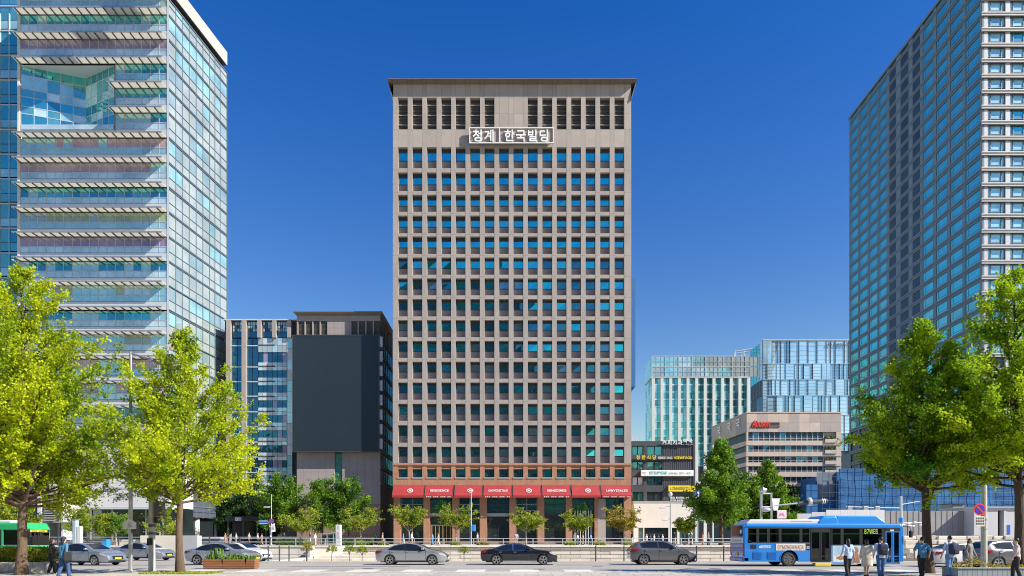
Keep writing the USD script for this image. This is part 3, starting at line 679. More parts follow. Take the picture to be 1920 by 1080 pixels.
    obj('wall', MB().box(X2(91), X2(318), D2 + .35, D2 + 7.4, Z2(951), Z2(834)), 'white_wall', p)
    obj('ground_floor', MB().box(X2(121), X2(318), D2 + 1.4, D2 + 7.4, GROUND, Z2(951)), 'glass_dark', p)
    xs = [91, 119, 154, 186, 218, 250, 284, 318]; ys = [834, 873, 907, 951]
    for a_, b_ in zip(xs[:-1], xs[1:]):
        for c_, d_ in zip(ys[:-1], ys[1:]):
            obj('wall_panel', MB().box(X2(a_) + .012, X2(b_) - .012, D2 + rng.uniform(-.004, .004), D2 + .34, Z2(d_) + .012, Z2(c_) - .012), 'white_wall', p)
    obj('lintel', MB().box(X2(121), X2(318), D2 - .1, D2 + 1.4, Z2(954.5), Z2(951.2)), 'pale_metal', p)
    obj('parapet', MB().box(X2(90), X2(319), D2 - .1, D2 + .5, Z2(834), Z2(831)), 'pale_metal', p)
    for x in (160, 200, 232, 264, 296):
        obj('shopfront_post', MB().box(X2(x), X2(x) + .16, D2 + 1.2, D2 + 1.39, GROUND, Z2(954.5)), 'steel', p)
    for q, (txt, y, x0, x1) in enumerate((('Treebarm', 918, 212, 246), ('Nuyupal', 927.5, 212, 246), ('GEZCEhu', 936, 213, 242), ('zetem', 880.5, 212, 231))):
        obj('lettering', fit(latin(txt, .42, .03), X2(x0), X2(x1), Z2(y), D2 - .01), 'grey_lettering', p)
    for x0, x1 in ((119.5, 166), (167, 216), (217, 266), (267, 314)):
        obj('low_wall', MB().box(X2(x0), X2(x1), D2 - 6.5, D2 - 6.1, GROUND, GROUND + .75), 'pale_concrete', p)
    # grey louvred box left of it
    D3 = 97.0; X3 = lambda p: PX(p, D3); Z3 = lambda p: PZ(p, D3)
    g = world_thing('louvred_kiosk', 'grey louvred tower box on a white post left of the white hall', 'kiosk', (X3(95), D3, GROUND))
    obj('box', MB().box(X3(78), X3(115.5), D3 + .3, D3 + 4, Z3(980), Z3(923)), 'hoarding_grey', g)
    obj('post', MB().box(X3(71), X3(78) - .01, D3 - .1, D3 + 3.5, GROUND, Z3(925)), 'white_wall', g)
    obj('post', MB().box(X3(115.5) + .01, X3(119), D3 - .1, D3 + 3.5, GROUND, Z3(923)), 'offwhite_paint', g)
    obj('post', MB().box(X3(104), X3(108), D3 + .5, D3 + 2.5, GROUND, Z3(980)), 'hoarding_grey', g)
    obj('grille', MB().box(X3(83), X3(104), D3 + .05, D3 + .3, Z3(977), Z3(930)), 'charcoal', g)
    for k in range(11):
        z = Z3(930) - k * .34
        obj('louvre', MB().add([(X3(83), D3 - .08, z - .2), (X3(104), D3 - .08, z - .2), (X3(104), D3 + .04, z), (X3(83), D3 + .04, z)], [(0, 1, 2, 3)]).box(X3(83), X3(104), D3 - .1, D3 - .02, z - .22, z - .17), 'hoarding_grey', g)
    obj('canopy', MB().box(X3(108), X3(134), D3 - 1.0, D3 + 2, Z3(980.5), Z3(978)), 'hoarding_grey', g)
    return t

def screen_building():
    D = 120.0; rng = random.Random(11)
    fr = (np.array([0, D, 0.]), np.array([1., 0, 0]), np.array([0, -1., 0]))
    X = lambda p: PX(p, D); Z = lambda p: PZ(p, D)
    t = world_thing('screen_building', 'grey stone block with a huge dark screen covering most of its front', 'building', (X(634), D, GROUND))
    x0, x1 = X(556.5), X(713); zt = Z(592)
    obj('wall', MB().box(x0, x1 - .05, D + .4, D + 14, GROUND, zt), 'stone_brown', t)
    cols = np.linspace(556.5, 713, 12)
    for a, b in zip(cols[:-1], cols[1:]):
        obj('wall_panel', MB().fbox(fr, X(a) + .012, X(b) - .012, rng.uniform(-.004, .004), -.39, Z(602) + .01, Z(592) - .01), 'grey_stone', t)
    for i, (a, b) in enumerate(zip(cols[:-1], cols[1:])):
        if i < 4 or i >= 7:
            w = obj('louvre_window', MB().fbox(fr, X(a) + .25, X(b) - .02, -.3, -.42, Z(628), Z(602)), 'louvre_metal', t)
            s = MB(); z = Z(628) + .1
            while z < Z(602.5): s.fbox(fr, X(a) + .25, X(b) - .02, -.2, -.29, z, z + .1); z += .22
            obj('slat', s, 'louvre_metal', w)
            obj('wall_panel', MB().fbox(fr, X(a) + .01, X(a) + .24, 0, -.38, Z(628), Z(602)), 'grey_stone', t)
        else:
            for c, d in ((602, 615), (615, 628)):
                obj('wall_panel', MB().fbox(fr, X(a) + .012, X(b) - .012, rng.uniform(-.004, .004), -.39, Z(d) + .01, Z(c) - .01), 'grey_stone', t)
    lcols = [556.5, 569, 583, 597, 611, 627.5, 641.5, 656, 670, 684, 698, 713]
    for a, b in zip(lcols[:-1], lcols[1:]):
        if a == 627.5: continue
        ys = [628, 846, 885, 915, 945] 
        for c, d in zip(ys[:-1], ys[1:]):
            obj('wall_panel', MB().fbox(fr, X(a) + .012, X(b) - .012, rng.uniform(-.004, .004), -.39, Z(d) + .01, Z(c) - .01), 'grey_stone', t)
    w = obj('glazed_slot', MB().fbox(fr, X(627.5), X(641.5), -.3, -.4, Z(945), Z(846)), 'dark_frame', t)
    for c in range(848, 945, 12):
        pane(fr, X(628), X(641), Z(c + 11.4), Z(c), -.28, 'glass_green', w, rng)
    for a, b in ((556.5, 590), (590, 625), (625, 668), (668, 713)):
        obj('base_panel', MB().fbox(fr, X(a) + .015, X(b) - .015, .02, -.39, GROUND, Z(945) - .01), 'stone_brown', t)
    # side face, in the shadow of the beige block
    fs = (np.array([x1, D, 0.]), np.array([0, 1., 0]), np.array([1., 0, 0]))
    for i in range(4):
        u = .6 + i * 3.4
        w = obj('louvre_window', MB().fbox(fs, u, u + 2.7, -.03, .02, Z(634), Z(600)), 'louvre_metal', t)
    for k in range(9):
        z = Z(640) - k * 2.9
        for i in range(6):
            u = .5 + i * 2.25
            w = obj('window', MB().fbox(fs, u, u + 1.7, -.03, .03, z - 2.0, z), 'dark_frame', t)
            pane(fs, u + .1, u + 1.6, z - 1.9, z - .1, .04, 'glass_petrol', w, rng)
        obj('floor_ledge', MB().fbox(fs, 0, 13.9, -.03, .12, z - 2.5, z - 2.25), 'grey_stone', t)
    e = MB(); o = .75
    lo = [(x0, D), (x1, D), (x1, D + 14), (x0, D + 14)]; hi = [(x0 - .45, D - o), (x1 + .45, D - o), (x1 + .45, D + 14.5), (x0 - .45, D + 14.5)]
    za, zb = zt, Z(588)
    v = [(x, y, za) for x, y in lo] + [(x, y, zb) for x, y in hi] + [(x, y, zb + .18) for x, y in hi]
    e.add(v, [(0, 3, 2, 1)] + [(i, (i + 1) % 4, 4 + (i + 1) % 4, 4 + i) for i in range(4)] + [(4 + i, 4 + (i + 1) % 4, 8 + (i + 1) % 4, 8 + i) for i in range(4)] + [(8, 9, 10, 11)])
    obj('eave', e, 'eave_metal', t)
    s = world_thing('video_screen', 'enormous dark video screen switched off, hung on the grey stone block', 'screen', (X(629), D - 1, Z(847)))
    d = 118.6
    a, b, z0, z1 = PX(548, d), PX(711, d), PZ(847, d), PZ(628, d)
    obj('panel', MB().box(a + .12, b - .12, d, d + .9, z0 + .12, z1 - .12), 'screen_face', s)
    f = MB()
    for q in ((a, b, z0, z0 + .12), (a, b, z1 - .12, z1), (a, a + .12, z0 + .12, z1 - .12), (b - .12, b, z0 + .12, z1 - .12)): f.box(q[0], q[1], d - .06, d + .95, q[2], q[3])
    obj('frame', f, 'dark_steel', s)
    for z in np.linspace(z0 + 1, z1 - 1, 6):
        for x in (a + 2, (a + b) / 2, b - 2): obj('bracket', MB().box(x - .1, x + .1, d + .9, D - .01, z - .1, z + .1), 'steel', s)
    ld = MB()
    for k in range(8): ld.box(b + .02, b + .5, d + .3, d + .9, z1 - 2 - k * 2.6, z1 - .2 - k * 2.6)
    obj('side_light_box', ld, 'pale_metal', s)
mat('grey_stone', (.31, .265, .245), .7, .10, .4, bump=.1, bscale=14)

def left_office():
    D = 120.9; rng = random.Random(13)
    fr = (np.array([0, D, 0.]), np.array([1., 0, 0]), np.array([0, -1., 0]))
    X = lambda p: PX(p, D); Z = lambda p: PZ(p, D)
    t = world_thing('striped_office', 'office block of dark glass bands and pale panels between the glass tower and the screen', 'building', (X(490), D, GROUND))
    obj('wall', MB().box(X(420), X(600), D + .4, D + 20, GROUND, Z(601)), 'charcoal', t)
    obj('roof_edge', MB().box(X(420), X(600), D - .3, D + 20, Z(601), Z(599)), 'pale_metal', t)
    for a, b in ((426, 434), (455, 463), (484, 491), (512, 519), (540, 547)):
        zb = GROUND if a < 480 else Z(634)
        obj('column', MB().fbox(fr, X(a), X(b), .5, -.4, zb, Z(601)), 'grey_stone', t)
    for a, b in ((434, 455), (463, 484), (491, 512), (519, 540)):
        w = obj('top_window', MB().fbox(fr, X(a) + .1, X(b) - .1, -.2, -.39, Z(633), Z(603)), 'dark_frame', t)
        for i in range(4):
            for j in range(3):
                u = X(a) + .2 + i * (X(b) - X(a) - .3) / 4
                pane(fr, u, u + (X(b) - X(a)) / 4 - .2, Z(609 + 6 * j), Z(603.7 + 6 * j), -.17, rng.choice(['glass_pale', 'glass_aqua', 'glass_dark', 'glass_mauve']), w, rng)
        pane(fr, X(a) + .15, X(b) - .15, Z(632), Z(622.5), -.17, 'glass_petrol', w, rng)
    for a, b in ((434, 455), (463, 484)):
        ys = [634, 648, 688, 715.5, 743, 772, 800, 829, 857, 886, 914, 945, 975]
        for c, d in zip(ys[:-1], ys[1:]):
            for h in range(2):
                u0 = X(a) + (X(b) - X(a)) * h / 2
                pane(fr, u0 + .05, u0 + (X(b) - X(a)) / 2 - .05, Z(d) + .12, Z(c) - .12, -.1, 'glass_petrol', t, rng)
            obj('transom', MB().fbox(fr, X(a), X(b), .02, -.3, Z(d) - .1, Z(d) + .1), 'mullion', t)
    bands = [(660.5, 679.5)] + [(694.5 + 28.1 * k, 708 + 28.1 * k) for k in range(9)]
    prev = 634
    ucols = np.linspace(484, 538, 7)
    for c, d in bands:
        for i in range(6):
            pane(fr, X(ucols[i]) + .04, X(ucols[i + 1]) - .04, Z(d), Z(c), -.1, 'glass_petrol' if rng.random() < .85 else 'glass_purple', t, rng)
            for h in range(2):
                y0, y1 = prev + (c - prev) * h / 2, prev + (c - prev) * (h + 1) / 2
                obj('spandrel_panel', MB().fbox(fr, X(ucols[i]) + .03, X(ucols[i + 1]) - .03, .05 + rng.uniform(-.004, .004), -.3, Z(y1) + .03, Z(y0) - .03), rng.choice(['glass_ice', 'pale_metal', 'glass_pale']), t)
        obj('vent_slot', MB().fbox(fr, X(485), X(515), .08, .03, Z((prev + c) / 2) - .12, Z((prev + c) / 2) + .12), 'dark_steel', t)
        prev = d
    for k in range(16):
        y = 634 + 20 * k
        obj('end_panel', MB().fbox(fr, X(539), X(548), .1, -.3, Z(y + 19.5), Z(y)), rng.choice(['glass_ice', 'glass_aqua', 'pale_metal']), t)
    return t

def right_tower():
    D = 150.0; rng = random.Random(17)
    A = np.array([PX(1842, D), D]); dv = np.array([.0224, 1.0]); dv /= np.linalg.norm(dv); L = 62.0
    B = A + dv * L
    fl = (np.array([A[0], A[1], 0.]), np.array([dv[0], dv[1], 0]), np.array([-dv[1], dv[0], 0]))
    ff = (np.array([A[0], A[1], 0.]), np.array([1., 0, 0]), np.array([0, -1., 0]))
    t = world_thing('hotel_tower', 'tall dark grey tower with rows of blue windows filling the right edge', 'building', (A[0] + 8, D, GROUND))
    top = 135.3
    X = lambda p: PX(p, D) - A[0]
    obj('wall', MB().prism([(A[0] + .4, A[1] + .4), (A[0] + 34, A[1] + .4), (A[0] + 34, B[1]), (B[0] + .4, B[1])], 'z', GROUND, top), 'tower_stone_dark', t)
    pitch = 29.05 / F * D
    z_ref = PZ(110.7, D)                 # top of a ledge on the front face
    def tt(px):
        k = (px - CX) / F
        return float((k * A[1] - A[0]) / (dv[0] - k * dv[1]))
    z2x = lambda z: 1560 + z / 2
    wins = [(500, 555), (443, 490), (390, 432), (340, 380), (175, 205), (140, 170), (103, 133), (70, 98)]
    dark = [(302, 330), (257, 287), (215, 240)]
    W = [(tt(z2x(b)), tt(z2x(a))) for a, b in wins]
    Dk = [(tt(z2x(b)), tt(z2x(a))) for a, b in dark]
    # piers of the left face between the windows, ledges at each floor
    spans = sorted(W + Dk)
    prev = 0.0; edge = []
    for a, b in spans + [(L, L)]:
        if a - prev > .05: edge.append((prev, a))
        prev = b
    for a, b in edge:
        obj('pier', MB().fbox(fl, a, b, .0, -.42, GROUND, top), 'tower_stone', t)
    n_win = 0
    for k in range(-9, 36):
        zl = z_ref - k * pitch       # ledge
        if zl > top - .2 or zl < 3: continue
        obj('ledge', MB().fbox(fl, .1, L, .012, .12, zl - .24, zl).fbox(fl, .1, L, .012, .09, zl - .95, zl - .76), 'ledge_metal', t)
        obj('spandrel_band', MB().fbox(fl, .1, L, -.39, .01, zl - .9, zl + .1), 'tower_stone_dark', t)
        z1, z0 = zl + pitch - 1.0, zl + .12
        if z1 > top: z1 = top - .3
        for i, (a, b) in enumerate(W):
            dmid = D + (a + b) / 2; py = HY - ((z0 + z1) / 2 - EYE) * F / dmid
            if py < -25 or py > 800: continue
            w = obj('window', MB().fbox(fl, a, a + .14, -.38, -.03, z0, z1).fbox(fl, b - .14, b, -.38, -.03, z0, z1).fbox(fl, a + .14, b - .14, -.38, -.04, z0, z0 + .1).fbox(fl, a + .14, b - .14, -.36, -.05, z0 + .5, z0 + .58).fbox(fl, b - 1.0, b - .92, -.36, -.05, z0 + .58, z1), 'tower_stone_dark', t)
            m = 'glass_azure' if py < 560 or rng.random() < .5 else 'glass_sea'
            pane(fl, a + .14, b - .14, z0 + .1, z1, -.09, m, w, rng, j=.012)
        for a, b in Dk:
            dmid = D + a; py = HY - (z0 - EYE) * F / dmid
            if py < -25 or py > 800: continue
            obj('dark_panel', MB().fbox(fl, a + .02, b - .02, -.38, -.04, z0 - .6, z1), 'glass_navy', t)
    # front face
    X = lambda p: PX(p, D) - A[0]
    for a, b in ((1842, 1852), (1885.5, 1894), (1927.5, 1936), (1969, 1978)):
        obj('pier', MB().fbox(ff, max(X(a), 0.01), X(b), .0, -.5, GROUND, top), 'front_stone', t)
    for k in range(-9, 36):
        zl = z_ref - k * pitch
        if zl > top - .2 or zl < 3: continue
        obj('ledge', MB().fbox(ff, -.3, X(1980), .012, .32, zl - .22, zl).fbox(ff, -.2, X(1980), .012, .14, zl - .62, zl - .22).fbox(ff, -.3, X(1980), .012, .30, zl - .80, zl - .62), 'front_stone', t)
        obj('shadow_gap', MB().fbox(ff, .02, X(1980), -.3, .02, zl + .002, zl + .14), 'charcoal', t)  # charcoal strips paint the shade above and below each ledge
        obj('shadow_gap', MB().fbox(ff, .02, X(1980), -.3, .02, zl - .95, zl - .802), 'charcoal', t)
        obj('spandrel_band', MB().fbox(ff, .05, X(1980), -.45, .008, zl - .85, zl + .05), 'tower_stone_dark', t)
        z1, z0 = min(zl + pitch - .88, top - .3), zl + .06
        py = HY - ((z0 + z1) / 2 - EYE) * F / D
        if py < -20 or py > 660: continue
        for i, (a, b) in enumerate(((1852, 1885.5), (1894, 1927.5), (1936, 1969))):
            if i == 2: continue
            u0, u1 = X(a), X(b)
            f = MB()
            for u in (u0 + .02, u0 + .75, u1 - .87, u1 - .14): f.fbox(ff, u, u + .12, -.46, -.18, z0 + .1, z1)
            f.fbox(ff, u0, u1, -.46, -.16, z0, z0 + .1).fbox(ff, u0 + .14, u1 - .14, -.45, -.2, z0 + .55, z0 + .63)
            w = obj('window', f, 'ledge_metal', t)
            pane(ff, u0 + .1, u1 - .1, z0 + .1, z1, -.36, 'glass_cyan' if rng.random() < .8 else 'glass_azure', w, rng, j=.012)
    obj('roof_edge', MB().prism([(A[0] - .35, A[1] - .35), (A[0] + 34, A[1] - .35), (A[0] + 34, B[1]), (B[0] - .35, B[1])], 'z', top, top + .7), 'ledge_metal', t)
    return t
mat('front_stone', (.47, .46, .455), .6, .08, .6)

def pier_glass_building():
    D = 272.0; rng = random.Random(19)
    X = lambda p: PX(p, D); Z = lambda p: PZ(p, D)
    fr = (np.array([0, D, 0.]), np.array([1., 0, 0]), np.array([0, -1., 0]))
    t = world_thing('glass_office', 'green glass office block with slim pale piers and a see-through screen storey on top', 'building', (X(1310), D, GROUND))
    x0, x1 = X(1222), X(1404)
    fs = (np.array([x0, D, 0.]), np.array([0, 1., 0]), np.array([-1., 0, 0]))
    obj('wall', MB().box(x0 + .4, x1, D + .4, D + 13, GROUND, Z(708)), 'charcoal_panel', t)
    obj('screen_backing', MB().box(x0 + 2, x1, D + 3, D + 12, Z(708), Z(676)), 'pale_metal', t)
    ps = [1222 + 16.2 * i for i in range(12)]
    for i, p in enumerate(ps):
        obj('pier', MB().fbox(fr, X(p), X(p) + 1.15, .6, -.39, GROUND, Z(709)), 'pale_pier', t)
    for k in range(17):
        zt = Z(709) - k * 3.0
        if zt < Z(862): break
        for i in range(11):
            a, b = X(ps[i]) + 1.2, X(ps[i + 1]) - .03
            pane(fr, a, (a + b) / 2 - .04, zt - 2.3, zt - .05, -.1, rng.choice(['glass_green', 'glass_sea', 'glass_aqua', 'glass_sea']), t, rng)
            pane(fr, (a + b) / 2 + .04, b, zt - 2.3, zt - .05, -.1, rng.choice(['glass_green', 'glass_sea', 'glass_aqua', 'glass_sea']), t, rng)
        sp = MB()
        for i in range(11): sp.fbox(fr, X(ps[i]) + 1.18, X(ps[i + 1]) - .01, -.05, -.3, zt - 2.95, zt - 2.35)
        obj('spandrel_panel', sp, 'glass_aqua' if k % 2 else 'glass_ice', t)
        for i in range(4):
            pane(fs, .4 + i * 3.1, 3.2 + i * 3.1, zt - 2.9, zt - .1, .02, rng.choice(['glass_aqua', 'glass_ice', 'glass_sea']), t, rng)
    obj('side_wall', MB().fbox(fs, 0, 13, -.39, -.01, GROUND, Z(709)), 'pale_metal', t)
    obj('ledge', MB().box(x0 - .6, x1, D - .7, D + 13, Z(709), Z(707)), 'pale_metal', t)
    m = MB()
    for i in range(8):
        for y0, y1 in ((669.5, 687), (689, 706)):
            pane(fr, X(1222.5 + 25 * i), X(1246.5 + 25 * i), Z(y1), Z(y0), .3, rng.choice(['glass_ice', 'glass_pale', 'glass_aqua']), t, rng, name='screen_pane')
    for i in range(9): m.fbox(fr, X(1222 + 25 * i) - .1, X(1222 + 25 * i) + .1, .1, .5, Z(707), Z(668))
    for i in range(24): m.fbox(fr, X(1222 + 8.33 * i) - .04, X(1222 + 8.33 * i) + .04, .3, .42, Z(707), Z(668))
    for y in (668, 678, 688, 697): m.fbox(fr, x0, x1, .1, .45, Z(y) - .1, Z(y) + .1)
    obj('screen_frame', m, 'mullion', t)
    for i in range(4):
        for y0, y1 in ((669.5, 687), (689, 706)):
            pane(fs, .2 + i * 3.2, 3.2 + i * 3.2, Z(y1), Z(y0), .3, 'glass_aqua', t, rng, name='screen_pane')
    # blue glass block behind and to the right
    D = 285.0
    t = world_thing('blue_glass_office', 'pale blue glass office block with staggered dark joints and a steel frame on its roof', 'building', (PX(1510, D), D, GROUND))
    X = lambda p: PX(p, D); Z = lambda p: PZ(p, D)
    fr = (np.array([0, D, 0.]), np.array([1., 0, 0]), np.array([0, -1., 0]))
    x0, x1 = X(1430), X(1605); zt = Z(638)
    fs = (np.array([x0, D, 0.]), np.array([0, 1., 0]), np.array([-1., 0, 0]))
    obj('wall', MB().box(x0 + .3, x1, D + .35, D + 14, GROUND, zt - .1), 'glass_navy', t)
    ys = [638.5, 682, 711.5, 741.5, 778, 812, 846]
    for r in range(6):
        off = 8.5 * (r % 2)
        xs = [1430] + [1430 + off + 17 * i for i in range(1 if off == 0 else 0, 11)] + [1605]
        xs = [x for i, x in enumerate(xs) if i == 0 or x > xs[i - 1] + 2 or x == 1605]
        for a, b in zip(xs[:-1], xs[1:]):
            if b > 1605: b = 1605
            n = .0 + rng.uniform(-.25, .3)
            pane(fr, X(a) + .12, X(b) - .12, Z(ys[r + 1]) + .1, Z(ys[r]) - .1, n, rng.choice(['glass_sky', 'glass_sky_two', 'glass_sky']), t, rng, j=.05)
            obj('joint', MB().fbox(fr, X(a) - .08, X(a) + .08, -.3, .35, Z(ys[r + 1]), Z(ys[r])), 'ledge_metal' if rng.random() < .65 else 'dark_steel', t)
            if rng.random() < .45:
                q = rng.uniform(.3, .7); xx = X(a) + (X(b) - X(a)) * q
                obj('joint', MB().fbox(fr, xx - .04, xx + .04, -.3, .33, Z(ys[r + 1]) + .1, Z(ys[r]) - .1), 'ledge_metal', t)
        fl = MB()
        for q in range(1, 5): fl.fbox(fr, x0, x1, .25, .32, Z(ys[r] + (ys[r + 1] - ys[r]) * q / 5) - .03, Z(ys[r] + (ys[r + 1] - ys[r]) * q / 5) + .03)
        obj('floor_line', fl, 'mullion', t)
        obj('transom', MB().fbox(fr, x0, x1, -.3, .36, Z(ys[r]) - .08, Z(ys[r]) + .08), 'mullion', t)
        for i in range(4):
            lower = ys[r] > 700
            pane(fs, .1 + i * 3.5, 3.4 + i * 3.5, Z(ys[r + 1]) + .1, Z(ys[r]) - .1, .02, rng.choice(['glass_navy', 'glass_petrol'] if lower else ['glass_azure', 'glass_sky']), t, rng)
    for i in range(5): obj('side_mullion', MB().fbox(fs, i * 3.5 - .05, i * 3.5 + .05, -.1, .15, GROUND, zt), 'mullion', t)
    fm = MB()
    a, b, c = (X(1418), D + 16, 0), (X(1372), D + 16, 0), (X(1372), D + 9, 0)
    for z in (Z(648), Z(664)):
        fm.tube([(X(1425), D + 9, z + 1.2), (X(1392), D + 9, z)], .3, 6).tube([(X(1425), D + 15, z + 1.6), (X(1398), D + 15, z + .6)], .3, 6)
    for y, x in ((9, 1392), (9, 1408), (15, 1398), (15, 1412)): fm.tube([(X(x), D + y, Z(690)), (X(x), D + y, Z(646))], .28, 6)
    obj('roof_frame', fm, 'mullion', t)
    obj('roof_edge', MB().fbox(fr, x0, x1, -.3, .4, zt - .1, zt + .25), 'mullion', t)
    for i, ch in enumerate(('A', 'J', 'U', 'N', 'G', 'S', 'O')):
        mb, w = latin(ch, 1.0, .2)
        obj('letter', shifted(mb, (X(1549.5 + 5.7 * i), D - .55, Z(649))), 'charcoal', t)

def stone_office():
    D = 150.0; rng = random.Random(23)
    A = np.array([PX(1400, D), D]); dv = np.array([-.102, 1.0]); dv /= np.linalg.norm(dv); L = 19.8
    X = lambda p: PX(p, D) - A[0]; Z = lambda p: PZ(p, D)
    ff = (np.array([A[0], D, 0.]), np.array([1., 0, 0]), np.array([0, -1., 0]))
    fs = (np.array([A[0], D, 0.]), np.array([dv[0], dv[1], 0]), np.array([-dv[1], dv[0], 0]))
    B = A + dv * L; x1 = X(1577)
    t = world_thing('banded_office', 'low beige stone office with long dark window bands and a red sign on its parapet', 'building', (A[0] + 9, D, GROUND))
    obj('wall', MB().prism([(A[0] + .6, D + .6), (A[0] + x1, D + .6), (A[0] + x1, B[1]), (B[0] + .6, B[1])], 'z', GROUND, Z(777)), 'charcoal', t)
    bands = [(810, 826.5), (835, 847), (855.5, 867), (874, 884.5), (894, 905)]
    prev = 774.5
    for k, (a, b) in enumerate(bands):
        z1, z0 = Z(prev), Z(a)
        if k == 0:
            for i in range(9):
                for j in range(2):
                    zz0, zz1 = z0 + (z1 - z0) * j / 2, z0 + (z1 - z0) * (j + 1) / 2
                    obj('stone_panel', MB().fbox(ff, x1 * i / 9 + .01, x1 * (i + 1) / 9 - .01, .0 + rng.uniform(-.004, .004), -.59, zz0 + .01, zz1 - .01), rng.choice(['beige_stone', 'stone_panel_two']), t)
            for i in range(7):
                obj('stone_panel', MB().fbox(fs, L * i / 7 + .01, L * (i + 1) / 7 - .01, .0 + rng.uniform(-.004, .004), -.59, z0, z1), rng.choice(['beige_stone', 'stone_panel_two']), t)
        else:
            for i in range(6):
                obj('stone_band', MB().fbox(ff, x1 * i / 6 + .008, x1 * (i + 1) / 6 - .008, .12, -.59, z0, z1), 'beige_stone', t)
            obj('stone_band', MB().fbox(fs, -.12, L, .12, -.59, z0, z1), 'beige_stone', t)
        n = 14; u1 = X(1545)
        for i in range(n):
            pane(ff, .35 + (u1 - .35) * i / n + .06, .35 + (u1 - .35) * (i + 1) / n - .04, Z(b), Z(a), -.45, 'glass_navy' if rng.random() < .75 else 'glass_petrol', t, rng, name='window_pane')
        m = MB()
        for i in range(n + 1): m.fbox(ff, .35 + (u1 - .35) * i / n - .05, .35 + (u1 - .35) * i / n + .05, -.5, -.35, Z(b), Z(a))
        m.fbox(ff, .35, u1, -.5, -.36, Z(b - (b - a) * .3) - .04, Z(b - (b - a) * .3) + .04)
        obj('mullion', m, 'pale_metal', t)
        obj('corner_pier', MB().fbox(ff, -.02, .34, .05, -.5, Z(b), Z(a)), 'beige_stone', t)
        for i in range(7):
            if k == 0 and i == 6: continue
            pane(fs, .4 + i * 2.75, 3.05 + i * 2.75, Z(b), Z(a), -.4, 'glass_navy', t, rng, name='window_pane')
        # planted balconies at the right end
        if k < 4:
            bb = obj('balcony', MB().fbox(ff, X(1546), X(1568), .35, -.5, Z(b + 2) - .2, Z(b + 2) + .1).fbox(ff, X(1546), X(1568), .22, .35, Z(b + 2) + .1, Z(b + 2) + .6), 'beige_stone', t)
            lf = MB(); 
            for q in range(60): lf.ball((A[0] + rng.uniform(X(1547), X(1567)), D + rng.uniform(-.1, .3), Z(b + 2) + rng.uniform(.6, 1.3)), rng.uniform(.08, .22), 0)
            obj('balcony_plants', lf, 'hedge_solid', bb)
            obj('balcony_back', MB().fbox(ff, X(1546), X(1568), -.51, -.58, Z(b), Z(a)), 'beige_stone', t)
        obj('end_pier', MB().fbox(ff, X(1568), x1, .0, -.59, Z(b), Z(a)), 'beige_stone', t)
        prev = b
    obj('stone_band', MB().fbox(ff, .0, x1, .12, -.59, Z(912), Z(905)).fbox(fs, 0, L, .12, -.59, Z(912), Z(905)), 'beige_stone', t)
    obj('parapet_cap', MB().fbox(ff, -.1, x1, .1, -.7, Z(774.5), Z(772.5)).fbox(fs, -.1, L, .1, -.7, Z(774.5), Z(772.5)), 'beige_stone', t)
    g = fit(latin('Abuson', 1.35, .2), A[0] + X(1409), A[0] + X(1442), Z(800), D - .05); v, f = g.get(); v[:, 0] += (v[:, 2] - Z(800)) * .25
    obj('red_lettering', MB().add(v, f), 'red_sign', t)
    obj('small_lettering', MB().add(*fit(latin('DENHUINSU', .55, .1), A[0] + X(1443), A[0] + X(1462), Z(796.5), D - .05).get()).add(*fit(latin('lvazxoonavzoo', .45, .1), A[0] + X(1408), A[0] + X(1462), Z(801.5), D - .05).get()), 'charcoal', t)
    for u in (4.0, 8.8, 14.6):
        mb, w = hangul('국', 2.0, .2)
        v, f = mb.get()
        o, uu, nn = fs
        w = o + (v[:, :1] * -1 + u + 1.2) * uu + (.05 - v[:, 1:2]) * nn + (v[:, 2:] + Z(795)) * np.array([0, 0, 1.])
        obj('side_letter', MB().add(w, f), 'white_paint', t)

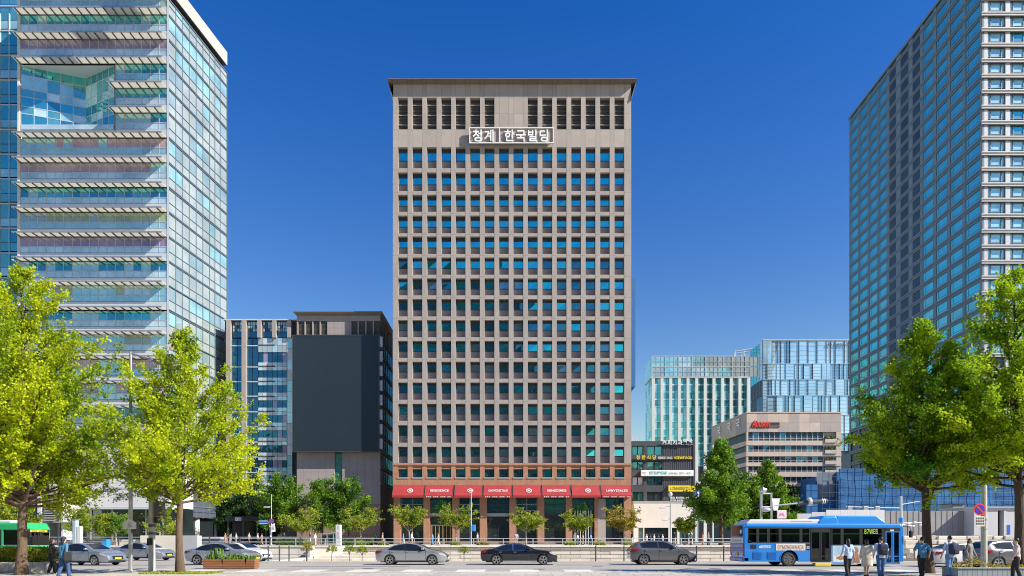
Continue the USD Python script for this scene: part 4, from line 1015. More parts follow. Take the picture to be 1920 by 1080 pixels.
def dark_shop_block():
    D = 125.0; rng = random.Random(29)
    fr = (np.array([0, D, 0.]), np.array([1., 0, 0]), np.array([0, -1., 0]))
    X = lambda p: PX(p, D); Z = lambda p: PZ(p, D)
    t = world_thing('dark_shop_block', 'four storey charcoal block of shops hung with signs beside the beige stone block', 'building', (X(1245), D, GROUND))
    x0, x1 = X(1181), X(1303)
    obj('wall', MB().box(x0, x1 - .05, D + .5, D + 16, GROUND, Z(829)), 'charcoal', t)
    rows = [(836, 853.5), (865, 881.5), (893.5, 910), (922, 939)]
    wx = [(1185, 1206.5), (1213, 1242)]
    prev = 827
    for k, (a, b) in enumerate(rows):
        obj('wall_band', MB().fbox(fr, x0, X(1243), .0, -.49, Z(a), Z(prev)), 'charcoal', t)
        for p, q in ((1181, 1185), (1206.5, 1213), (1242, 1243)):
            obj('wall_pier', MB().fbox(fr, X(p), X(q), .0, -.49, Z(b), Z(a)), 'charcoal', t)
        for (p, q), n in zip(wx, (2, 2)):
            w = obj('window', MB().fbox(fr, X(p), X(p) + .12, -.2, -.4, Z(b), Z(a)).fbox(fr, X(q) - .12, X(q), -.2, -.4, Z(b), Z(a)).fbox(fr, X(p), X(q), -.2, -.4, Z(a) - .12, Z(a)).fbox(fr, X(p), X(q), -.15, -.4, Z(b), Z(b) + .1).fbox(fr, (X(p) + X(q)) / 2 - .06, (X(p) + X(q)) / 2 + .06, -.22, -.38, Z(b), Z(a)), 'black', t)
            for h in range(2):
                u0 = X(p) + (X(q) - X(p)) * h / 2
                m = 'offwhite_paint' if (k == 2 and p == 1185) else ('glass_dark' if k == 3 and p > 1200 else rng.choice(['glass_green', 'glass_green', 'glass_teal']))
                pane(fr, u0 + .1, u0 + (X(q) - X(p)) / 2 - .06, Z(b) + .1, Z(a) - .1, -.3, m, w, rng)
        prev = b
    obj('wall_band', MB().fbox(fr, x0, X(1243), .0, -.49, Z(944), Z(prev)), 'charcoal', t)
    for i in range(28):
        u0 = X(1243.2 + 2 * i)
        obj('ribbed_panel', MB().fbox(fr, u0, X(1243.2 + 2 * i + 1.7), .0 + .05 * (i % 2), -.49, Z(948), Z(830)), 'charcoal_panel', t)
    obj('end_pier', MB().fbox(fr, X(1299.5), x1, .15, -.49, GROUND, Z(827)), 'charcoal', t)
    obj('roof_band', MB().fbox(fr, X(1243), x1, .1, -.49, Z(830), Z(827)), 'charcoal', t)
    obj('roof_unit', MB().box(X(1185), X(1196), D + 3, D + 8, Z(829), Z(818)), 'pale_metal', t)
    rl = MB()
    for x in np.linspace(X(1184), X(1206), 7): rl.tube([(x, D + 1.5, Z(829)), (x, D + 1.5, Z(816))], .05, 5)
    rl.tube([(X(1184), D + 1.5, Z(816)), (X(1206), D + 1.5, Z(816))], .06, 5)
    obj('roof_railing', rl, 'pale_metal', t)
    # signs, each its own thing
    def sign(name, label, x, z): return world_thing(name, label, 'sign', (x, D - .4, z))
    s = sign('rooftop_sign', 'white Korean letters standing on the roof edge of the charcoal shop block', X(1270), Z(833))
    for i, ch in enumerate('커피치과약국'):
        mb, w = hangul(ch, .82, .15); v, f = mb.get(); obj('letter', MB().add(v + np.array([X(1240.5 + 9.7 * i), D - .35, Z(833.5) + (.25 if i > 3 else 0)]), f), 'white_paint', s)
    obj('rail', MB().box(X(1240), X(1299), D - .3, D - .15, Z(834.5), Z(833.6)), 'steel', s)
    s = sign('letter_sign', 'row of yellow and white letters across the top of the charcoal shop block', X(1240), Z(862))
    for i, ch in enumerate('청한식당'):
        mb, w = hangul(ch, .72, .15); v, f = mb.get(); obj('letter', MB().add(v + np.array([X(1192 + 10.0 * i), D - .3, Z(861)]), f), 'yellow_paint', s)
    obj('white_lettering', fit(latin('SINCE 1963', .42, .12), X(1233), X(1260), Z(861), D - .2), 'offwhite_paint', s)
    obj('yellow_lettering', fit(latin('VIEWFOOD', .45, .12), X(1263), X(1297), Z(861), D - .2), 'yellow_paint', s)
    obj('rail', MB().box(X(1186), X(1298), D - .18, D - .06, Z(862.3), Z(861.6)), 'dark_steel', s)
    s = sign('white_sign', 'long white sign board with green letters across the charcoal shop block', X(1250), Z(893))
    obj('board', MB().man(rbox(X(1201), X(1299), D - .5, D - .06, Z(893), Z(882), .06)), 'white_paint', s)
    obj('green_lettering', fit(latin('SITEUPYEAR', .5, .03), X(1216), X(1249), Z(889.6), D - .5), 'green_sign', s)
    obj('grey_lettering', MB().add(*fit(latin('clinic 3F-4F', .35, .03), X(1252), X(1294), Z(889.4), D - .5).get()).box(X(1204), X(1210), D - .53, D - .5, Z(886.5), Z(885.5)).box(X(1204), X(1210), D - .53, D - .5, Z(889), Z(888)), 'grey_lettering', s)
    s = sign('yellow_sign', 'bright yellow sign board with dark letters above the cream shop front', X(1276), Z(922))
    obj('board', MB().man(rbox(X(1252), X(1301), D - .55, D - .06, Z(922), Z(911), .06)), 'yellow_paint', s)
    obj('lettering', fit(latin('LCMARKETLLF', .55, .03), X(1255), X(1298), Z(919), D - .55), 'olive_print', s)
    s = sign('small_letter_sign', 'small white letters on the dark wall just above the cream shop front', X(1274), Z(939))
    obj('lettering', MB().add(*fit(latin('BEIL EX EDUTAX', .32, .05), X(1256), X(1291), Z(935), D - .1).get()).add(*fit(latin('IPGLASIL', .22, .05), X(1256), X(1281), Z(939), D - .1).get()), 'white_paint', s)
    # cream shop
    d = 122.0; X = lambda p: PX(p, d); Z = lambda p: PZ(p, d)
    c = world_thing('cream_shop', 'cream shop front with a lit display window below the charcoal block', 'shop', (X(1245), d, GROUND))
    obj('wall', MB().box(X(1188), X(1280), d, d + 3.2, Z(989.5), Z(942)).box(X(1280), X(1299), d + .01, d + 3.2, Z(989.5), Z(948)), 'cream_paint', c)
    obj('coping', MB().box(X(1187), X(1280.5), d - .1, d + 3.2, Z(942), Z(940.5)).box(X(1280.5), X(1300), d - .1, d + 3.2, Z(948), Z(946.5)), 'offwhite_paint', c)
    for p, q in ((1188, 1197), (1206, 1208), (1253.5, 1260), (1270, 1274), (1291, 1299)):
        obj('pier', MB().box(X(p), X(q), d, d + 3, GROUND, Z(989.5)), 'cream_paint', c)
    for p, q, m in ((1197, 1206, 'glass_aqua'), (1208, 1253.5, 'glass_dark'), (1260, 1270, 'glass_dark'), (1274, 1291, 'glass_green')):
        w = obj('display_window', MB().box(X(p), X(q), d + .5, d + .6, GROUND, GROUND + .35).box(X(p), X(p) + .08, d + .4, d + .6, GROUND + .35, Z(989.5)).box(X(q) - .08, X(q), d + .4, d + .6, GROUND + .35, Z(989.5)), 'dark_frame', c)
        obj('pane', MB().box(X(p) + .08, X(q) - .08, d + .45, d + .5, GROUND + .35, Z(990)), m, w)
    for i, p in enumerate((1213, 1220, 1227, 1235, 1243)):
        x = X(p); h = 1.55
        m = MB().tube([(x, d + .25, GROUND + .1), (x, d + .25, GROUND + .85), (x, d + .25, GROUND + 1.3), (x, d + .25, GROUND + 1.5)], [.1, .16, .2, .06], 8).ball((x, d + .25, GROUND + 1.62), .11)
        obj('mannequin', m, 'offwhite_paint' if i % 2 == 0 else 'dark_steel', c)
mat('olive_print', (.30, .22, .02), .5, .05)
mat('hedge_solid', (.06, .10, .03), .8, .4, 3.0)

def construction_site():
    D = 140.0; rng = random.Random(31)
    fr = (np.array([0, D, 0.]), np.array([1., 0, 0]), np.array([0, -1., 0]))
    X = lambda p: PX(p, D); Z = lambda p: PZ(p, D)
    t = world_thing('scaffolded_building', 'half built block wrapped in blue scaffold netting behind the white hoarding', 'building', (X(1750), D, GROUND))
    obj('wall', MB().box(X(1574), X(2040), D + 1.2, D + 20, GROUND, Z(884)).box(X(1540), X(1574), D + 2.6, D + 20, GROUND, Z(892)), 'netting', t)
    xs = np.linspace(1572, 2020, 15); ys = [879, 894, 909, 924, 939, 954, 972]
    for a, b in zip(xs[:-1], xs[1:]):
        for c, d in zip(ys[:-1], ys[1:]):
            n = 5; mb = MB(); u = np.linspace(X(a) + .006, X(b) - .006, n); z = np.linspace(Z(d) + .006, Z(c) - .006, n)
            U, ZZ = np.meshgrid(u, z); q = meshkit.fbm(np.stack([U * .35, ZZ * .5, U * 0 + 3], -1), 3) - .5
            v = np.stack([U, D - .02 - q * .3, ZZ], -1).reshape(-1, 3)
            f = [(i * n + j, i * n + j + 1, (i + 1) * n + j + 1, (i + 1) * n + j) for i in range(n - 1) for j in range(n - 1)]
            obj('net_sheet', MB().add(v, f), 'netting' if rng.random() < .75 else 'netting_pale', t)
    for a, b in ((1538, 1549), (1549, 1560), (1560, 1572)):
        for c, d in zip([884, 900, 915, 931, 950], [900, 915, 931, 950, 972]):
            obj('grey_net_sheet', MB().fbox(fr, X(a) + .02, X(b) - .02, -1.6 + rng.uniform(-.1, .1), -1.65, Z(d), Z(c)), 'grey_net' if b > 1545 and c < 925 else 'netting', t)
    for i in range(34):
        x = X(1540 + 14 * i) + rng.uniform(-.1, .1)
        obj('scaffold_pole', MB().tube([(x, D - .35, Z(975)), (x, D - .35, Z(873 + rng.uniform(-2, 4)))], .04, 5), 'scaffold', t)
    for y in ys: obj('scaffold_tube', MB().tube([(X(1540), D - .4, Z(y)), (X(2030), D - .4, Z(y))], .03, 5), 'scaffold', t)
    obj('net_sheet', MB().box(X(1516), X(1537), D + 1, D + 1.1, GROUND, Z(908)), 'netting', t)
    # low white and grey hoardings in front
    d = 95.0; X = lambda p: PX(p, d); Z = lambda p: PZ(p, d)
    h = world_thing('white_hoarding', 'white site hoarding seen above the roof of the blue bus', 'hoarding', (X(1580), d, 0))
    for a, b, y, m in ((1495, 1522, 963, 'hoarding_white'), (1522, 1548, 960, 'hoarding_white'), (1549, 1576, 956, 'white_wall'), (1576, 1604, 956, 'white_wall'), (1604, 1632, 956, 'white_wall'), (1632, 1659, 956, 'white_wall')):
        obj('panel', MB().box(X(a) + .01, X(b) - .01, d + rng.uniform(-.01, .01), d + .12, 0.2, Z(y)), m, h)
    bx = MB()
    for p in (1590, 1620, 1642): bx.man(rbox(X(p), X(p + 9), d + .1, d + .5, Z(956), Z(949), .05))
    obj('flood_light', bx, 'steel', h, kind='stuff')
    obj('rail', MB().tube([(X(1588), d + .3, Z(950)), (X(1690), d + .3, Z(952.5))], .05, 6), 'pale_metal', h)
    g = world_thing('grey_hoarding', 'long grey corrugated site hoarding behind the right hand tree trunk', 'hoarding', (X(1735), d, 0))
    n = 28
    for i in range(n):
        a, b = 1660 + 148 * i / n, 1660 + 148 * (i + 1) / n
        obj('panel', MB().box(X(a), X(b) - .02, d - .02 + .05 * (i % 2), d + .1, .2, Z(958)), 'hoarding_grey', g)
    w = world_thing('site_office', 'white flat roofed site cabin with a dark doorway right of the grey hoarding', 'cabin', (X(1860), d - 2, 0))
    obj('wall', MB().box(X(1808), X(1852), d - 2, d + 5, .2, Z(953)).box(X(1862.5), X(1960), d - 2, d + 5, .2, Z(953)).box(X(1852), X(1862.5), d - 2, d + 5, Z(958), Z(953)), 'hoarding_white', w)
    obj('doorway', MB().box(X(1852), X(1862.5), d - 1.2, d - 1.1, .2, Z(958)), 'dark_interior', w)
    obj('door_frame', MB().box(X(1862.5), X(1867), d - 2.06, d - 2.005, .2, Z(956)), 'pale_metal', w)
    obj('roof', MB().box(X(1806), X(1962), d - 2.3, d + 5.2, Z(953), Z(951.5)), 'pale_metal', w)
    obj('poster', MB().box(X(1868), X(1874), d - 2.05, d - 2.0, Z(1002), Z(985)), 'blue_sign', w)
    obj('poster', MB().box(X(1901), X(1912), d - 2.05, d - 2.0, Z(990), Z(966)), 'blue_sign', w)
    obj('poster_frame', MB().box(X(1900), X(1901), d - 2.07, d - 2.0, Z(991), Z(965)).box(X(1912), X(1913), d - 2.07, d - 2.0, Z(991), Z(965)), 'white_paint', w)
    u = world_thing('container_cabin', 'small grey flat roofed cabin standing above the grey hoarding', 'cabin', (X(1795), d + 8, 0))
    obj('box', MB().man(rbox(PX(1786, d + 8), PX(1808, d + 8), d + 8, d + 11, .2, PZ(945, d + 8), .05)), 'hoarding_grey', u)
    obj('roof', MB().box(PX(1785, d + 8), PX(1809, d + 8), d + 7.8, d + 11.2, PZ(945, d + 8), PZ(943.5, d + 8)), 'dark_steel', u)

def distant():
    rng = random.Random(37)
    D = 260.0; X = lambda p: PX(p, D); Z = lambda p: PZ(p, D)
    fr = (np.array([0, D, 0.]), np.array([1., 0, 0]), np.array([0, -1., 0]))
    t = world_thing('far_office', 'distant blue and white office between the left tree trunk and the louvred box', 'building', (X(58), D, GROUND))
    obj('wall', MB().box(X(30), X(84), D + .3, D + 20, GROUND, Z(918)), 'blue_vinyl', t)
    for k in range(5):
        for i in range(4):
            pane(fr, X(46 + i * 7), X(52 + i * 7), Z(940 + 10 * k + 7), Z(940 + 10 * k), .0, rng.choice(['glass_dark', 'offwhite_paint', 'glass_sea']), t, rng, name='window')
    for k in range(6): obj('floor_band', MB().fbox(fr, X(44), X(76), .02, -.2, Z(940 + 10 * k), Z(937 + 10 * k)), 'offwhite_paint', t)
    t = world_thing('far_block', 'far pale block low on the skyline at the left edge', 'building', (X(10), D + 40, GROUND))
    obj('wall', MB().box(PX(-40, D + 40), PX(26, D + 40), D + 40, D + 60, GROUND, PZ(945, D + 40)), 'offwhite_paint', t)
    for i in range(6): obj('window', MB().box(PX(-10 + i * 6, D + 40), PX(-6 + i * 6, D + 40), D + 39.8, D + 40, PZ(958, D + 40), PZ(951, D + 40)), 'glass_dark', t)

def opposite_side():
    """unseen blocks behind the camera, two inferred and the rest added, which the facades mirror"""
    for (x0, x1, y, h, m, lab) in ((-62, 5, -62, 118, 'charcoal_panel', 'tall dark office slab behind the viewer, mirrored in the beige block windows'), (5.5, 34, -66, 80, 'stone_brown', 'lower brown office slab behind the viewer, mirrored in the lower windows'),
                                   (-130, -64, -70, 46, 'grey_stone', 'added grey slab masking low sky behind the viewer, left of the tall dark one'), (-230, -133, -60, 58, 'beige_stone', 'added broad beige slab masking low sky far behind the viewer on the left'), (36, 84, -75, 38, 'grey_stone', 'added low grey slab masking low sky behind the viewer on the right'),
                                   (88, 150, -70, 52, 'tower_stone', 'added blue grey slab masking low sky behind the viewer, far right'), (155, 250, -60, 44, 'beige_stone', 'added broad low beige slab masking low sky behind the viewer at the far right'), (-330, -235, -50, 50, 'stone_brown', 'added brown slab masking low sky furthest left behind the viewer'), (255, 360, -50, 48, 'stone_brown', 'added brown slab masking low sky furthest right behind the viewer')):
        t = world_thing('mirrored_office', lab, 'building', ((x0 + x1) / 2, y, 0))  # all after the first two are added to keep low sky out of reflections
        obj('wall', MB().box(x0, x1, y - 25, y, 0, h), m, t)
        for k in range(int(h / 4) - 1):
            obj('window_band', MB().box(x0 + 1, x1 - 1, y + .02, y + .15, 2 + k * 4, 4.3 + k * 4), 'glass_petrol', t)
mat('scaffold', (.04, .09, .16), .5, .1)

# ------------------------------------------------------------------ the ground, the sunken stream and the far terrace
mat('asphalt', (.24, .225, .205), .85, .16, .30, c2=(.36, .335, .30), stretch=(.25, 1, 1), bump=.25, bscale=30)
mat('asphalt_patch', (.15, .145, .14), .9, .2, 1.0)
mat('paving', (.42, .385, .335), .8, .12, .5, bump=.2, bscale=25)
mat('paving_two', (.35, .325, .295), .8, .12, .5, bump=.2, bscale=25)
mat('kerb_stone', (.45, .43, .40), .75, .12, 1.2, bump=.15, bscale=25)
mat('road_paint', (.42, .40, .36), .75, .12, .6, c2=(.68, .66, .62))
mat('tactile_yellow', (.62, .47, .12), .7, .12, 1.5)
mat('wall_stone', (.55, .49, .40), .85, .14, .8, bump=.3, bscale=8)
mat('wall_stone_two', (.47, .42, .345), .85, .14, .8, bump=.3, bscale=8)
mat('cap_stone', (.62, .57, .48), .8, .1, .8)
mat('rock', (.50, .46, .40), .9, .2, 1.2, bump=.5, bscale=5)
mat('soil', (.10, .075, .05), .95, .3, 4.0)
mat('grass', (.13, .17, .035), .9, .25, 5.0, bump=.4, bscale=40)
mat('steel_rail', (.55, .55, .54), .35, .08, metallic=.5)
mat('timber', (.26, .115, .05), .65, .25, 1.2, stretch=(1, 1, 9))
mat('planter_grey', (.22, .26, .28), .6, .12, 2.0, stretch=(6, 1, 1))

KERB = 32.2
def setting():
    rng = random.Random(51)
    road = MB().box(-400, 400, KERB + .3, 48.19, -.6, 0).box(-400, -19.81, 48.19, 66, -.6, 0)
    road_path = obj('road', road, 'asphalt', kind='structure')
    obj('stream_bed', MB().box(-19, 120, 49.6, 80.5, -3.6, -3.0), 'concrete', kind='structure') if False else None
    # one ground sheet to the horizon on the far side, with the stream cut out of the near part
    g = MB().box(-900, 900, 80.6, 4000, -5, GROUND)
    g.box(-900, -19.6, 66, 80.6, -5, GROUND)
    obj('ground', g, 'paving_two', kind='structure')
    p = obj('pavement', MB().box(-400, 400, -500, KERB - .02, -.6, .10), 'paving', kind='structure')
    # paving slabs where the picture can tell them apart
    y = 29.2
    for r in range(4):
        x = -27.0 + (r % 2) * .6
        while x < 27:
            w = 1.18
            obj('slab', MB().box(x + .012, x + w - .012, y + .012, y + .72, .10, .116 + rng.uniform(0, .004)), rng.choice(['paving', 'paving', 'paving_two']), p)
            x += 1.2
        y += .735
    k = obj('kerb', MB().box(-400, 400, KERB - .02, KERB + .28, -.6, .0), 'concrete', kind='structure')
    x = -30
    while x < 30:
        obj('kerb_stone', MB().man(rbox(x + .01, x + .99, KERB - .015, KERB + .275, -.05, .125, .02)), 'kerb_stone', k); x += 1.0
    tp = MB()
    for i in range(100): tp.box(-27 + i * .54 + .01, -27 + i * .54 + .53, 28.2, 28.9, .101, .118)
    obj('tactile_strip', tp, 'tactile_yellow', kind='structure')
    # painted markings
    m = MB()
    for i in range(-7, 9):
        m.box(-3 + i * 2.9, -3 + i * 2.9 + 1.55, KERB + .9, 37.4, .004, .006)
    obj('crosswalk', m, 'road_paint', kind='structure')
    for i, x in enumerate(range(-60, 61, 8)):
        obj('lane_mark', MB().box(x, x + 4.5, 40.2, 40.38, .004, .006), 'road_paint', kind='structure')
    for px, y in ((690, 39.0), (1120, 42.3), (1010, 37.9), (300, 41.0), (1340, 38.6)):
        obj('manhole_cover', MB().tube([(PX(px, y), y, .001), (PX(px, y), y, .009)], .36, 20), 'dark_steel', road_path)
    for a, b, y, w in ((-14, -6.5, 41.6, 1.1), (3, 9, 43.9, .9), (12, 20, 36.2, 1.3), (-30, -21, 43.5, 1.0)):
        obj('road_patch', MB().box(a, b, y, y + w, .001, .003), 'asphalt_patch', road_path)
    obj('edge_line', MB().box(-100, 100, 47.4, 47.52, .004, .006), 'road_paint', kind='structure')
    obj('stop_line', MB().box(-60, -17, 37.6, 37.9, .004, .006), 'road_paint', kind='structure')
    obj('far_kerb', MB().box(-19, 200, 48.2, 49.2, -3.4, .12), 'kerb_stone', kind='structure')
    # the sunken stream: floor, side wall of stone courses, coping
    obj('stream_floor', MB().box(-19.4, 200, 49.2, 80.2, -3.6, -3.0), 'pale_concrete', kind='structure')
    obj('stream_end', MB().box(-19.8, -19.4, 49.2, 80.2, -3.6, 0.0).box(-19.8, -19.4, 64, 80.2, 0, 1.0), 'concrete', kind='structure')
    w = world_thing('stream_wall', 'long pale stone retaining wall of the sunken stream behind the cars', 'wall', (5, 80, -3))
    obj('backing', MB().box(-19.4, 60, 80.3, 80.6, -3.0, .82), 'concrete', w)
    z = -3.0; r = 0
    while z < .8:
        h = .55 if z < -1.6 else .42
        h = min(h, .82 - z)
        L = 3.6 if z < -1.6 else 2.4
        x = -19.4 + (r % 2) * L / 2 - L
        while x < 34:
            a, b = max(x, -19.4), x + L
            if b > a + .1: obj('stone', MB().box(a + .015, b - .015, 80.0 + rng.uniform(-.03, .03), 80.29, z + .012, z + h - .012), rng.choice(['wall_stone', 'wall_stone', 'wall_stone_two']), w)
            x += L
        z += h; r += 1
    obj('wall_end', MB().box(34, 60, 80, 80.29, -3, .82), 'wall_stone', w)
    for i in range(34):
        x = -19.4 + i * 2.4
        obj('coping_stone', MB().man(rbox(x + .01, x + 2.39, 79.75, 81.1, .83, 1.04, .02)), 'cap_stone', w)
    t = world_thing('terrace_railing', 'low steel double railing along the far edge of the stream', 'railing', (5, 80.8, 1.0))
    for z in (1.45, 1.88): obj('rail', MB().tube([(-34, 80.9, z), (36, 80.9, z)], .045, 6), 'steel_rail', t)
    for i in range(20): obj('post', MB().box(-33.5 + i * 3.6, -33.4 + i * 3.6, 80.85, 80.95, 1.04, 1.9), 'steel_rail', t)
    # posts and wires along the near edge
    t = world_thing('wire_fence', 'thin dark posts and wires along the kerb behind the passing cars', 'fence', (5, 48.6, .1))
    for px in (503, 524, 542, 575, 1117, 1170, 1306, 1357, 1397):
        x = PX(px, 48.6); obj('post', MB().tube([(x, 48.6, .12), (x, 48.6, 1.25)], .05, 8), 'dark_steel', t)
    for z in (.35, .62, .9, 1.15): obj('wire', MB().tube([(PX(860, 48.6), 48.6, z), (PX(1400, 48.6), 48.6, z)], .012, 4), 'dark_steel', t)
    for z in (.6, 1.1): obj('rail', MB().tube([(PX(500, 48.6), 48.6, z), (PX(577, 48.6), 48.6, z)], .03, 5), 'steel', t)
    # left side: a low pale wall and railing behind the taxis
    t = world_thing('pale_low_wall', 'low pale stone wall behind the silver taxis on the left', 'wall', (-40, 66, 0))
    for i in range(24):
        x = -90 + i * 3
        obj('stone', MB().box(x + .01, x + 2.99, 65.7 + rng.uniform(-.01, .01), 66.2, 0, 1.0), rng.choice(['cap_stone', 'wall_stone']), t)
        obj('coping_stone', MB().box(x + .01, x + 2.99, 65.6, 66.3, 1.0, 1.12), 'cap_stone', t)
    t = world_thing('left_railing', 'thin grey railing on the pale low wall behind the taxis', 'railing', (-40, 66, 1.1))
    for z in (1.5, 1.95): obj('rail', MB().tube([(-60, 66, z), (-19.6, 66, z)], .04, 5), 'steel', t)
    for i in range(14): obj('post', MB().box(-60 + i * 3, -59.9 + i * 3, 65.95, 66.05, 1.12, 1.97), 'dark_steel', t)
    for a, b, lab in ((262, 338, 'cream stone block by the first slim tree, beside the taxis'), (338, 371, 'grey stone block right of the trunk of the second ginkgo')):
        d = 64.5
        o = obj('stone_block', MB().man(rbox(PX(a, d), PX(b, d) - .05, d, d + 1.0, 0, 2.1, .05)), 'cap_stone' if a == 262 else 'grey_paint', label=lab, category='block')
    # white slabs and rocks of the cascade at the left end of the stream
    obj('cascade_floor', MB().box(-19.3, -11, 50, 62, -3.0, -.75), 'pale_concrete', kind='structure')
    for i in range(5):
        a = world_thing('cascade_step', ('lowest', 'second', 'third', 'fourth', 'topmost')[i] + ' pale stone step of the cascade left of the rocks', 'step', (-15, 57 + i * 3, -.75 + i * .25), group='steps of the cascade')
        for j in range(4):
            obj('slab', MB().box(-19.3 + j * 2.2, -19.3 + j * 2.2 + 2.18, 56 + i * 3, 58.98 + i * 3, -.76, -.55 + i * .22 + rng.uniform(-.02, .02)), rng.choice(['cap_stone', 'wall_stone']), a)
    spots = []
    for i in range(26):
        u = rng.random(); px = 596 + 110 * u + rng.uniform(-14, 14); d = rng.uniform(66, 78)
        zt = -.9 + 1.25 * (1 - u) + rng.uniform(-.3, .3)
        spots.append((PX(px, d), d, zt, rng.uniform(.35, .8), px))
    mats_ = ['rock', 'rock', 'wall_stone_two']
    spots.sort(key=lambda q: q[4])
    ords = 'leftmost second third fourth fifth sixth seventh eighth ninth tenth eleventh twelfth thirteenth fourteenth fifteenth sixteenth seventeenth eighteenth nineteenth twentieth twenty-first twenty-second twenty-third twenty-fourth twenty-fifth rightmost'.split()
    blabel = lambda px, d, s: ('big ' if s > .62 else 'small ' if s < .46 else '') + 'pale boulder of the stream heap, ' + ords[i] + (' from the left' if 0 < i < 25 else ' of all') + (', close to the wall' if d > 74 else '')
    for i, (x, y, z, s, px) in enumerate(spots):
        d = y
        m = trimesh.creation.icosphere(2, s); v = np.array(m.vertices); n = v / s
        v = v * (1 + .55 * (meshkit.fbm(n * 1.7 + i * 7.3, 3) - .5))[:, None] * np.array([1.25, 1, .75])
        obj('boulder', MB().add(v + np.array([x, y, z]), m.faces).box(x - s * .5, x + s * .5, y - s * .4, y + s * .4, -3, z - s * .2), rng.choice(mats_), label=blabel(px, d, s), category='boulder', group='boulders beside the stream')
    # right side: rough stone terraces behind the bus and the tree trunks
    t = world_thing('rough_stone_wall', 'rough pale stone block wall behind the right hand tree trunks', 'wall', (40, 62, 0))
    for r in range(5):
        z = .02 + r * .42; x = PX(1690, 62) + rng.uniform(0, .8)
        while x < 62:
            w = rng.uniform(.9, 2.1)
            b = rbox(x, x + w - .06, 61.2 + r * .35 + rng.uniform(-.15, .15), 62.4 + r * .35, z, z + .40 + rng.uniform(-.05, .02), .06)
            obj('stone', b, rng.choice(['wall_stone', 'cap_stone', 'wall_stone_two', 'rock']), t); x += w
    obj('wall_core', MB().box(PX(1690, 62), 80, 63.6, 80, -.5, 1.6), 'wall_stone_two', t)
    t = world_thing('long_coping', 'long pale coping beam above the rough stone wall on the right', 'wall', (45, 70, 1.6))
    for i in range(10):
        x = PX(1690, 70) + i * 3
        obj('coping_stone', MB().man(rbox(x, x + 2.97, 69.5, 71, 1.61, 2.0 + .02 * (i % 2), .03)), 'cap_stone', t)

def far_street_things():
    rng = random.Random(57)
    # the white inscribed pillar on the far terrace
    d = 82.5; X = lambda p: PX(p, d); Z = lambda p: PZ(p, d)
    t = world_thing('stone_pillar', 'slim white inscribed pillar on the far terrace below the dark screen', 'pillar', (X(634), d, 1.0))
    obj('shaft', MB().man(rbox(X(629), X(639), d, d + .6, 1.0, Z(984), .04)), 'white_wall', t)
    obj('inscription', MB().box(X(632.5), X(635.5), d - .02, d, Z(992), Z(986)).box(X(632), X(636), d - .02, d, Z(1008), Z(997)), 'grey_lettering', t)
    t = world_thing('ramp_parapet', 'dark green covered ramp entrance beside the white pillar', 'ramp', (X(610), d + 3, 1.0))
    obj('side_panel', MB().add([(X(594), d + 2, 1.3), (X(628), d + 2, 1.3), (X(628), d + 2, 2.55), (X(594), d + 2, 2.3), (X(594), d + 2.2, 1.3), (X(628), d + 2.2, 1.3), (X(628), d + 2.2, 2.55), (X(594), d + 2.2, 2.3)], [(0, 1, 2, 3), (5, 4, 7, 6), (3, 2, 6, 7), (1, 5, 6, 2), (4, 0, 3, 7), (4, 5, 1, 0)]), 'ramp_green', t)
    obj('handrail', MB().tube([(X(593), d + 1.8, 2.4), (X(629), d + 1.8, 2.65)], .05, 6), 'steel_rail', t)
    for p in (594, 605, 617, 627): obj('post', MB().box(X(p), X(p) + .07, d + 1.8, d + 1.9, 1.0, 2.5), 'steel_rail', t)
    # dark canopy under the trees left of the screen
    d = 108.0; X = lambda p: PX(p, d); Z = lambda p: PZ(p, d)
    t = world_thing('black_pavilion', 'low black pavilion with small white letters in the tree shade', 'pavilion', (X(470), d, 1.0))
    obj('roof', MB().man(rbox(X(432), X(508), d - 2, d + 5, Z(978), Z(969), .08)), 'black', t)
    obj('wall', MB().box(X(436), X(505), d, d + 4.5, 1.0, Z(978)), 'dark_interior', t)
    for p in (434, 462, 488, 504): obj('post', MB().box(X(p), X(p) + .2, d - 1.6, d - 1.4, 1.0, Z(978)), 'dark_steel', t)
    obj('lettering', fit(latin('NEWSCO', .5, .04), X(450), X(462), Z(977), d - 2.0), 'white_paint', t)
    t = world_thing('planter_bench', 'grey granite planter bench at the foot of the glass tower columns', 'bench', (X(400), d - 8, 1.0))
    obj('body', MB().man(rbox(PX(385, 100), PX(425, 100), 99, 100.5, 1.0, 1.9, .05)), 'tower_stone', t)
    obj('seat', MB().man(rbox(PX(384, 100), PX(420, 100), 98.8, 100.6, 1.9, 2.05, .03)), 'pale_concrete', t)
mat('ramp_green', (.02, .06, .045), .5, .1)

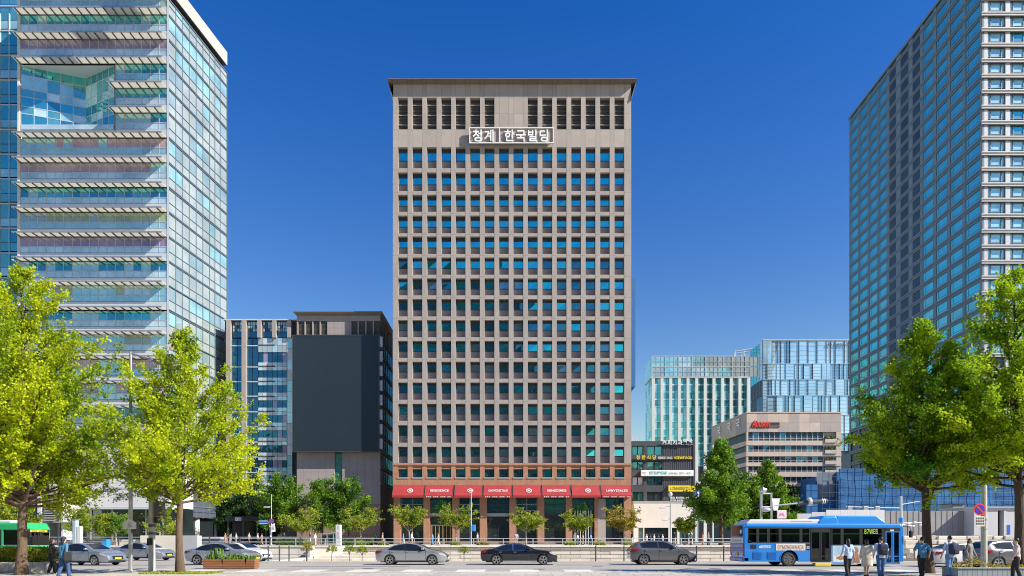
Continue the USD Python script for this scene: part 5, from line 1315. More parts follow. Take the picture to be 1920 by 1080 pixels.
def street_lamp(name, label, px, ybase, ytop, d, arm=None, zb=None, r=.09, m='steel', head=True):
    zb = PZ(ybase, d) if zb is None else zb; x = PX(px, d); zt = PZ(ytop, d)
    t = world_thing(name, label, 'street lamp', (x, d, zb))
    obj('pole', MB().tube([(x, d, zb), (x, d, zb + (zt - zb) * .5), (x, d, zt)], [r * 1.15, r, r * .7], 10), m, t)
    obj('base', MB().man(rbox(x - r * 2.2, x + r * 2.2, d - r * 2.2, d + r * 2.2, zb, zb + r * 1.6, r * .3)), m, t)
    if arm:
        for (x1, y1, z1, z0) in arm:
            q = np.array([x, d, zt - z0]); e = np.array([x + x1, d + y1, zt + z1])
            obj('arm', MB().tube([q, (q + e) / 2 + np.array([0, 0, .08]), e], [r * .55, r * .5, r * .45], 7), m, t)
            if head:
                s = np.sign(x1) or 1
                obj('lamp_head', rbox(e[0] - .1, e[0] + .62, e[1] - .14, e[1] + .14, e[2] - .09, e[2] + .07, .05) if s > 0 else rbox(e[0] - .62, e[0] + .1, e[1] - .14, e[1] + .14, e[2] - .09, e[2] + .07, .05), 'pale_metal', t)
    return t

def street_furniture():
    d = 31.6
    t = street_lamp('street_lamp', 'tall thin white lamp post with a long sloping arm between the two left ginkgos', 245, 1072, 660, d, arm=[(1.75, 0, -.75, .05)], zb=.1, r=.085)
    x = PX(245, d); zt = PZ(660, d)
    obj('arm_stay', MB().tube([(x, d, zt - .1), (x + .9, d, zt - .28), (x + 1.3, d, zt - .5)], .02, 5), 'pale_metal', t)
    o = obj('sign_plate', MB().prism([(x - .28, PZ(992, d)), (x + .34, PZ(992, d)), (x + .34, PZ(980, d)), (x + .03, PZ(972, d)), (x - .28, PZ(980, d))], 'y', d - .16, d - .13), 'pale_metal', t)
    obj('sign_mark', MB().prism([(x - .08, PZ(989, d)), (x + .16, PZ(989, d)), (x + .03, PZ(978, d))], 'y', d - .175, d - .16), 'grey_paint', o)
    obj('cabinet', MB().man(rbox(x + .1, x + .36, d - .1, d + .12, PZ(1000, d), PZ(976, d), .03)), 'dark_steel', t)
    x = PX(272, d); 
    t = world_thing('signal_pole', 'thick grey pole with a hooded signal box, right of the thin lamp post', 'pole', (x, d + .6, .1))
    obj('pole', MB().tube([(x, d + .6, .1), (x, d + .6, PZ(905, d))], [.155, .14], 14), 'concrete_pole', t)
    obj('base', MB().tube([(x, d + .6, .1), (x, d + .6, 1.1)], [.162, .16], 14), 'grey_paint', t)
    for z in (PZ(985, d), PZ(1000, d)): obj('collar', MB().tube([(x, d + .6, z - .06), (x, d + .6, z + .06)], .17, 14), 'dark_steel', t)
    sx = PX(289, d)
    obj('signal_head', rbox(sx - .17, sx + .19, d + .3, d + .7, PZ(968, d), PZ(940, d), .04), 'dark_steel', t)
    obj('signal_hood', rbox(sx - .22, sx - .05, d + .35, d + .75, PZ(981, d), PZ(969, d), .03), 'black', t)
    obj('bracket', MB().tube([(x, d + .6, PZ(945, d)), (sx, d + .5, PZ(945, d))], .03, 6).tube([(x, d + .6, PZ(966, d)), (sx, d + .5, PZ(966, d))], .03, 6), 'dark_steel', t)
    obj('notice', MB().box(x - .14, x + .12, d + .42, d + .44, PZ(1022, d), PZ(1009, d)), 'black', t)
    # sign post in front of the office hedge
    dd = 84.0
    street_lamp('street_lamp', 'slim lamp post with a small low lamp left of the dark screen', 509, 1024, 927, dd, arm=[(-.35, 0, -1.6, 1.6)], zb=1.0, r=.06, m='pale_metal')
    x = PX(502, dd)
    t = world_thing('direction_sign', 'blue and white direction sign on a curved arm left of the screen', 'sign', (x, dd, 1.0))
    obj('plate', MB().man(rbox(PX(487, dd), PX(503, dd), dd - .2, dd - .12, PZ(983, dd), PZ(976, dd), .02)), 'blue_sign', t)
    obj('plate_border', MB().box(PX(487.6, dd), PX(502.4, dd), dd - .215, dd - .205, PZ(977.2, dd), PZ(976.5, dd)).box(PX(487.6, dd), PX(502.4, dd), dd - .215, dd - .205, PZ(982.5, dd), PZ(981.8, dd)), 'white_paint', t)
    obj('arm', MB().tube([(PX(502, dd), dd - .05, PZ(978, dd)), (PX(505, dd), dd - .05, PZ(982, dd)), (PX(507, dd), dd - .05, PZ(990, dd)), (PX(507.5, dd), dd - .05, 1.0)], .05, 6), 'white_paint', t)
    t = world_thing('banner_sign', 'white triangular banner plate under a round plate on the lamp post left of the screen', 'sign', (PX(513, dd), dd - .3, PZ(1000, dd)))
    obj('banner', MB().prism([(PX(509.5, dd), PZ(998, dd)), (PX(518, dd), PZ(997, dd)), (PX(516.5, dd), PZ(981, dd)), (PX(512, dd), PZ(983, dd))], 'y', dd - .3, dd - .27), 'white_paint', t)
    obj('mark', MB().prism([(PX(511.5, dd), PZ(993, dd)), (PX(516, dd), PZ(993, dd)), (PX(514, dd), PZ(984, dd))], 'y', dd - .32, dd - .3), 'grey_paint', t)
    th = np.linspace(0, 2 * np.pi, 17)[:-1]
    obj('round_plate', MB().prism([(PX(510.5, dd) + .3 * np.cos(q), PZ(977, dd) + .3 * np.sin(q)) for q in th], 'y', dd - .3, dd - .26), 'purple_plate', t)
    # lamp posts in front of the shops
    t = street_lamp('street_lamp', 'white lamp post in front of the third red awning', 883.5, 1020, 921, 84.5, zb=1.0, r=.065, m='pale_metal')
    obj('blue_flag', MB().man(rbox(PX(885.5, 84.5), PX(892.5, 84.5), 84.4, 84.5, PZ(996, 84.5), PZ(984, 84.5), .02)), 'blue_flag', t)
    t = street_lamp('street_lamp', 'grey lamp post with round head and short side lamps before the cream shop', 1257, 1020, 926, 84.5, arm=[(-.75, 0, -1.75, 1.6), (-.45, 0, -3.3, 3.2)], zb=1.0, r=.07, m='steel')
    x = PX(1257, 84.5); obj('globe', MB().ball((x, 84.5, PZ(927, 84.5)), .3, 2, (.85, .85, 1.1)), 'pale_metal', t)
    # hanging signs right of the charcoal block
    q = 110.0
    t = world_thing('pole_sign', 'tall white and blue hanging sign right of the charcoal shop block', 'sign', (PX(1309, q), q, PZ(933, q)))
    obj('upper_board', MB().man(rbox(PX(1305.5, q), PX(1313.5, q), q, q + .25, PZ(919, q), PZ(903, q), .04)), 'offwhite_paint', t)
    obj('lower_board', MB().man(rbox(PX(1304.5, q), PX(1313, q), q - .05, q + .25, PZ(933, q), PZ(919.3, q), .04)), 'blue_sign', t)
    obj('figure', MB().box(PX(1307, q), PX(1310.5, q), q - .08, q - .05, PZ(931, q), PZ(921, q)), 'white_paint', t)
    obj('pole', MB().tube([(PX(1308, q), q + .15, 1.0), (PX(1308, q), q + .15, PZ(933, q))], .06, 6), 'steel', t)
    t = world_thing('oval_sign', 'pale green oval hanging sign below the tall white and blue one', 'sign', (PX(1311, q), q - 1, PZ(978, q)))
    obj('board', MB().man(rbox(PX(1307, q), PX(1315, q), q - 1, q - .8, PZ(978, q), PZ(957, q), .09)), 'sign_aqua', t)
    obj('panel', MB().box(PX(1308.5, q), PX(1313, q), q - 1.03, q - 1.0, PZ(972, q), PZ(960, q)), 'green_sign', t)
    obj('bracket', MB().tube([(PX(1303, q), q - .9, PZ(958, q)), (PX(1307, q), q - .9, PZ(958, q))], .05, 5), 'dark_steel', t)
    # gantry above the bus
    d = 70.0; X = lambda p: PX(p, d); Z = lambda p: PZ(p, d)
    t = world_thing('signal_gantry', 'steel signal gantry with a horizontal arm rising above the blue bus', 'gantry', (X(1427), d, 0))
    obj('post', MB().tube([(X(1427), d, 0), (X(1427), d, Z(922))], .13, 10), 'steel', t)
    obj('post', MB().tube([(X(1446), d, 0), (X(1446), d, Z(924))], .11, 10), 'steel', t)
    for y in (925, 950): obj('beam', MB().tube([(X(1427), d, Z(y)), (X(1446), d, Z(y + .5))], .08, 8), 'steel', t)
    obj('arm', MB().tube([(X(1446), d, Z(949)), (X(1500), d, Z(943)), (X(1545), d, Z(939))], [.06, .1, .13], 8), 'steel', t)
    obj('arm_cover', MB().tube([(X(1497), d, Z(944)), (X(1540), d, Z(939.5))], [.22, .24], 10), 'dark_steel', t)
    obj('camera_ring', MB().tube([(X(1514.5), d - .25, Z(941.5)), (X(1518.5), d - .25, Z(941))], .45, 12), 'pale_metal', t)
    for p in (1541, 1545): obj('stripe', MB().tube([(X(p), d, Z(939.6)), (X(p + 1.5), d, Z(939.4))], .26, 10), 'white_paint', t)
    obj('end_cap', MB().ball((X(1548), d, Z(939.3)), .26, 1), 'dark_steel', t)
    obj('lamp_head', MB().tube([(X(1425), d, Z(921)), (X(1430), d, Z(919)), (X(1437), d, Z(918))], [.2, .35, .15], 8), 'steel', t)
    obj('camera', MB().ball((X(1434), d - .3, Z(956)), .42, 1, (1.2, .8, .6)), 'grey_paint', t)
    s = world_thing('hanging_banner', 'white hanging banner on the signal gantry above the bus', 'banner', (X(1456), d, Z(957)))
    obj('cloth', MB().prism([(X(1450), Z(957)), (X(1458), Z(957)), (X(1462), Z(935.5)), (X(1447.5), Z(935.5))], 'y', d - .05, d), 'white_paint', s)
    obj('top_rod', MB().tube([(X(1446), d - .02, Z(935)), (X(1463), d - .02, Z(935))], .05, 6), 'steel', s)
    s = world_thing('pink_notice', 'pale pink square notice board standing above the bus roof', 'sign', (X(1459), d - 1, Z(973)))
    obj('board', MB().man(rbox(PX(1450, d), PX(1467.5, d), d - 1, d - .9, Z(973), Z(957.5), .05)), 'pink_board', s)
    obj('mark', MB().prism([(X(1453), Z(969)), (X(1456), Z(962)), (X(1458), Z(965)), (X(1461), Z(961.5)), (X(1464), Z(969)), (X(1460), Z(966)), (X(1456), Z(967))], 'y', d - 1.02, d - 1.0), 'pink_print', s)
    obj('post', MB().tube([(X(1459), d - .9, 0), (X(1459), d - .9, Z(972))], .06, 6), 'steel', s)
    # overhead wire
    q = 90.0
    t = world_thing('overhead_wire', 'thin dark cable hanging across the front of the green tree', 'cable', (PX(1370, q), q, PZ(960, q)))
    xs = np.linspace(PX(1303, q), PX(1440, q), 14); u = np.linspace(0, 1, 14)
    obj('cable', MB().tube(np.stack([xs, np.full(14, q), PZ(946, q) - 1.1 * np.sin(u * np.pi) + u * .2], 1), .035, 4), 'dark_steel', t)
    # lamp post right of the bus and its low arms
    d = 60.0; X = lambda p: PX(p, d); Z = lambda p: PZ(p, d)
    t = street_lamp('street_lamp', 'white post with several thin side arms just right of the bus roof', 1689.5, 1040, 930, d, zb=0.0, r=.13, m='pale_metal', head=False)
    for (a, b, y0, y1) in ((1690, 1730, 981, 980), (1690, 1715, 984, 986), (1690, 1724, 946, 940)):
        obj('arm', MB().tube([(X(a), d, Z(y0)), (X(b), d, Z(y1))], .04, 6), 'pale_metal', t)
    for p, y in ((1701, 981.5), (1712, 979), (1724, 984), (1709, 986)):
        obj('spot_lamp', rbox(X(p), X(p + 5), d - .15, d + .1, Z(y + 1.5), Z(y - 1), .04), 'white_paint', t)
    obj('blue_sleeve', MB().tube([(X(1689.5), d, Z(980)), (X(1689.5), d, Z(971))], .2, 10), 'blue_flag', t)
    # no parking sign and its pole
    d = 36.6; d2 = 33.4; X = lambda p: PX(p, d2); Z = lambda p: PZ(p, d2)
    x = PX(1845, d2)
    t = world_thing('sign_pole', 'concrete pole carrying the round no parking sign near the right edge', 'pole', (x, d2, 0.0))
    obj('pole', MB().tube([(x, d2, 0), (x, d2, Z(890))], [.15, .12], 14), 'concrete_pole', t)
    for y in (974, 992): obj('collar', MB().tube([(x, d2, Z(y + 1)), (x, d2, Z(y - 1))], .155, 14), 'steel', t)
    obj('bracket', MB().box(PX(1830, d2), x, d2 - .17, d2 - .12, Z(958), Z(956)).box(PX(1830, d2), x, d2 - .17, d2 - .12, Z(981), Z(979)), 'steel', t)
    s = world_thing('no_parking_sign', 'round blue and red no parking sign above its small white plate', 'sign', (PX(1832, d2), d2 - .2, Z(987)))
    c = np.array([PX(1832, d2), Z(955.5)]); R = 11.2 / F * d2
    th = np.linspace(0, 2 * np.pi, 41)[:-1]
    disc = lambda r: [(c[0] + r * np.cos(q), c[1] + r * np.sin(q)) for q in th]
    obj('rim', MB().prism(disc(R), 'y', d2 - .20, d2 - .18), 'red_sign', s)
    obj('disc', MB().prism(disc(R * .8), 'y', d2 - .207, d2 - .2), 'sign_blue', s)
    b = R * .79; w = .035
    bars = MB()
    for sg in (1, -1):
        dx, dz = b * .7071, -sg * b * .7071; nx, nz = -dz / b * w, dx / b * w
        bars.prism([(c[0] - dx + nx, c[1] - dz + nz), (c[0] - dx - nx, c[1] - dz - nz), (c[0] + dx - nx, c[1] + dz - nz), (c[0] + dx + nx, c[1] + dz + nz)] if True else [], 'y', d2 - (.214 if sg > 0 else .2165), d2 - .207)
        break
    obj('bar', bars, 'red_sign', s)
    obj('plate', MB().man(rbox(PX(1823, d2), PX(1841, d2), d2 - .2, d2 - .18, Z(987), Z(968.5), .009)), 'offwhite_paint', s)
    lt = MB()
    for r in range(3):
        for k in range(4): lt.box(PX(1825 + 4 * k, d2), PX(1827.6 + 4 * k, d2), d2 - .205, d2 - .2, Z(974 + 5 * r), Z(970.5 + 5 * r))
    obj('plate_lettering', lt, 'charcoal', s)
    # information totem and white cabinet on the left
    d = 62.0; X = lambda p: PX(p, d); Z = lambda p: PZ(p, d)
    t = world_thing('bus_stop_totem', 'tall grey blue and white bus stop totem beside the silver taxi', 'totem', (X(139), d, 0))
    obj('body', rbox(X(135), X(142), d, d + .5, 0, Z(975), .05), 'totem_blue', t)
    obj('side_board', rbox(X(142.3), X(151), d + .02, d + .4, 0, Z(987), .05), 'white_wall', t)
    obj('cap', rbox(X(134.5), X(142.5), d - .03, d + .53, Z(975.2), Z(974), .02), 'steel', t)
    t = world_thing('blue_cabinet', 'small bright blue street cabinet standing behind the silver taxis', 'cabinet', (X(183), d + 1, 0))
    obj('box', rbox(X(179), X(188), d + 1, d + 1.6, 0, Z(1012), .04), 'blue_flag', t)
    obj('lid', rbox(X(178.5), X(188.5), d + .95, d + 1.65, Z(1012), Z(1010.8), .02), 'steel', t)
    # near litter bin, bollard, planters
    d = 31.0; X = lambda p: PX(p, d)
    t = world_thing('litter_bin', 'grey tapered litter bin at the end of the hedge planter', 'bin', (X(85), d, .1))
    obj('body', MB().tube([(X(85), d + .3, .1), (X(85), d + .3, .66)], [.17, .24], 14), 'grey_paint', t)
    obj('rim', MB().tube([(X(85), d + .3, .65), (X(85), d + .3, .69)], .255, 14), 'dark_steel', t)
    t = world_thing('hedge_planter', 'long pale stone planter wall holding the yellow green hedge on the left', 'planter', (X(20), d + .5, .1))
    for i in range(6):
        a = X(-60) + i * (X(78) - X(-60)) / 6; b = a + (X(78) - X(-60)) / 6
        obj('stone', rbox(a + .005, b - .005, d + .2, d + .6, .1, .62, .03), 'cap_stone', t)
    obj('soil', MB().box(X(-60), X(76), d + .6, d + 2.2, .1, .52), 'soil', t)
    b = world_thing('stone_bollard', 'small dark round bollard at the left bottom corner by the planter', 'bollard', (X(62), d - .3, .1))
    obj('shaft', MB().tube([(X(61), d - .4, .1), (X(61), d - .4, .30), (X(61), d - .4, .36), (X(61), d - .4, .39)], [.12, .115, .09, .02], 12), 'concrete_pole', b)
    obj('foot', MB().tube([(X(61), d - .4, .1), (X(61), d - .4, .13)], .15, 12), 'grey_paint', b)
    # timber planters by the road
    d = 38.0; X = lambda p: PX(p, d); Z = lambda p: PZ(p, d)
    rng = random.Random(61)
    for i, (a, b, lab) in enumerate(((381, 417, 'left timber planter with tall leafy plants before the silver taxi'), (417.5, 461, 'middle and longest timber planter of grassy plants'), (461.5, 477, 'short right timber planter beside the middle one'))):
        t = world_thing('timber_planter', lab, 'planter', ((X(a) + X(b)) / 2, d, 0), group='timber planters at the roadside')
        for k in range(4):
            z = .04 + k * .135
            fl = .015 * k
            obj('board', MB().box(X(a) - fl, X(b) + fl, d - .02 - fl, d + .03, z, z + .128), 'timber', t)
            obj('board', MB().box(X(a) - fl, X(a) + .04, d + .03, d + .7, z, z + .128), 'timber', t)
            obj('board', MB().box(X(b) - .04, X(b) + fl, d + .03, d + .7, z, z + .128), 'timber', t)
        obj('soil', MB().box(X(a) + .05, X(b) - .05, d + .04, d + .7, .04, .5), 'soil', t)
        lf = MB()
        n = int(90 * (b - a) / 36)
        for q in range(n):
            x = rng.uniform(X(a) + .03, X(b) - .03); y = d + rng.uniform(.0, .6); h = rng.uniform(.2, .48) + (.45 if i == 0 and abs(x - X(404)) < .35 and rng.random() < .5 else 0)
            an = rng.uniform(0, 6.28); l = rng.uniform(.08, .3); dx, dy = math.cos(an) * l, math.sin(an) * l; w = .022
            px_, py_ = -math.sin(an) * w, math.cos(an) * w
            m = (x + dx * .45, y + dy * .45, .5 + h * .75); e = (x + dx, y + dy, .5 + h * .82)
            lf.add([(x - px_, y - py_, .5), (x + px_, y + py_, .5), (m[0] + px_ * 1.3, m[1] + py_ * 1.3, m[2]), (m[0] - px_ * 1.3, m[1] - py_ * 1.3, m[2]), e], [(0, 1, 2), (0, 2, 3), (3, 2, 4)], tint=rng.random())
        obj('foliage', lf, 'leaf_bright', t, kind='stuff')
    # grey planter of yellow leaves at the right
    d = 27.2; X = lambda p: PX(p, d)
    t = world_thing('grey_planter', 'grey slatted planter of yellow green leaves at the bottom right corner', 'planter', (X(1855), d, .1))
    ztop = PZ(1064, d)
    n = 22
    for i in range(n):
        a = X(1796) + i * (X(2000) - X(1796)) / n; b = a + (X(2000) - X(1796)) / n
        obj('slat', MB().box(a + .006, b - .006, d, d + .03, .1, ztop - .06), 'planter_grey', t)
    obj('rim', rbox(X(1794), X(2002), d - .04, d + .1, ztop - .06, ztop, .015), 'planter_grey', t)
    obj('rim', rbox(X(1794), X(1797.5), d + .1, d + 1.0, ztop - .06, ztop, .015), 'planter_grey', t)
    obj('end_panel', MB().box(X(1796), X(1796) + .03, d + .03, d + 1.0, .1, ztop - .06), 'planter_grey', t)
    obj('soil', MB().box(X(1797), X(2000), d + .03, d + 1, .1, ztop - .08), 'soil', t)
    lf = MB()
    for q in range(900):
        u = rng.random(); x = X(1800) + u * (X(2000) - X(1800)); y = d + rng.uniform(.05, .95)
        hump = .12 + .30 * math.exp(-((x - X(1845)) / .45) ** 2)
        z = ztop - .03 + rng.random() ** .6 * hump
        s = rng.uniform(.03, .07); a = np.array([rng.gauss(0, 1), rng.gauss(0, 1), rng.gauss(0, .6)]); a /= np.linalg.norm(a)
        c_ = np.cross(a, [rng.gauss(0, .5), rng.gauss(0, .5), 1]); c_ /= np.linalg.norm(c_); p = np.array([x, y, z])
        lf.add([p - a * s, p + c_ * s * .55, p + a * s, p - c_ * s * .55], [(0, 1, 2, 3)], tint=min(1, max(0, rng.gauss(.65, .25))))
    obj('foliage', lf, 'leaf_autumn', t, kind='stuff')
mat('concrete_pole', (.40, .40, .37), .7, .15, 3.0, bump=.2)
mat('purple_plate', (.25, .05, .30), .5, .1)
mat('blue_flag', (.03, .26, .62), .5, .1)
mat('sign_aqua', (.30, .55, .52), .5, .1)
mat('sign_blue', (.05, .04, .42), .4, .05)
mat('pink_board', (.72, .58, .63), .6, .08)
mat('pink_print', (.60, .20, .33), .6, .1)
mat('totem_blue', (.34, .43, .50), .5, .06)

# ------------------------------------------------------------------ vehicles
def paint(name, c, rough=.25, metallic=.0, coat=1.0):
    mat(name, c, rough, .03, .5, metallic=metallic, coat_weight=coat, coat_roughness=.04)
paint('paint_silver', (.50, .52, .54), .32, .75)
paint('paint_silver_blue', (.36, .40, .46), .32, .7)
paint('paint_black', (.008, .010, .016), .2, .0)
paint('paint_grey', (.17, .175, .185), .32, .6)
paint('paint_white', (.72, .72, .72), .3, .0)
paint('bus_blue', (.015, .20, .62), .3, .0, .8)
paint('bus_blue_dark', (.015, .09, .33), .35, .0, .6)
paint('bus_green', (.02, .38, .12), .3, .0, .8)
mat('tyre', (.018, .018, .018), .85, .2, 6.0)
mat('rim_metal', (.60, .60, .60), .25, .05, metallic=.85)
mat('car_glass', (.010, .013, .018), .05, .1, spec=.5)
mat('lamp_red', (.38, .015, .015), .15, .1, coat_weight=1.0)
mat('lamp_clear', (.70, .72, .74), .08, .05, metallic=.5, coat_weight=1.0)
mat('plate_yellow', (.72, .55, .03), .4, .05)
mat('chrome', (.72, .72, .72), .12, .03, metallic=.95)
mat('trim_black', (.015, .015, .016), .5, .1)
pane_mat('bus_glass', (.14, .19, .19), 1.6)
mat('poster_sky', (.42, .60, .72), .5, .35, .9)
mat('poster_brown', (.33, .15, .08), .5, .3, 2.0)
mat('led_green', (.30, .55, .05), .5, .1)
mat('seat_fabric', (.06, .10, .12), .8, .3, 3.0)

SEDAN = dict(L=4.85, hw=.92, wb=1.42, fx=1.42, wr=.335, belt=.93,
    prof=[(-2.30, .24), (-2.40, .42), (-2.43, .70), (-2.36, .94), (-2.22, 1.04), (-1.85, 1.09), (-1.55, 1.14), (-1.15, 1.31), (-.72, 1.425), (-.2, 1.465), (.25, 1.435), (.62, 1.33), (1.20, 1.045), (1.42, 1.0), (1.85, .92), (2.16, .80), (2.34, .66), (2.42, .50), (2.42, .36), (2.30, .22)],
    win=[[(-1.52, 1.06), (-1.18, 1.235), (-.80, 1.345), (-.42, 1.385), (-.40, .99), (-1.30, 1.02)], [(-.34, .985), (-.36, 1.388), (.0, 1.385), (.34, 1.325), (.95, 1.03), (.90, .97)]],
    ws=[(1.16, 1.065), (.62, 1.33), (.30, 1.42)], rw=[(-1.60, 1.13), (-1.15, 1.31), (-.80, 1.40)],
    head=[(1.78, .82), (2.10, .80), (2.33, .64), (2.26, .60), (1.92, .68)], tail=[(-2.42, .80), (-2.34, .95), (-1.90, .96), (-1.98, .86), (-2.38, .74)], handles=(-.62, .36), door=(-1.42, -.37, .98))
LUX = dict(SEDAN, L=5.2, hw=.96, wr=.35, wb=1.55, fx=1.58,
    prof=[(-2.50, .26), (-2.60, .42), (-2.62, .70), (-2.55, .95), (-2.40, 1.02), (-2.05, 1.06), (-1.70, 1.12), (-1.30, 1.28), (-.85, 1.41), (-.35, 1.465), (.05, 1.44), (.45, 1.33), (.98, 1.08), (1.25, 1.03), (1.80, .97), (2.20, .86), (2.45, .70), (2.55, .52), (2.52, .34), (2.40, .22)],
    win=[[(-1.62, 1.06), (-1.30, 1.22), (-.95, 1.33), (-.50, 1.385), (-.46, 1.01), (-1.40, 1.0)], [(-.40, 1.005), (-.42, 1.388), (-.1, 1.385), (.20, 1.325), (.78, 1.06), (.74, 1.0)]],
    ws=[(.94, 1.10), (.45, 1.33), (.12, 1.42)], rw=[(-1.74, 1.11), (-1.30, 1.28), (-.92, 1.39)],
    head=[(1.95, .88), (2.20, .86), (2.44, .70), (2.36, .66), (2.05, .76)], tail=[(-2.61, .80), (-2.54, .96), (-2.20, .98), (-2.24, .84), (-2.58, .76)], handles=(-.68, .30), door=(-1.5, -.43, .82))
SUV = dict(SEDAN, L=4.5, hw=.93, wr=.36, wb=1.33, fx=1.33,
    prof=[(-2.05, .34), (-2.20, .45), (-2.22, .75), (-2.14, 1.02), (-2.0, 1.22), (-1.72, 1.46), (-1.50, 1.56), (-.9, 1.63), (-.2, 1.64), (.28, 1.57), (.62, 1.44), (1.10, 1.16), (1.35, 1.11), (1.80, 1.02), (2.08, .88), (2.20, .70), (2.22, .45), (2.08, .28)],
    win=[[(-1.42, 1.18), (-1.52, 1.44), (-.98, 1.53), (-.42, 1.54), (-.36, 1.14)], [(-.29, 1.135), (-.35, 1.54), (-.02, 1.535), (.26, 1.47), (.82, 1.17), (.78, 1.12)]],
    ws=[(1.06, 1.18), (.62, 1.44), (.34, 1.545)], rw=[(-2.02, 1.20), (-1.74, 1.44), (-1.60, 1.52)],
    head=[(1.60, .96), (1.95, .93), (2.16, .76), (2.08, .74), (1.80, .84)], tail=[(-2.20, .88), (-2.12, 1.10), (-1.66, 1.10), (-1.72, .99), (-2.18, .84)], handles=(-.60, .42), door=(-1.30, -.32, .98))

def make_car(name, label, kind, colour, loc, rotz=0, group=None, plate='white_paint', category='car', rims='rim_metal', sign=False):
    t = thing(name, label, category, group, loc, rotz)
    hw, prof = kind['hw'], np.array(kind['prof'])
    top_half = max(p[1] for p in prof); belt = kind['belt'] + (.12 if kind is SUV else 0)
    xm = (prof[:, 0].min() + prof[:, 0].max()) / 2; hl = (prof[:, 0].max() - prof[:, 0].min()) / 2
    def wy(x, z):
        k = 1 - .27 * np.clip((z - belt) / .5, 0, 1.3) - .05 * np.clip((.62 - z) / .4, 0, 1) ** 2 - .012 * ((z - .72) / .3) ** 2 * (z < belt)
        e = np.clip((np.abs(x - xm) - (hl - .75)) / .75, 0, 1)
        return k * (1 - .20 * e ** 2)
    cs = m3.CrossSection([prof[::-1]], m3.FillRule.NonZero)
    body = m3.Manifold.extrude(cs, 2 * hw, 10).translate((0, 0, -hw))
    body = body.rotate((90, 0, 0))               # extrusion along z -> along -y
    for x in (-kind['wb'], kind['fx']):
        body = body - m3.Manifold.cylinder(2.4, kind['wr'] + .055, -1, 28, True).rotate((90, 0, 0)).translate((x, 0, kind['wr']))
    body = body.refine_to_length(.16)
    def warp(v):
        v = np.array(v); s = np.clip((np.abs(v[:, 1]) - (hw - .16)) / .16, 0, 1)
        w = wy(v[:, 0], v[:, 2])
        z = v[:, 2] - .035 * s ** 2 * (v[:, 2] > .75)
        x = xm + (v[:, 0] - xm) * (1 - .012 * s ** 2)
        return np.stack([x, v[:, 1] * w, z], 1)
    body = body.warp_batch(warp)
    obj('body', body, colour, t, smooth=32)
    obj('underbody', MB().box(xm - hl * .86, xm + hl * .86, -hw * .62, hw * .62, .17, .7), 'trim_black', t)
    def side(poly, sgn, off=.008):
        m = trimesh.creation.triangulate_polygon(__import__('shapely').Polygon(poly), engine='earcut')
        v, f = m
        v3 = np.column_stack([v, np.zeros(len(v))])
        v3, f = trimesh.remesh.subdivide_to_size(v3, f, .22)
        x, z = v3[:, 0], v3[:, 1]
        w = np.stack([x, sgn * (hw * wy(x, z) + off), z], 1)
        n = np.cross(w[f[0][1]] - w[f[0][0]], w[f[0][2]] - w[f[0][0]])
        if n[1] * sgn < 0: f = f[:, ::-1]
        return MB().add(w, f)
    def both(poly, off=.008):
        a, b = side(poly, -1, off).get(), side(poly, 1, off).get(); return MB().add(*a).add(*b)
    for poly in kind['win']:
        for sg in (-1, 1): obj('side_window', side(poly, sg, .006), 'car_glass', t)
    tr = MB()
    for poly in kind['win']:
        p = np.array(poly); c = p.mean(0); q = c + (p - c) * 1.05 + np.sign(p - c) * .012
        a, b = side(q, -1, .003).get(), side(q, 1, .003).get(); tr.add(*a).add(*b)
    obj('window_trim', tr, 'trim_black' if colour != 'paint_black' else 'chrome', t)
    def strip(pts, half, off):
        pts = np.array(pts); n = 5; rows = []
        tn = np.gradient(pts, axis=0); nn = np.stack([-tn[:, 1], tn[:, 0]], 1); nn /= np.linalg.norm(nn, axis=1)[:, None]
        if nn[:, 1].mean() < 0: nn = -nn
        q = pts + nn * off
        for k in range(len(q)):
            w = hw * wy(q[k, 0], q[k, 1]) * half
            rows.append([(q[k, 0], y, q[k, 1] - .03 * (abs(y) / w) ** 4 * 0) for y in np.linspace(-w, w, n)])
        v = np.array(rows).reshape(-1, 3); f = [(i * n + j, i * n + j + 1, (i + 1) * n + j + 1, (i + 1) * n + j) for i in range(len(q) - 1) for j in range(n - 1)]
        f = np.array(f)
        e = np.cross(v[f[0][1]] - v[f[0][0]], v[f[0][2]] - v[f[0][0]])
        if e[2] < 0: f = f[:, ::-1]
        return MB().add(v, f)
    obj('windscreen', strip(kind['ws'], .80, .012), 'car_glass', t)
    obj('rear_window', strip(kind['rw'], .78, .012), 'car_glass', t)
    for sg in (-1, 1):
        obj('headlight', side(kind['head'], sg, .012), 'lamp_clear', t)
        obj('tail_light', side(kind['tail'], sg, .012), 'lamp_red', t)
    xr, xf = prof[:, 0].min(), prof[:, 0].max()
    obj('rear_lamp_strip', MB().box(xr - .012 + .03, xr + .14, -hw * .66, hw * .66, .80, .92), 'lamp_red', t)
    obj('grille', MB().box(xf - .08, xf + .012, -.42, .42, .40, .62), 'trim_black', t)
    obj('licence_plate', MB().box(xf + .005, xf + .022, -.26, .26, .42, .53), plate, t)
    obj('licence_plate', MB().box(xr - .022, xr - .004, -.26, .26, .66, .77), plate, t)
    obj('bumper_lip', MB().man(rbox(xf - .25, xf + .005, -hw * .72, hw * .72, .2, .3, .03)), 'trim_black', t)
    sl = MB()
    for sg in (-1, 1): sl.box(-kind['wb'] + .42, kind['fx'] - .42, sg * hw * .93, sg * hw * .99, .2, .285)
    obj('sill', sl, 'chrome' if colour == 'paint_black' else 'trim_black', t)
    ds = MB()
    for x in kind['door']:
        for sg in (-1, 1):
            top = belt + .02
            a = side([(x - .011, .34), (x + .011, .34), (x + .011, top), (x - .011, top)], sg, .003).get(); ds.add(*a)
    obj('door_seam', ds, 'trim_black', t)
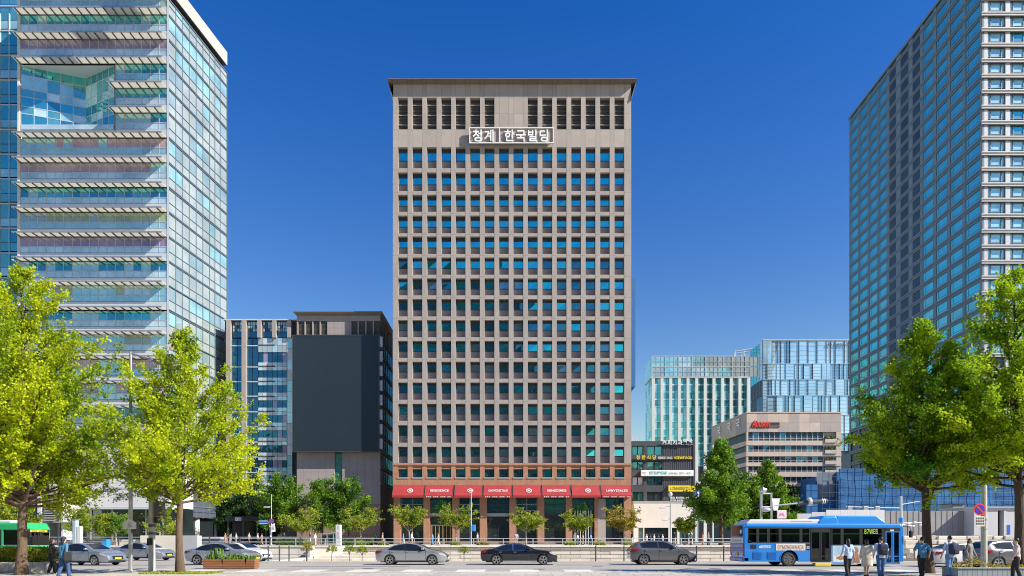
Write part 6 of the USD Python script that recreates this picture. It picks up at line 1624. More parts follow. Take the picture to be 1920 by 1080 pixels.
    for x in kind['handles']:
        for sg in (-1, 1):
            y = sg * (hw * wy(np.array([x - .6]), np.array([.86]))[0])
            obj('door_handle', rbox(x - .72 + .02, x - .50, min(y, y + sg * .03), max(y, y + sg * .03), .85 + (.1 if kind is SUV else 0), .885 + (.1 if kind is SUV else 0), .012), 'chrome' if colour == 'paint_black' else colour, t)
    for sg in (-1, 1):
        x = kind['win'][1][-1][0] - .12; z = kind['win'][1][-1][1] + .04
        y = sg * hw * .90
        obj('mirror', rbox(x - .10, x + .10, min(y, y + sg * .2), max(y, y + sg * .2), z, z + .13, .045), colour, t)
    for x in (-kind['wb'], kind['fx']):
        for sg in (-1, 1):
            wheel(t, x, sg * (hw - .115), sg, kind['wr'], rims)
    if sign:
        o = obj('roof_sign', rbox(-.16, .0, -.3, .3, top_half + .0, top_half + .13, .04), 'offwhite_paint', t)
        obj('sign_band', MB().box(-.165, .005, -.301, .301, top_half + .03, top_half + .07), 'plate_yellow', o)
    return t

def wheel(t, x, y, sg, r, rims, w=.21, spokes=5):
    th = np.linspace(0, 2 * np.pi, 33)[:-1]
    def lathe(pr):
        n = len(th); pr = np.array(pr); k = len(pr)
        v = np.stack([x + pr[:, None, 0] * np.cos(th), np.repeat(y + pr[:, 1:2] * sg, n, 1), r + pr[:, None, 0] * np.sin(th)], -1).reshape(-1, 3)
        f = np.array([(i * n + j, i * n + (j + 1) % n, (i + 1) * n + (j + 1) % n, (i + 1) * n + j) for i in range(k - 1) for j in range(n)])
        return MB().add(v, f if sg > 0 else f[:, ::-1])
    wl = obj('wheel', lathe([(r * .70, .06), (r * .4, .0), (.02, .0)]), 'trim_black', t)
    obj('tyre', lathe([(r * .70, -w * .5), (r * .93, -w * .5), (r, -w * .36), (r, w * .36), (r * .93, w * .5), (r * .72, w * .5), (r * .70, w * .3)]), 'tyre', wl, smooth=40)
    rm = lathe([(r * .70, w * .46), (r * .72, w * .5), (r * .63, w * .5), (r * .62, w * .2)])
    for k in range(spokes):
        a = 2 * np.pi * k / spokes + .3
        for d in (-.16, .16):
            c, s = math.cos(a), math.sin(a); c2, s2 = math.cos(a + d), math.sin(a + d)
            p = np.array([[x + r * .06 * c2, y, r + r * .06 * s2], [x + r * .66 * c2, y, r + r * .66 * s2]])
            u = np.array([-s2, 0, c2]) * r * .055; o1 = np.array([0, sg * w * .40, 0]); o0 = np.array([0, sg * w * .15, 0])
            v = [p[0] - u + o0, p[0] + u + o0, p[0] + u + o1, p[0] - u + o1, p[1] - u + o0, p[1] + u + o0, p[1] + u + o1, p[1] - u + o1]
            f = np.array([(0, 1, 2, 3), (4, 7, 6, 5), (3, 2, 6, 7), (0, 4, 5, 1), (1, 5, 6, 2), (0, 3, 7, 4)])
            rm.add(v, f)
    rm.tube([(x, y + sg * w * .15, r), (x, y + sg * w * .44, r)], r * .14, 10)
    obj('rim', rm, rims, wl)

def cars():
    D = 45.4
    g = lambda px, d=D: PX(px, d)
    s = lambda px, d=D: (px - CX)
    make_car('car', 'silver saloon car driving right, leftmost of the three before the stream wall', SEDAN, 'paint_silver', (g(774), D, 0))
    make_car('car', 'glossy black luxury saloon in the middle of the road', LUX, 'paint_black', (g(974), D, 0))
    make_car('car', 'dark grey compact sport utility car just left of the blue bus', SUV, 'paint_grey', (g(1239), D, 0))
    make_car('taxi', 'silver blue taxi with a yellow plate beside the woman in the cap', SEDAN, 'paint_silver_blue', (g(165, 44.5), 44.5, 0), -14, plate='plate_yellow', category='taxi')
    make_car('taxi', 'silver taxi half hidden behind the two poles, further from the viewer', SEDAN, 'paint_silver_blue', (g(270, 55), 55, 0), -12, plate='plate_yellow', category='taxi')
    make_car('taxi', 'silver taxi behind the timber planters', SEDAN, 'paint_silver', (g(420, 45.2), 45.2, 0), -8, plate='plate_yellow', category='taxi')
    make_car('car', 'white saloon seen between the trunk and the no parking sign pole', SEDAN, 'paint_white', (g(1803, 42), 42, 0), 6)
    make_car('car', 'grey car beyond the planter in the bottom right corner', SUV, 'paint_grey', (g(1890, 38.5), 38.5, 0), 4)
    make_car('car', 'white car seen behind, half hidden by the silver taxi at the planters', SEDAN, 'paint_white', (g(452, 52), 52, 0), -20)

def blue_bus():
    D = 42.0; W = 2.5; X = lambda p: PX(p, D); Z = lambda p: PZ(p, D)
    y0, y1 = D, D + W
    x0, x1 = X(1396), X(1693)
    zr = Z(981)
    t = world_thing('city_bus', 'blue city bus with advert panels standing at the right of the road', 'bus', ((x0 + x1) / 2, D + W / 2, 0))
    # shell: roof, floor, pillars and side panels around real window openings
    def panel(a, b, zb, zt, side=0, m='bus_blue', nm='side_panel', th=.06):
        yy = (y0, y0 + th) if side == 0 else (y1 - th, y1)
        return obj(nm, MB().box(X(a), X(b), yy[0], yy[1], zb, zt), m, t)
    roof = m3.Manifold.batch_hull([m3.Manifold.sphere(.16, 16).translate((x, y, zr - .16)) for x in (x0 + .18, x1 - .18) for y in (y0 + .16, y1 - .16)] + [m3.Manifold.cube((x1 - x0, W, .02)).translate((x0, y0, Z(989.5)))])
    obj('roof', roof, 'bus_blue', t, smooth=35)
    zs, zw0, zw1 = .30, Z(1018), Z(989.5)
    obj('floor', MB().box(x0 + .1, x1 - .1, y0 + .1, y1 - .1, .34, .5), 'dark_steel', t)
    # wheels cut the skirt
    wx = [X(1480), X(1650)]; wr = .47
    sk = m3.Manifold.cube((X(1519) - x0, .06, zw0 - zs)).translate((x0, y0, zs))
    for x in wx: sk -= m3.Manifold.cylinder(1, wr + .09, -1, 36, True).rotate((90, 0, 0)).translate((x, y0, wr))
    obj('side_panel', sk, 'bus_blue', t)
    sk = m3.Manifold.cube((X(1658) - X(1558), .06, zw0 - zs - .14)).translate((X(1558), y0, zs))
    for x in wx: sk -= m3.Manifold.cylinder(1, wr + .09, -1, 36, True).rotate((90, 0, 0)).translate((x, y0, wr))
    obj('side_panel', sk, 'bus_blue', t)
    panel(1688, 1693, zs, zw1); panel(1396, 1402, zw0, zw1)
    far = m3.Manifold.cube((x1 - x0, .06, zw0 - zs)).translate((x0, y1 - .06, zs))
    obj('side_panel', far, 'bus_blue', t)
    # dark window pillars near side and far side
    wins = [(1402, 1420), (1421.5, 1440), (1441.5, 1462), (1463.5, 1501), (1502.5, 1519)]
    wins2 = [(1559, 1578), (1580, 1613.5), (1615.5, 1655)]
    for a, b in wins + wins2:
        lo = zw0 if a < 1550 else zw0 - .16
        f = MB().box(X(a), X(a) + .06, y0 + .0, y0 + .05, lo, zw1).box(X(b) - .06, X(b), y0, y0 + .05, lo, zw1).box(X(a) + .06, X(b) - .06, y0, y0 + .05, zw1 - .07, zw1).box(X(a) + .06, X(b) - .06, y0, y0 + .05, lo, lo + .06)
        if b - a > 16: f.box(X(a) + .06, X(b) - .06, y0 + .01, y0 + .04, Z(1001) - .02, Z(1001) + .02)
        if a == 1402: f.prism([(X(1402), lo), (X(1410), lo), (X(1402), Z(1009))], 'y', y0, y0 + .05)
        w = obj('window', f, 'trim_black', t)
        obj('pane', MB().box(X(a) + .05, X(b) - .05, y0 + .02, y0 + .03, lo + .05, zw1 - .06), 'bus_glass', w)
    gap = [(1420, 1421.5), (1440, 1441.5), (1462, 1463.5), (1501, 1502.5), (1578, 1580), (1613.5, 1615.5), (1655, 1659)]
    for a, b in gap: panel(a, b, zw0 - .16 if a > 1550 else zw0, zw1, 0, 'trim_black', 'pillar', .05)
    for a in np.linspace(1402, 1690, 9):
        panel(a, a + 4, zw0, zw1, 1, 'trim_black', 'pillar', .05)
    obj('far_glazing', MB().box(X(1404), X(1690), y1 - .04, y1 - .03, zw0, zw1), 'bus_glass', t)
    # doors
    for a, b, z0 in ((1520, 1557, Z(1054)), (1660, 1687.5, Z(1058))):
        m = (a + b) / 2
        fr_m = 'trim_black' if a < 1600 else 'bus_blue'
        for c, d in ((a, m - .4), (m + .4, b)):
            f = MB().box(X(c), X(c) + .07, y0 - .01, y0 + .05, z0, Z(996)).box(X(d) - .07, X(d), y0 - .01, y0 + .05, z0, Z(996)).box(X(c) + .07, X(d) - .07, y0 - .01, y0 + .05, Z(998), Z(996)).box(X(c) + .07, X(d) - .07, y0 - .01, y0 + .05, z0, z0 + .1).box(X(c) + .07, X(d) - .07, y0, y0 + .04, Z(1043) - .03, Z(1043) + .03)
            dr = obj('door', f, fr_m, t)
            obj('pane', MB().box(X(c) + .05, X(d) - .05, y0 + .015, y0 + .025, z0 + .08, Z(997)), 'bus_glass', dr)
            s = 1 if c == a else -1
            obj('handrail', MB().tube([(X((c + d) / 2 - s * 6), y0 + .09, Z(1019)), (X((c + d) / 2 + s * 6), y0 + .09, Z(1036))], .022, 6), 'plate_yellow', dr)
        obj('door_header', MB().box(X(a), X(b), y0, y0 + .05, Z(996), zw1), 'trim_black', t)
    obj('door_step', rbox(X(1528), X(1558), y0 - .04, y0 + .4, Z(1061.5), Z(1056), .03), 'plate_yellow', t)
    obj('route_display', MB().box(X(1669), X(1676), y0 - .012, y0 - .002, Z(996), Z(993)), 'offwhite_paint', t)
    # roof units
    ac = m3.Manifold.batch_hull([m3.Manifold.sphere(.07, 10).translate((X(p), y, z)) for p, z in ((1411, zr + .18), (1540, zr + .18), (1404, zr - .02), (1546, zr - .02)) for y in (y0 + .35, y1 - .35)])
    obj('air_conditioner', ac, 'offwhite_paint', t, smooth=35)
    obj('unit_lettering', MB().box(X(1487), X(1526), y0 + .27, y0 + .29, Z(977.5), Z(976)), 'grey_lettering', t)
    tk = m3.Manifold.batch_hull([m3.Manifold.sphere(.18, 14).translate((X(p), y, z)) for p, z in ((1549, zr + .30), (1570, zr + .32), (1541, zr + .05), (1574, zr + .0)) for y in (y0 + .4, y1 - .4)])
    obj('tank_cover', tk, 'bus_blue_two', t, smooth=35)
    tk = m3.Manifold.batch_hull([m3.Manifold.sphere(.06, 10).translate((X(p), y, z)) for p, z in ((1574, zr + .42), (1646, zr + .42), (1574, zr), (1664, zr + .0)) for y in (y0 + .3, y1 - .3)])
    obj('roof_fairing', tk, 'bus_blue_two', t, smooth=35)
    # markings, grilles, adverts
    obj('engine_grille', MB().box(X(1407), X(1418), y0 - .012, y0 - .001, Z(1029), Z(1021)), 'trim_black', t)
    for a, b in ((1411, 1428), (1438, 1455)):
        f = MB().box(X(a), X(b), y0 - .01, y0 - .001, Z(1049), Z(1035)); o = obj('access_panel', f, 'bus_blue_dark', t)
        for k in range(7): obj('louvre', MB().box(X(a) + .04, X(b) - .04, y0 - .022, y0 - .010, Z(1047.5 - 1.8 * k), Z(1046.6 - 1.8 * k)), 'bus_blue', o)
    obj('lettering', fit(latin('eBIPEED', .17, .004), X(1423), X(1445), Z(1027.5), y0 - .003), 'white_paint', t)
    ad = obj('advert_strip', MB().box(X(1455), X(1510), y0 - .012, y0 - .002, Z(1032), Z(1019.5)), 'offwhite_paint', t)
    obj('advert_lettering', fit(latin('GYMONGHWADA', .26, .003), X(1457.5), X(1507), Z(1030), y0 - .013), 'poster_brown', ad)
    q = obj('route_square', MB().box(X(1511), X(1518.5), y0 - .012, y0 - .002, Z(1031), Z(1019.5)), 'trim_black', t)
    obj('route_mark', fit(latin('53', .16, .004), X(1512), X(1517.5), Z(1029), y0 - .014), 'white_paint', q)
    ad = obj('advert_poster', MB().box(X(1561), X(1656), y0 - .012, y0 - .002, Z(1057), Z(1023)), 'poster_sky', t)
    pm = MB()
    rng = random.Random(5)
    for k in range(14): a = 1563 + 6.2 * k; h = rng.uniform(5, 16); pm.box(X(a), X(a + rng.uniform(3, 5.5)), y0 - .017, y0 - .012, Z(1055), Z(1055 - h))
    obj('poster_shapes', pm, 'offwhite_paint', ad)
    pm = MB().ball((X(1604), y0 - .012, Z(1032)), .2, 2, (1, .04, 1.1)); pm.prism([(X(1598), Z(1055)), (X(1612), Z(1055)), (X(1609), Z(1038)), (X(1600), Z(1038))], 'y', y0 - .022, y0 - .017)
    pm.ball((X(1577), y0 - .012, Z(1046)), .22, 2, (1.6, .04, .7))
    obj('poster_figures', pm, 'poster_brown', ad)
    obj('poster_band', MB().box(X(1561), X(1600), y0 - .021, y0 - .017, Z(1057), Z(1054)), 'blue_flag', ad)
    obj('window_display', fit(latin('87WES', .3, .004), X(1620), X(1646), Z(1001), y0 - .0), 'led_green', t)
    # rear end
    yc = (y0 + y1) / 2
    obj('rear_panel', MB().man(rbox(x0 - .06, x0 + .05, y0 + .02, y1 - .02, .42, zr - .1, .04)), 'bus_blue', t)
    o = obj('rear_window', MB().box(x0 - .075, x0 - .058, y0 + .2, y1 - .2, Z(1006), Z(985)), 'car_glass', t)
    obj('rear_sticker', MB().box(x0 - .085, x0 - .075, y0 + .3, y0 + .6, Z(1000), Z(993)), 'white_paint', o)
    obj('rear_band', MB().box(x0 - .08, x0 - .055, y0 + .06, y1 - .06, Z(1018), Z(1008.5)), 'offwhite_paint', t)
    obj('rear_band_lettering', MB().box(x0 - .088, x0 - .08, y0 + .3, y1 - .5, Z(1015.5), Z(1011.5)), 'grey_lettering', t)
    obj('engine_hatch', MB().man(rbox(x0 - .085, x0 - .05, y0 + .15, y1 - .15, .85, Z(1019), .015)), 'bus_blue_dark', t)
    obj('licence_plate', MB().box(x0 - .1, x0 - .086, yc - .25, yc + .25, Z(1042), Z(1035)), 'plate_yellow', t)
    for y in (y0 + .02, y1 - .14): obj('tail_light', rbox(x0 - .1, x0 + .02, y, y + .12, Z(1042), Z(1018.5), .03), 'lamp_red', t)
    obj('rear_bumper', rbox(x0 - .14, x0 + .3, y0 + .0, y1, .30, .58, .05), 'bus_blue_dark', t)
    obj('windscreen', MB().man(rbox(x1 - .03, x1 + .03, y0 + .1, y1 - .1, Z(1030), zw1, .02)), 'car_glass', t)
    obj('front_panel', MB().man(rbox(x1 - .05, x1 + .06, y0 + .02, y1 - .02, .35, Z(1031), .04)), 'bus_blue', t)
    for s in (0, 1):
        yy = y0 - .1 if s == 0 else y1 + .1
        obj('mirror', MB().tube([(x1 - .05, y0 + .2 if s == 0 else y1 - .2, Z(987)), (x1 + .35, yy, Z(988)), (x1 + .45, yy, Z(995))], .025, 6).man(rbox(x1 + .36, x1 + .52, yy - .1, yy + .1, Z(1008), Z(995), .04)), 'trim_black', t)
    for i, x in enumerate(wx):
        wheel(t, x, y0 + .17, -1, wr, 'hub_grey', .28, 8); wheel(t, x, y1 - .17, 1, wr, 'hub_grey', .28, 8)
        obj('wheel_arch', MB().tube([(x + (wr + .1) * math.cos(a), y0 - .008, wr + (wr + .1) * math.sin(a)) for a in np.linspace(-.2, np.pi + .2, 18)], .025, 5), 'bus_blue_two', t)
    # seats inside
    for i in range(9):
        x = X(1415 + 12 * i + (40 if i > 6 else 0))
        for y in (y0 + .35, y1 - .85):
            obj('seat', MB().man(rbox(x, x + .42, y, y + .5, .9, 1.0, .03)).man(rbox(x - .06, x + .04, y, y + .5, .95, 1.6, .04)), 'seat_fabric', t)
    gr = MB()
    for p in (1440, 1502, 1519, 1558, 1580, 1614): gr.tube([(X(p), yc, .5), (X(p), yc, zr - .3)], .02, 6)
    obj('grab_pole', gr, 'plate_yellow', t)
mat('hub_grey', (.12, .12, .12), .5, .1)
paint('bus_blue_two', (.02, .25, .66), .35, .0, .6)

def green_bus():
    t = thing('city_bus', 'green city bus at the left edge, partly hidden by the trunk and hedge', 'bus', None, (PX(52, 56) , 57.3, 0), -6)
    L, W, H = 9.0, 2.5, 3.15
    body = m3.Manifold.batch_hull([m3.Manifold.sphere(.14, 14).translate((x, y, z)) for x in (-L, -.14) for y in (-W / 2 + .14, W / 2 - .14) for z in (.5, 1.15)])
    obj('body', body, 'bus_green', t, smooth=35)
    roof = m3.Manifold.batch_hull([m3.Manifold.sphere(.2, 14).translate((x, y, H - .2)) for x in (-L, -.35) for y in (-W / 2 + .2, W / 2 - .2)] + [m3.Manifold.cube((L, W, .05)).translate((-L, -W / 2, 2.55))])
    obj('roof', roof, 'bus_green', t, smooth=35)
    obj('roof_unit', MB().man(rbox(-L, -1.9, -.8, .8, H - .05, H + .22, .08)), 'offwhite_paint', t)
    obj('interior', MB().box(-L + .1, -1.6, -.15, .3, 1.1, 2.4), 'dark_interior', t)
    for x in (-.05, -2.2, -2.35, -4.3, -4.45, -6.4, -6.55): obj('pillar', MB().box(x - .14, x, -W / 2, -W / 2 + .08, 1.2, 2.56).box(x - .14, x, W / 2 - .08, W / 2, 1.2, 2.56), 'bus_green' if x == -.05 or x == -2.2 else 'trim_black', t)
    for a, b in ((-2.05, -.3), (-4.3, -2.5), (-6.4, -4.6), (-8.8, -6.7)):
        w = obj('window', MB().box(a, b, -W / 2 + .02, -W / 2 + .06, 1.22, 1.32).box(a, b, -W / 2 + .02, -W / 2 + .06, 2.48, 2.56), 'trim_black', t)
        obj('pane', MB().box(a, b, -W / 2 + .03, -W / 2 + .045, 1.3, 2.5), 'bus_glass', w)
    w = obj('windscreen', MB().box(-.06, .0, -W / 2 + .1, W / 2 - .1, 2.3, 2.56).box(-.05, .0, -.04, .04, 1.15, 2.3), 'trim_black', t)
    obj('pane', MB().box(-.045, -.03, -W / 2 + .1, W / 2 - .1, 1.1, 2.35), 'bus_glass', w)
    obj('route_display', MB().box(0, .012, -.9, .9, 2.36, 2.52), 'plate_yellow', t)
    obj('display_lettering', MB().box(.012, .02, -.75, -.2, 2.4, 2.48).box(.012, .02, -.05, .7, 2.4, 2.48), 'trim_black', t)
    for y in (-.95, .95): obj('headlight', rbox(-.06, .05, y - .18, y + .18, .72, .92, .04), 'lamp_clear', t)
    obj('front_bumper', rbox(-.2, .05, -W / 2 + .03, W / 2 - .03, .32, .55, .05), 'offwhite_paint', t)
    obj('licence_plate', MB().box(.05, .065, -.25, .25, .4, .52), 'plate_yellow', t)
    obj('mirror', MB().tube([(-.1, -W / 2 + .1, 2.6), (.35, -W / 2 - .1, 2.6), (.4, -W / 2 - .1, 2.3)], .03, 6).man(rbox(.32, .48, -W / 2 - .2, -W / 2, 1.9, 2.3, .04)), 'trim_black', t)
    for x in (-1.7, -7.0):
        for sg in (-1, 1): wheel(t, x, sg * (W / 2 - .16), sg, .46, 'steel', .28, 8)

# ------------------------------------------------------------------ people
mat('skin', (.52, .32, .23), .55, .08, 6.0)
mat('hair_black', (.012, .010, .009), .5, .3, 8.0)
mat('hair_brown', (.07, .032, .018), .5, .3, 8.0)
def cloth(name, c, **kw): mat('cloth_' + name, c, .85, .15, 5.0, bump=.15, bscale=18, **kw)
cloth('denim', (.05, .19, .33)); cloth('light_blue', (.36, .46, .66)); cloth('black', (.016, .016, .018)); cloth('navy', (.02, .032, .075)); cloth('jeans', (.035, .085, .21))
cloth('beige', (.52, .47, .38)); cloth('pink', (.52, .42, .43)); cloth('white', (.68, .67, .64)); cloth('brown', (.10, .055, .035)); cloth('grey', (.2, .2, .21)); cloth('orange', (.62, .20, .09)); cloth('sky', (.08, .33, .62)); cloth('tan', (.40, .30, .20)); cloth('teal', (.03, .13, .16)); cloth('pale_jeans', (.12, .24, .42))

def chain(parts, r_add=0.0, seg=10):
    """the hulls of spheres along bones: parts = [(p, rp, q, rq), ...]"""
    out = []
    for p, rp, q, rq in parts:
        out.append(m3.Manifold.batch_hull([m3.Manifold.sphere(rp + r_add, seg).translate(tuple(map(float, p))), m3.Manifold.sphere(rq + r_add, seg).translate(tuple(map(float, q)))]))
    return out

def soften(ms, length, it=6):
    m = m3.Manifold.batch_boolean(ms, m3.OpType.Add).refine_to_length(length).to_mesh()
    t = trimesh.Trimesh(np.array(m.vert_properties[:, :3], float), np.array(m.tri_verts), process=True)
    trimesh.smoothing.filter_taubin(t, iterations=it)
    return t

def person(name, label, loc, face, h=1.7, top='light_blue', legs='black', hair='hair_black', hair_len=.1, skirt=None, coat=None, sleeves='short', stride=.18, arms=None, cap=None, female=False, group=None, shoes='cloth_black', near=True, lean=0.0, bag=None, bag_label=None, head_turn=0.0):
    """a standing or walking figure; face = heading in degrees (0 = towards +x, 90 = away from the camera)"""
    t = thing(name, label, 'person', group, loc, face)
    s = h / 1.72; L = .042 if near else .075; seg = 10 if near else 8
    V = lambda x, y, z: np.array([x, y, z]) * s
    sh = .185 if not female else .165
    hipw = .09
    pel = V(0, 0, .93); chest = V(.02 * 0 + lean * .3, 0, 1.30); neck = V(lean * .4, 0, 1.46); head = V(.015 + lean * .45, 0, 1.60)
    ank = [V(stride, -hipw, .085), V(-stride, hipw, .10)]
    kne = [V(stride * .62 + .03, -hipw, .50), V(-stride * .35 + .04, hipw, .50)]
    hip = [V(0, -hipw, .90), V(0, hipw, .90)]
    shd = [V(lean * .33, -sh, 1.40), V(lean * .33, sh, 1.40)]
    if arms is None: arms = [((-.06, -.05, -.27), (.08, 0.0, -.24)), ((.05, .05, -.27), (.13, 0.0, -.23))]
    elb = [shd[i] + np.array(arms[i][0]) * s for i in range(2)]; wri = [elb[i] + np.array(arms[i][1]) * s for i in range(2)]
    torso = [(pel, .125 * s, V(lean * .1, 0, 1.08), .112 * s), (V(lean * .1, -.05, 1.08), .095 * s, V(lean * .28, -.075, 1.30), .105 * s), (V(lean * .1, .05, 1.08), .095 * s, V(lean * .28, .075, 1.30), .105 * s), (shd[0], .062 * s, shd[1], .062 * s), (V(lean * .28, -.05, 1.30), .10 * s, shd[0], .06 * s), (V(lean * .28, .05, 1.30), .10 * s, shd[1], .06 * s)]
    nk = [(V(lean * .36, 0, 1.40), .055 * s, head - np.array([0, 0, .04]) * s, .05 * s)]
    leg = []
    for i in range(2): leg += [(hip[i], .088 * s, kne[i], .058 * s), (kne[i], .058 * s, ank[i], .038 * s)]
    arm = []
    for i in range(2): arm += [(shd[i], .05 * s, elb[i], .040 * s), (elb[i], .040 * s, wri[i], .028 * s)]
    feet = []
    for i in range(2): feet += [(ank[i] - V(.03, 0, .04), .04 * s, ank[i] + V(.15, 0, -.05), .033 * s)]
    hands = []
    for i in range(2):
        d = np.array(arms[i][1]); d = d / np.linalg.norm(d); w = wri[i]; side = np.array([0, 1.0, 0]); side -= d * (side @ d); side /= np.linalg.norm(side); fw = np.cross(side, d)
        pc = w + d * .055 * s
        hands += [(w, .026 * s, pc, .030 * s)]
        if near:
            for k, ln in enumerate((.075, .085, .08, .06)):
                b = pc + fw * (.024 - .016 * k) * s + d * .02 * s; mdl = b + d * ln * .55 * s; tip = mdl + (d * .8 + side * (.35 if i == 0 else -.35)) * ln * .45 * s
                hands += [(b, .0095 * s, mdl, .0085 * s), (mdl, .0085 * s, tip, .007 * s)]
            b = w + d * .025 * s + fw * .022 * s; tip = b + (d * .7 + fw * .6) * .06 * s
            hands += [(b, .011 * s, tip, .008 * s)]
        else:
            hands += [(pc, .026 * s, pc + d * .06 * s, .016 * s)]
    skull = [m3.Manifold.sphere(.5, 16).scale((.185 * s, .150 * s, .215 * s)).translate(tuple(head + V(0, 0, .03))), m3.Manifold.sphere(.5, 14).scale((.13 * s, .115 * s, .13 * s)).translate(tuple(head + V(.028, 0, -.05)))]
    face_bits = [m3.Manifold.batch_hull([m3.Manifold.sphere(.010 * s, 6).translate(tuple(head + V(.088, 0, .03))), m3.Manifold.sphere(.018 * s, 6).translate(tuple(head + V(.098, 0, -.012)))])] + [m3.Manifold.sphere(.5, 8).scale((.035 * s, .018 * s, .06 * s)).translate(tuple(head + V(-.005, q, .01))) for q in (-.078 * s / s, .078)]
    body = chain(torso + nk + leg + arm + feet, 0, seg) + skull + face_bits
    fine = chain(hands, 0, 6)
    b = soften(body, L)
    bm = MB().mesh(b)
    hd = m3.Manifold.batch_boolean(fine, m3.OpType.Add).refine_to_length(.02)
    bm.man(hd)
    bp = obj('body', bm, 'skin', t, smooth=True)
    eyes = MB()
    for q in (-.032, .032): eyes.ball(head + V(.082, q, .035), .011 * s, 1)
    obj('eyes', eyes, 'black', bp)
    obj('mouth', MB().ball(head + V(.088, 0, -.052), .018 * s, 1, (.4, 1.2, .35)), 'mouth', bp)
    # hair as a cap over the skull, longer at the back
    hp = [m3.Manifold.sphere(.5, 16).scale((.205 * s, .172 * s, .20 * s)).translate(tuple(head + V(-.014, 0, .05)))]
    cut = m3.Manifold.cube((.3 * s, .3 * s, .3 * s), True).translate(tuple(head + V(.19, 0, -.085)))
    hp[0] = hp[0] - cut
    if hair_len > .05: hp += chain([(head + V(-.045, 0, .04), .075 * s, head + V(-.07, 0, -.06 - hair_len * .5), .07 * s), (head + V(-.07, 0, -.06 - hair_len * .5), .07 * s, head + V(-.085, 0, -.06 - hair_len), .045 * s)], 0, 10)
    obj('hair', soften(hp, L * .7, 3), hair, t, smooth=True)
    if cap:
        cp = [m3.Manifold.sphere(.5, 16).scale((.225 * s, .19 * s, .20 * s)).translate(tuple(head + V(-.01, 0, .065))) - m3.Manifold.cube((.5, .5, .3), True).translate(tuple(head + V(0, 0, -.11)))]
        cp += [m3.Manifold.sphere(.5, 14).scale((.17 * s, .15 * s, .022 * s)).translate(tuple(head + V(.125, 0, .05)))]
        obj('cap', soften(cp, .03, 1), cap, t, smooth=50)
    # clothes
    if sleeves == 'long': sl = arm
    else: sl = []; [sl.append((shd[i], .05 * s, shd[i] + (elb[i] - shd[i]) * .85, .048 * s)) for i in range(2)]
    hem = [(V(0, -.035, .98), .118 * s, V(0, -.035, .88), .122 * s), (V(0, .035, .98), .118 * s, V(0, .035, .88), .122 * s)]
    tp = chain(torso + hem, .016 * s, seg) + chain(sl, .020 * s, seg)
    tm = m3.Manifold.batch_boolean(tp, m3.OpType.Add) - m3.Manifold.cube((1, 1, .6), True).translate((0, 0, .80 * s - .3 + .03))
    obj('shirt', soften([tm], L, 4), 'cloth_' + top, t, smooth=True)
    if skirt:
        sk = m3.Manifold.batch_hull([m3.Manifold.sphere(.125 * s, 12).translate(tuple(V(0, 0, .95))), m3.Manifold.cylinder(.02, .24 * s, .24 * s, 18).translate(tuple(V(0, 0, .50)))])
        obj('skirt', soften([sk], L, 3), 'cloth_' + skirt, t, smooth=True)
    else:
        tr = []
        for i in range(2): tr += [(pel + V(0, (-.05, .05)[i], 0), .118 * s, hip[i], .10 * s), (hip[i], .10 * s, kne[i], .072 * s), (kne[i], .072 * s, ank[i] + V(0, 0, .02), .060 * s)]
        obj('trousers', soften(chain(tr, .012 * s, seg), L, 4), 'cloth_' + legs, t, smooth=True)
    obj('shoe', soften(chain([feet[0]], .012 * s, 8), L, 1), shoes, t, smooth=True)
    obj('shoe', soften(chain([feet[1]], .012 * s, 8), L, 1), shoes, t, smooth=True)
    if coat:
        c = [m3.Manifold.batch_hull([m3.Manifold.sphere(.12 * s, 12).translate(tuple(V(-.03, -.10, 1.33))), m3.Manifold.sphere(.12 * s, 12).translate(tuple(V(-.03, .10, 1.33))), m3.Manifold.cylinder(.02, .25 * s, .25 * s, 18).translate(tuple(V(-.05, 0, .48)))])]
        c += chain(arm, .035 * s, seg)
        c = m3.Manifold.batch_boolean(c, m3.OpType.Add) - m3.Manifold.batch_hull([m3.Manifold.sphere(.05, 8).translate(tuple(V(.2, 0, 1.35))), m3.Manifold.cube((.3, .26, .02), True).translate(tuple(V(.28, 0, .46)))])
        obj('coat', soften([c], L, 3), 'cloth_' + coat, t, smooth=True)
    if bag:
        a = math.radians(face); ca, sa = math.cos(a), math.sin(a)
        def wpos(p): return (loc[0] + p[0] * ca - p[1] * sa, loc[1] + p[0] * sa + p[1] * ca, loc[2] + p[2])
        if bag == 'backpack':
            q = thing('backpack', bag_label, 'backpack', None, wpos(V(-.22, 0, .98)), face)
            pk = m3.Manifold.batch_hull([m3.Manifold.sphere(.07, 12).translate((x, y, z)) for x, k in ((-.05, .11), (.05, .13)) for y in (-k, k) for z in (.05, .36)] + [m3.Manifold.sphere(.06, 12).translate((0.02, 0, .43))])
            obj('body', soften([pk], .05, 2), 'cloth_navy', q, smooth=True)
            obj('front_pocket', soften([m3.Manifold.batch_hull([m3.Manifold.sphere(.04, 10).translate((-.11, y, z)) for y in (-.09, .09) for z in (.04, .18)])], .05, 1), 'cloth_black', q, smooth=True)
            st = MB()
            for y in (-.10, .10): st.tube([(.08, y, .42), (.20, y * 1.1, .50), (.30, y * 1.05, .44), (.335, y * 1.05, .30), (.26, y * 1.2, .12), (.08, y, .05)], .018, 6)
            obj('strap', st, 'cloth_black', q)
        elif bag == 'shoulder':
            q = thing('shoulder_bag', bag_label, 'bag', None, wpos(V(-.05, -.27, .72)), face)
            obj('body', soften([m3.Manifold.batch_hull([m3.Manifold.sphere(.045, 10).translate((x, 0, z)) for x in (-.14, .14) for z in (.03, .32)])], .05, 1), 'cloth_black' if top == 'denim' else 'cloth_tan', q, smooth=True)
            obj('strap', MB().tube([(-.1, .0, .33), (-.03, .07, .62), (0.04, .09, .74), (.08, .06, .6), (.1, 0, .33)], .014, 6), 'cloth_black', q)
    return t
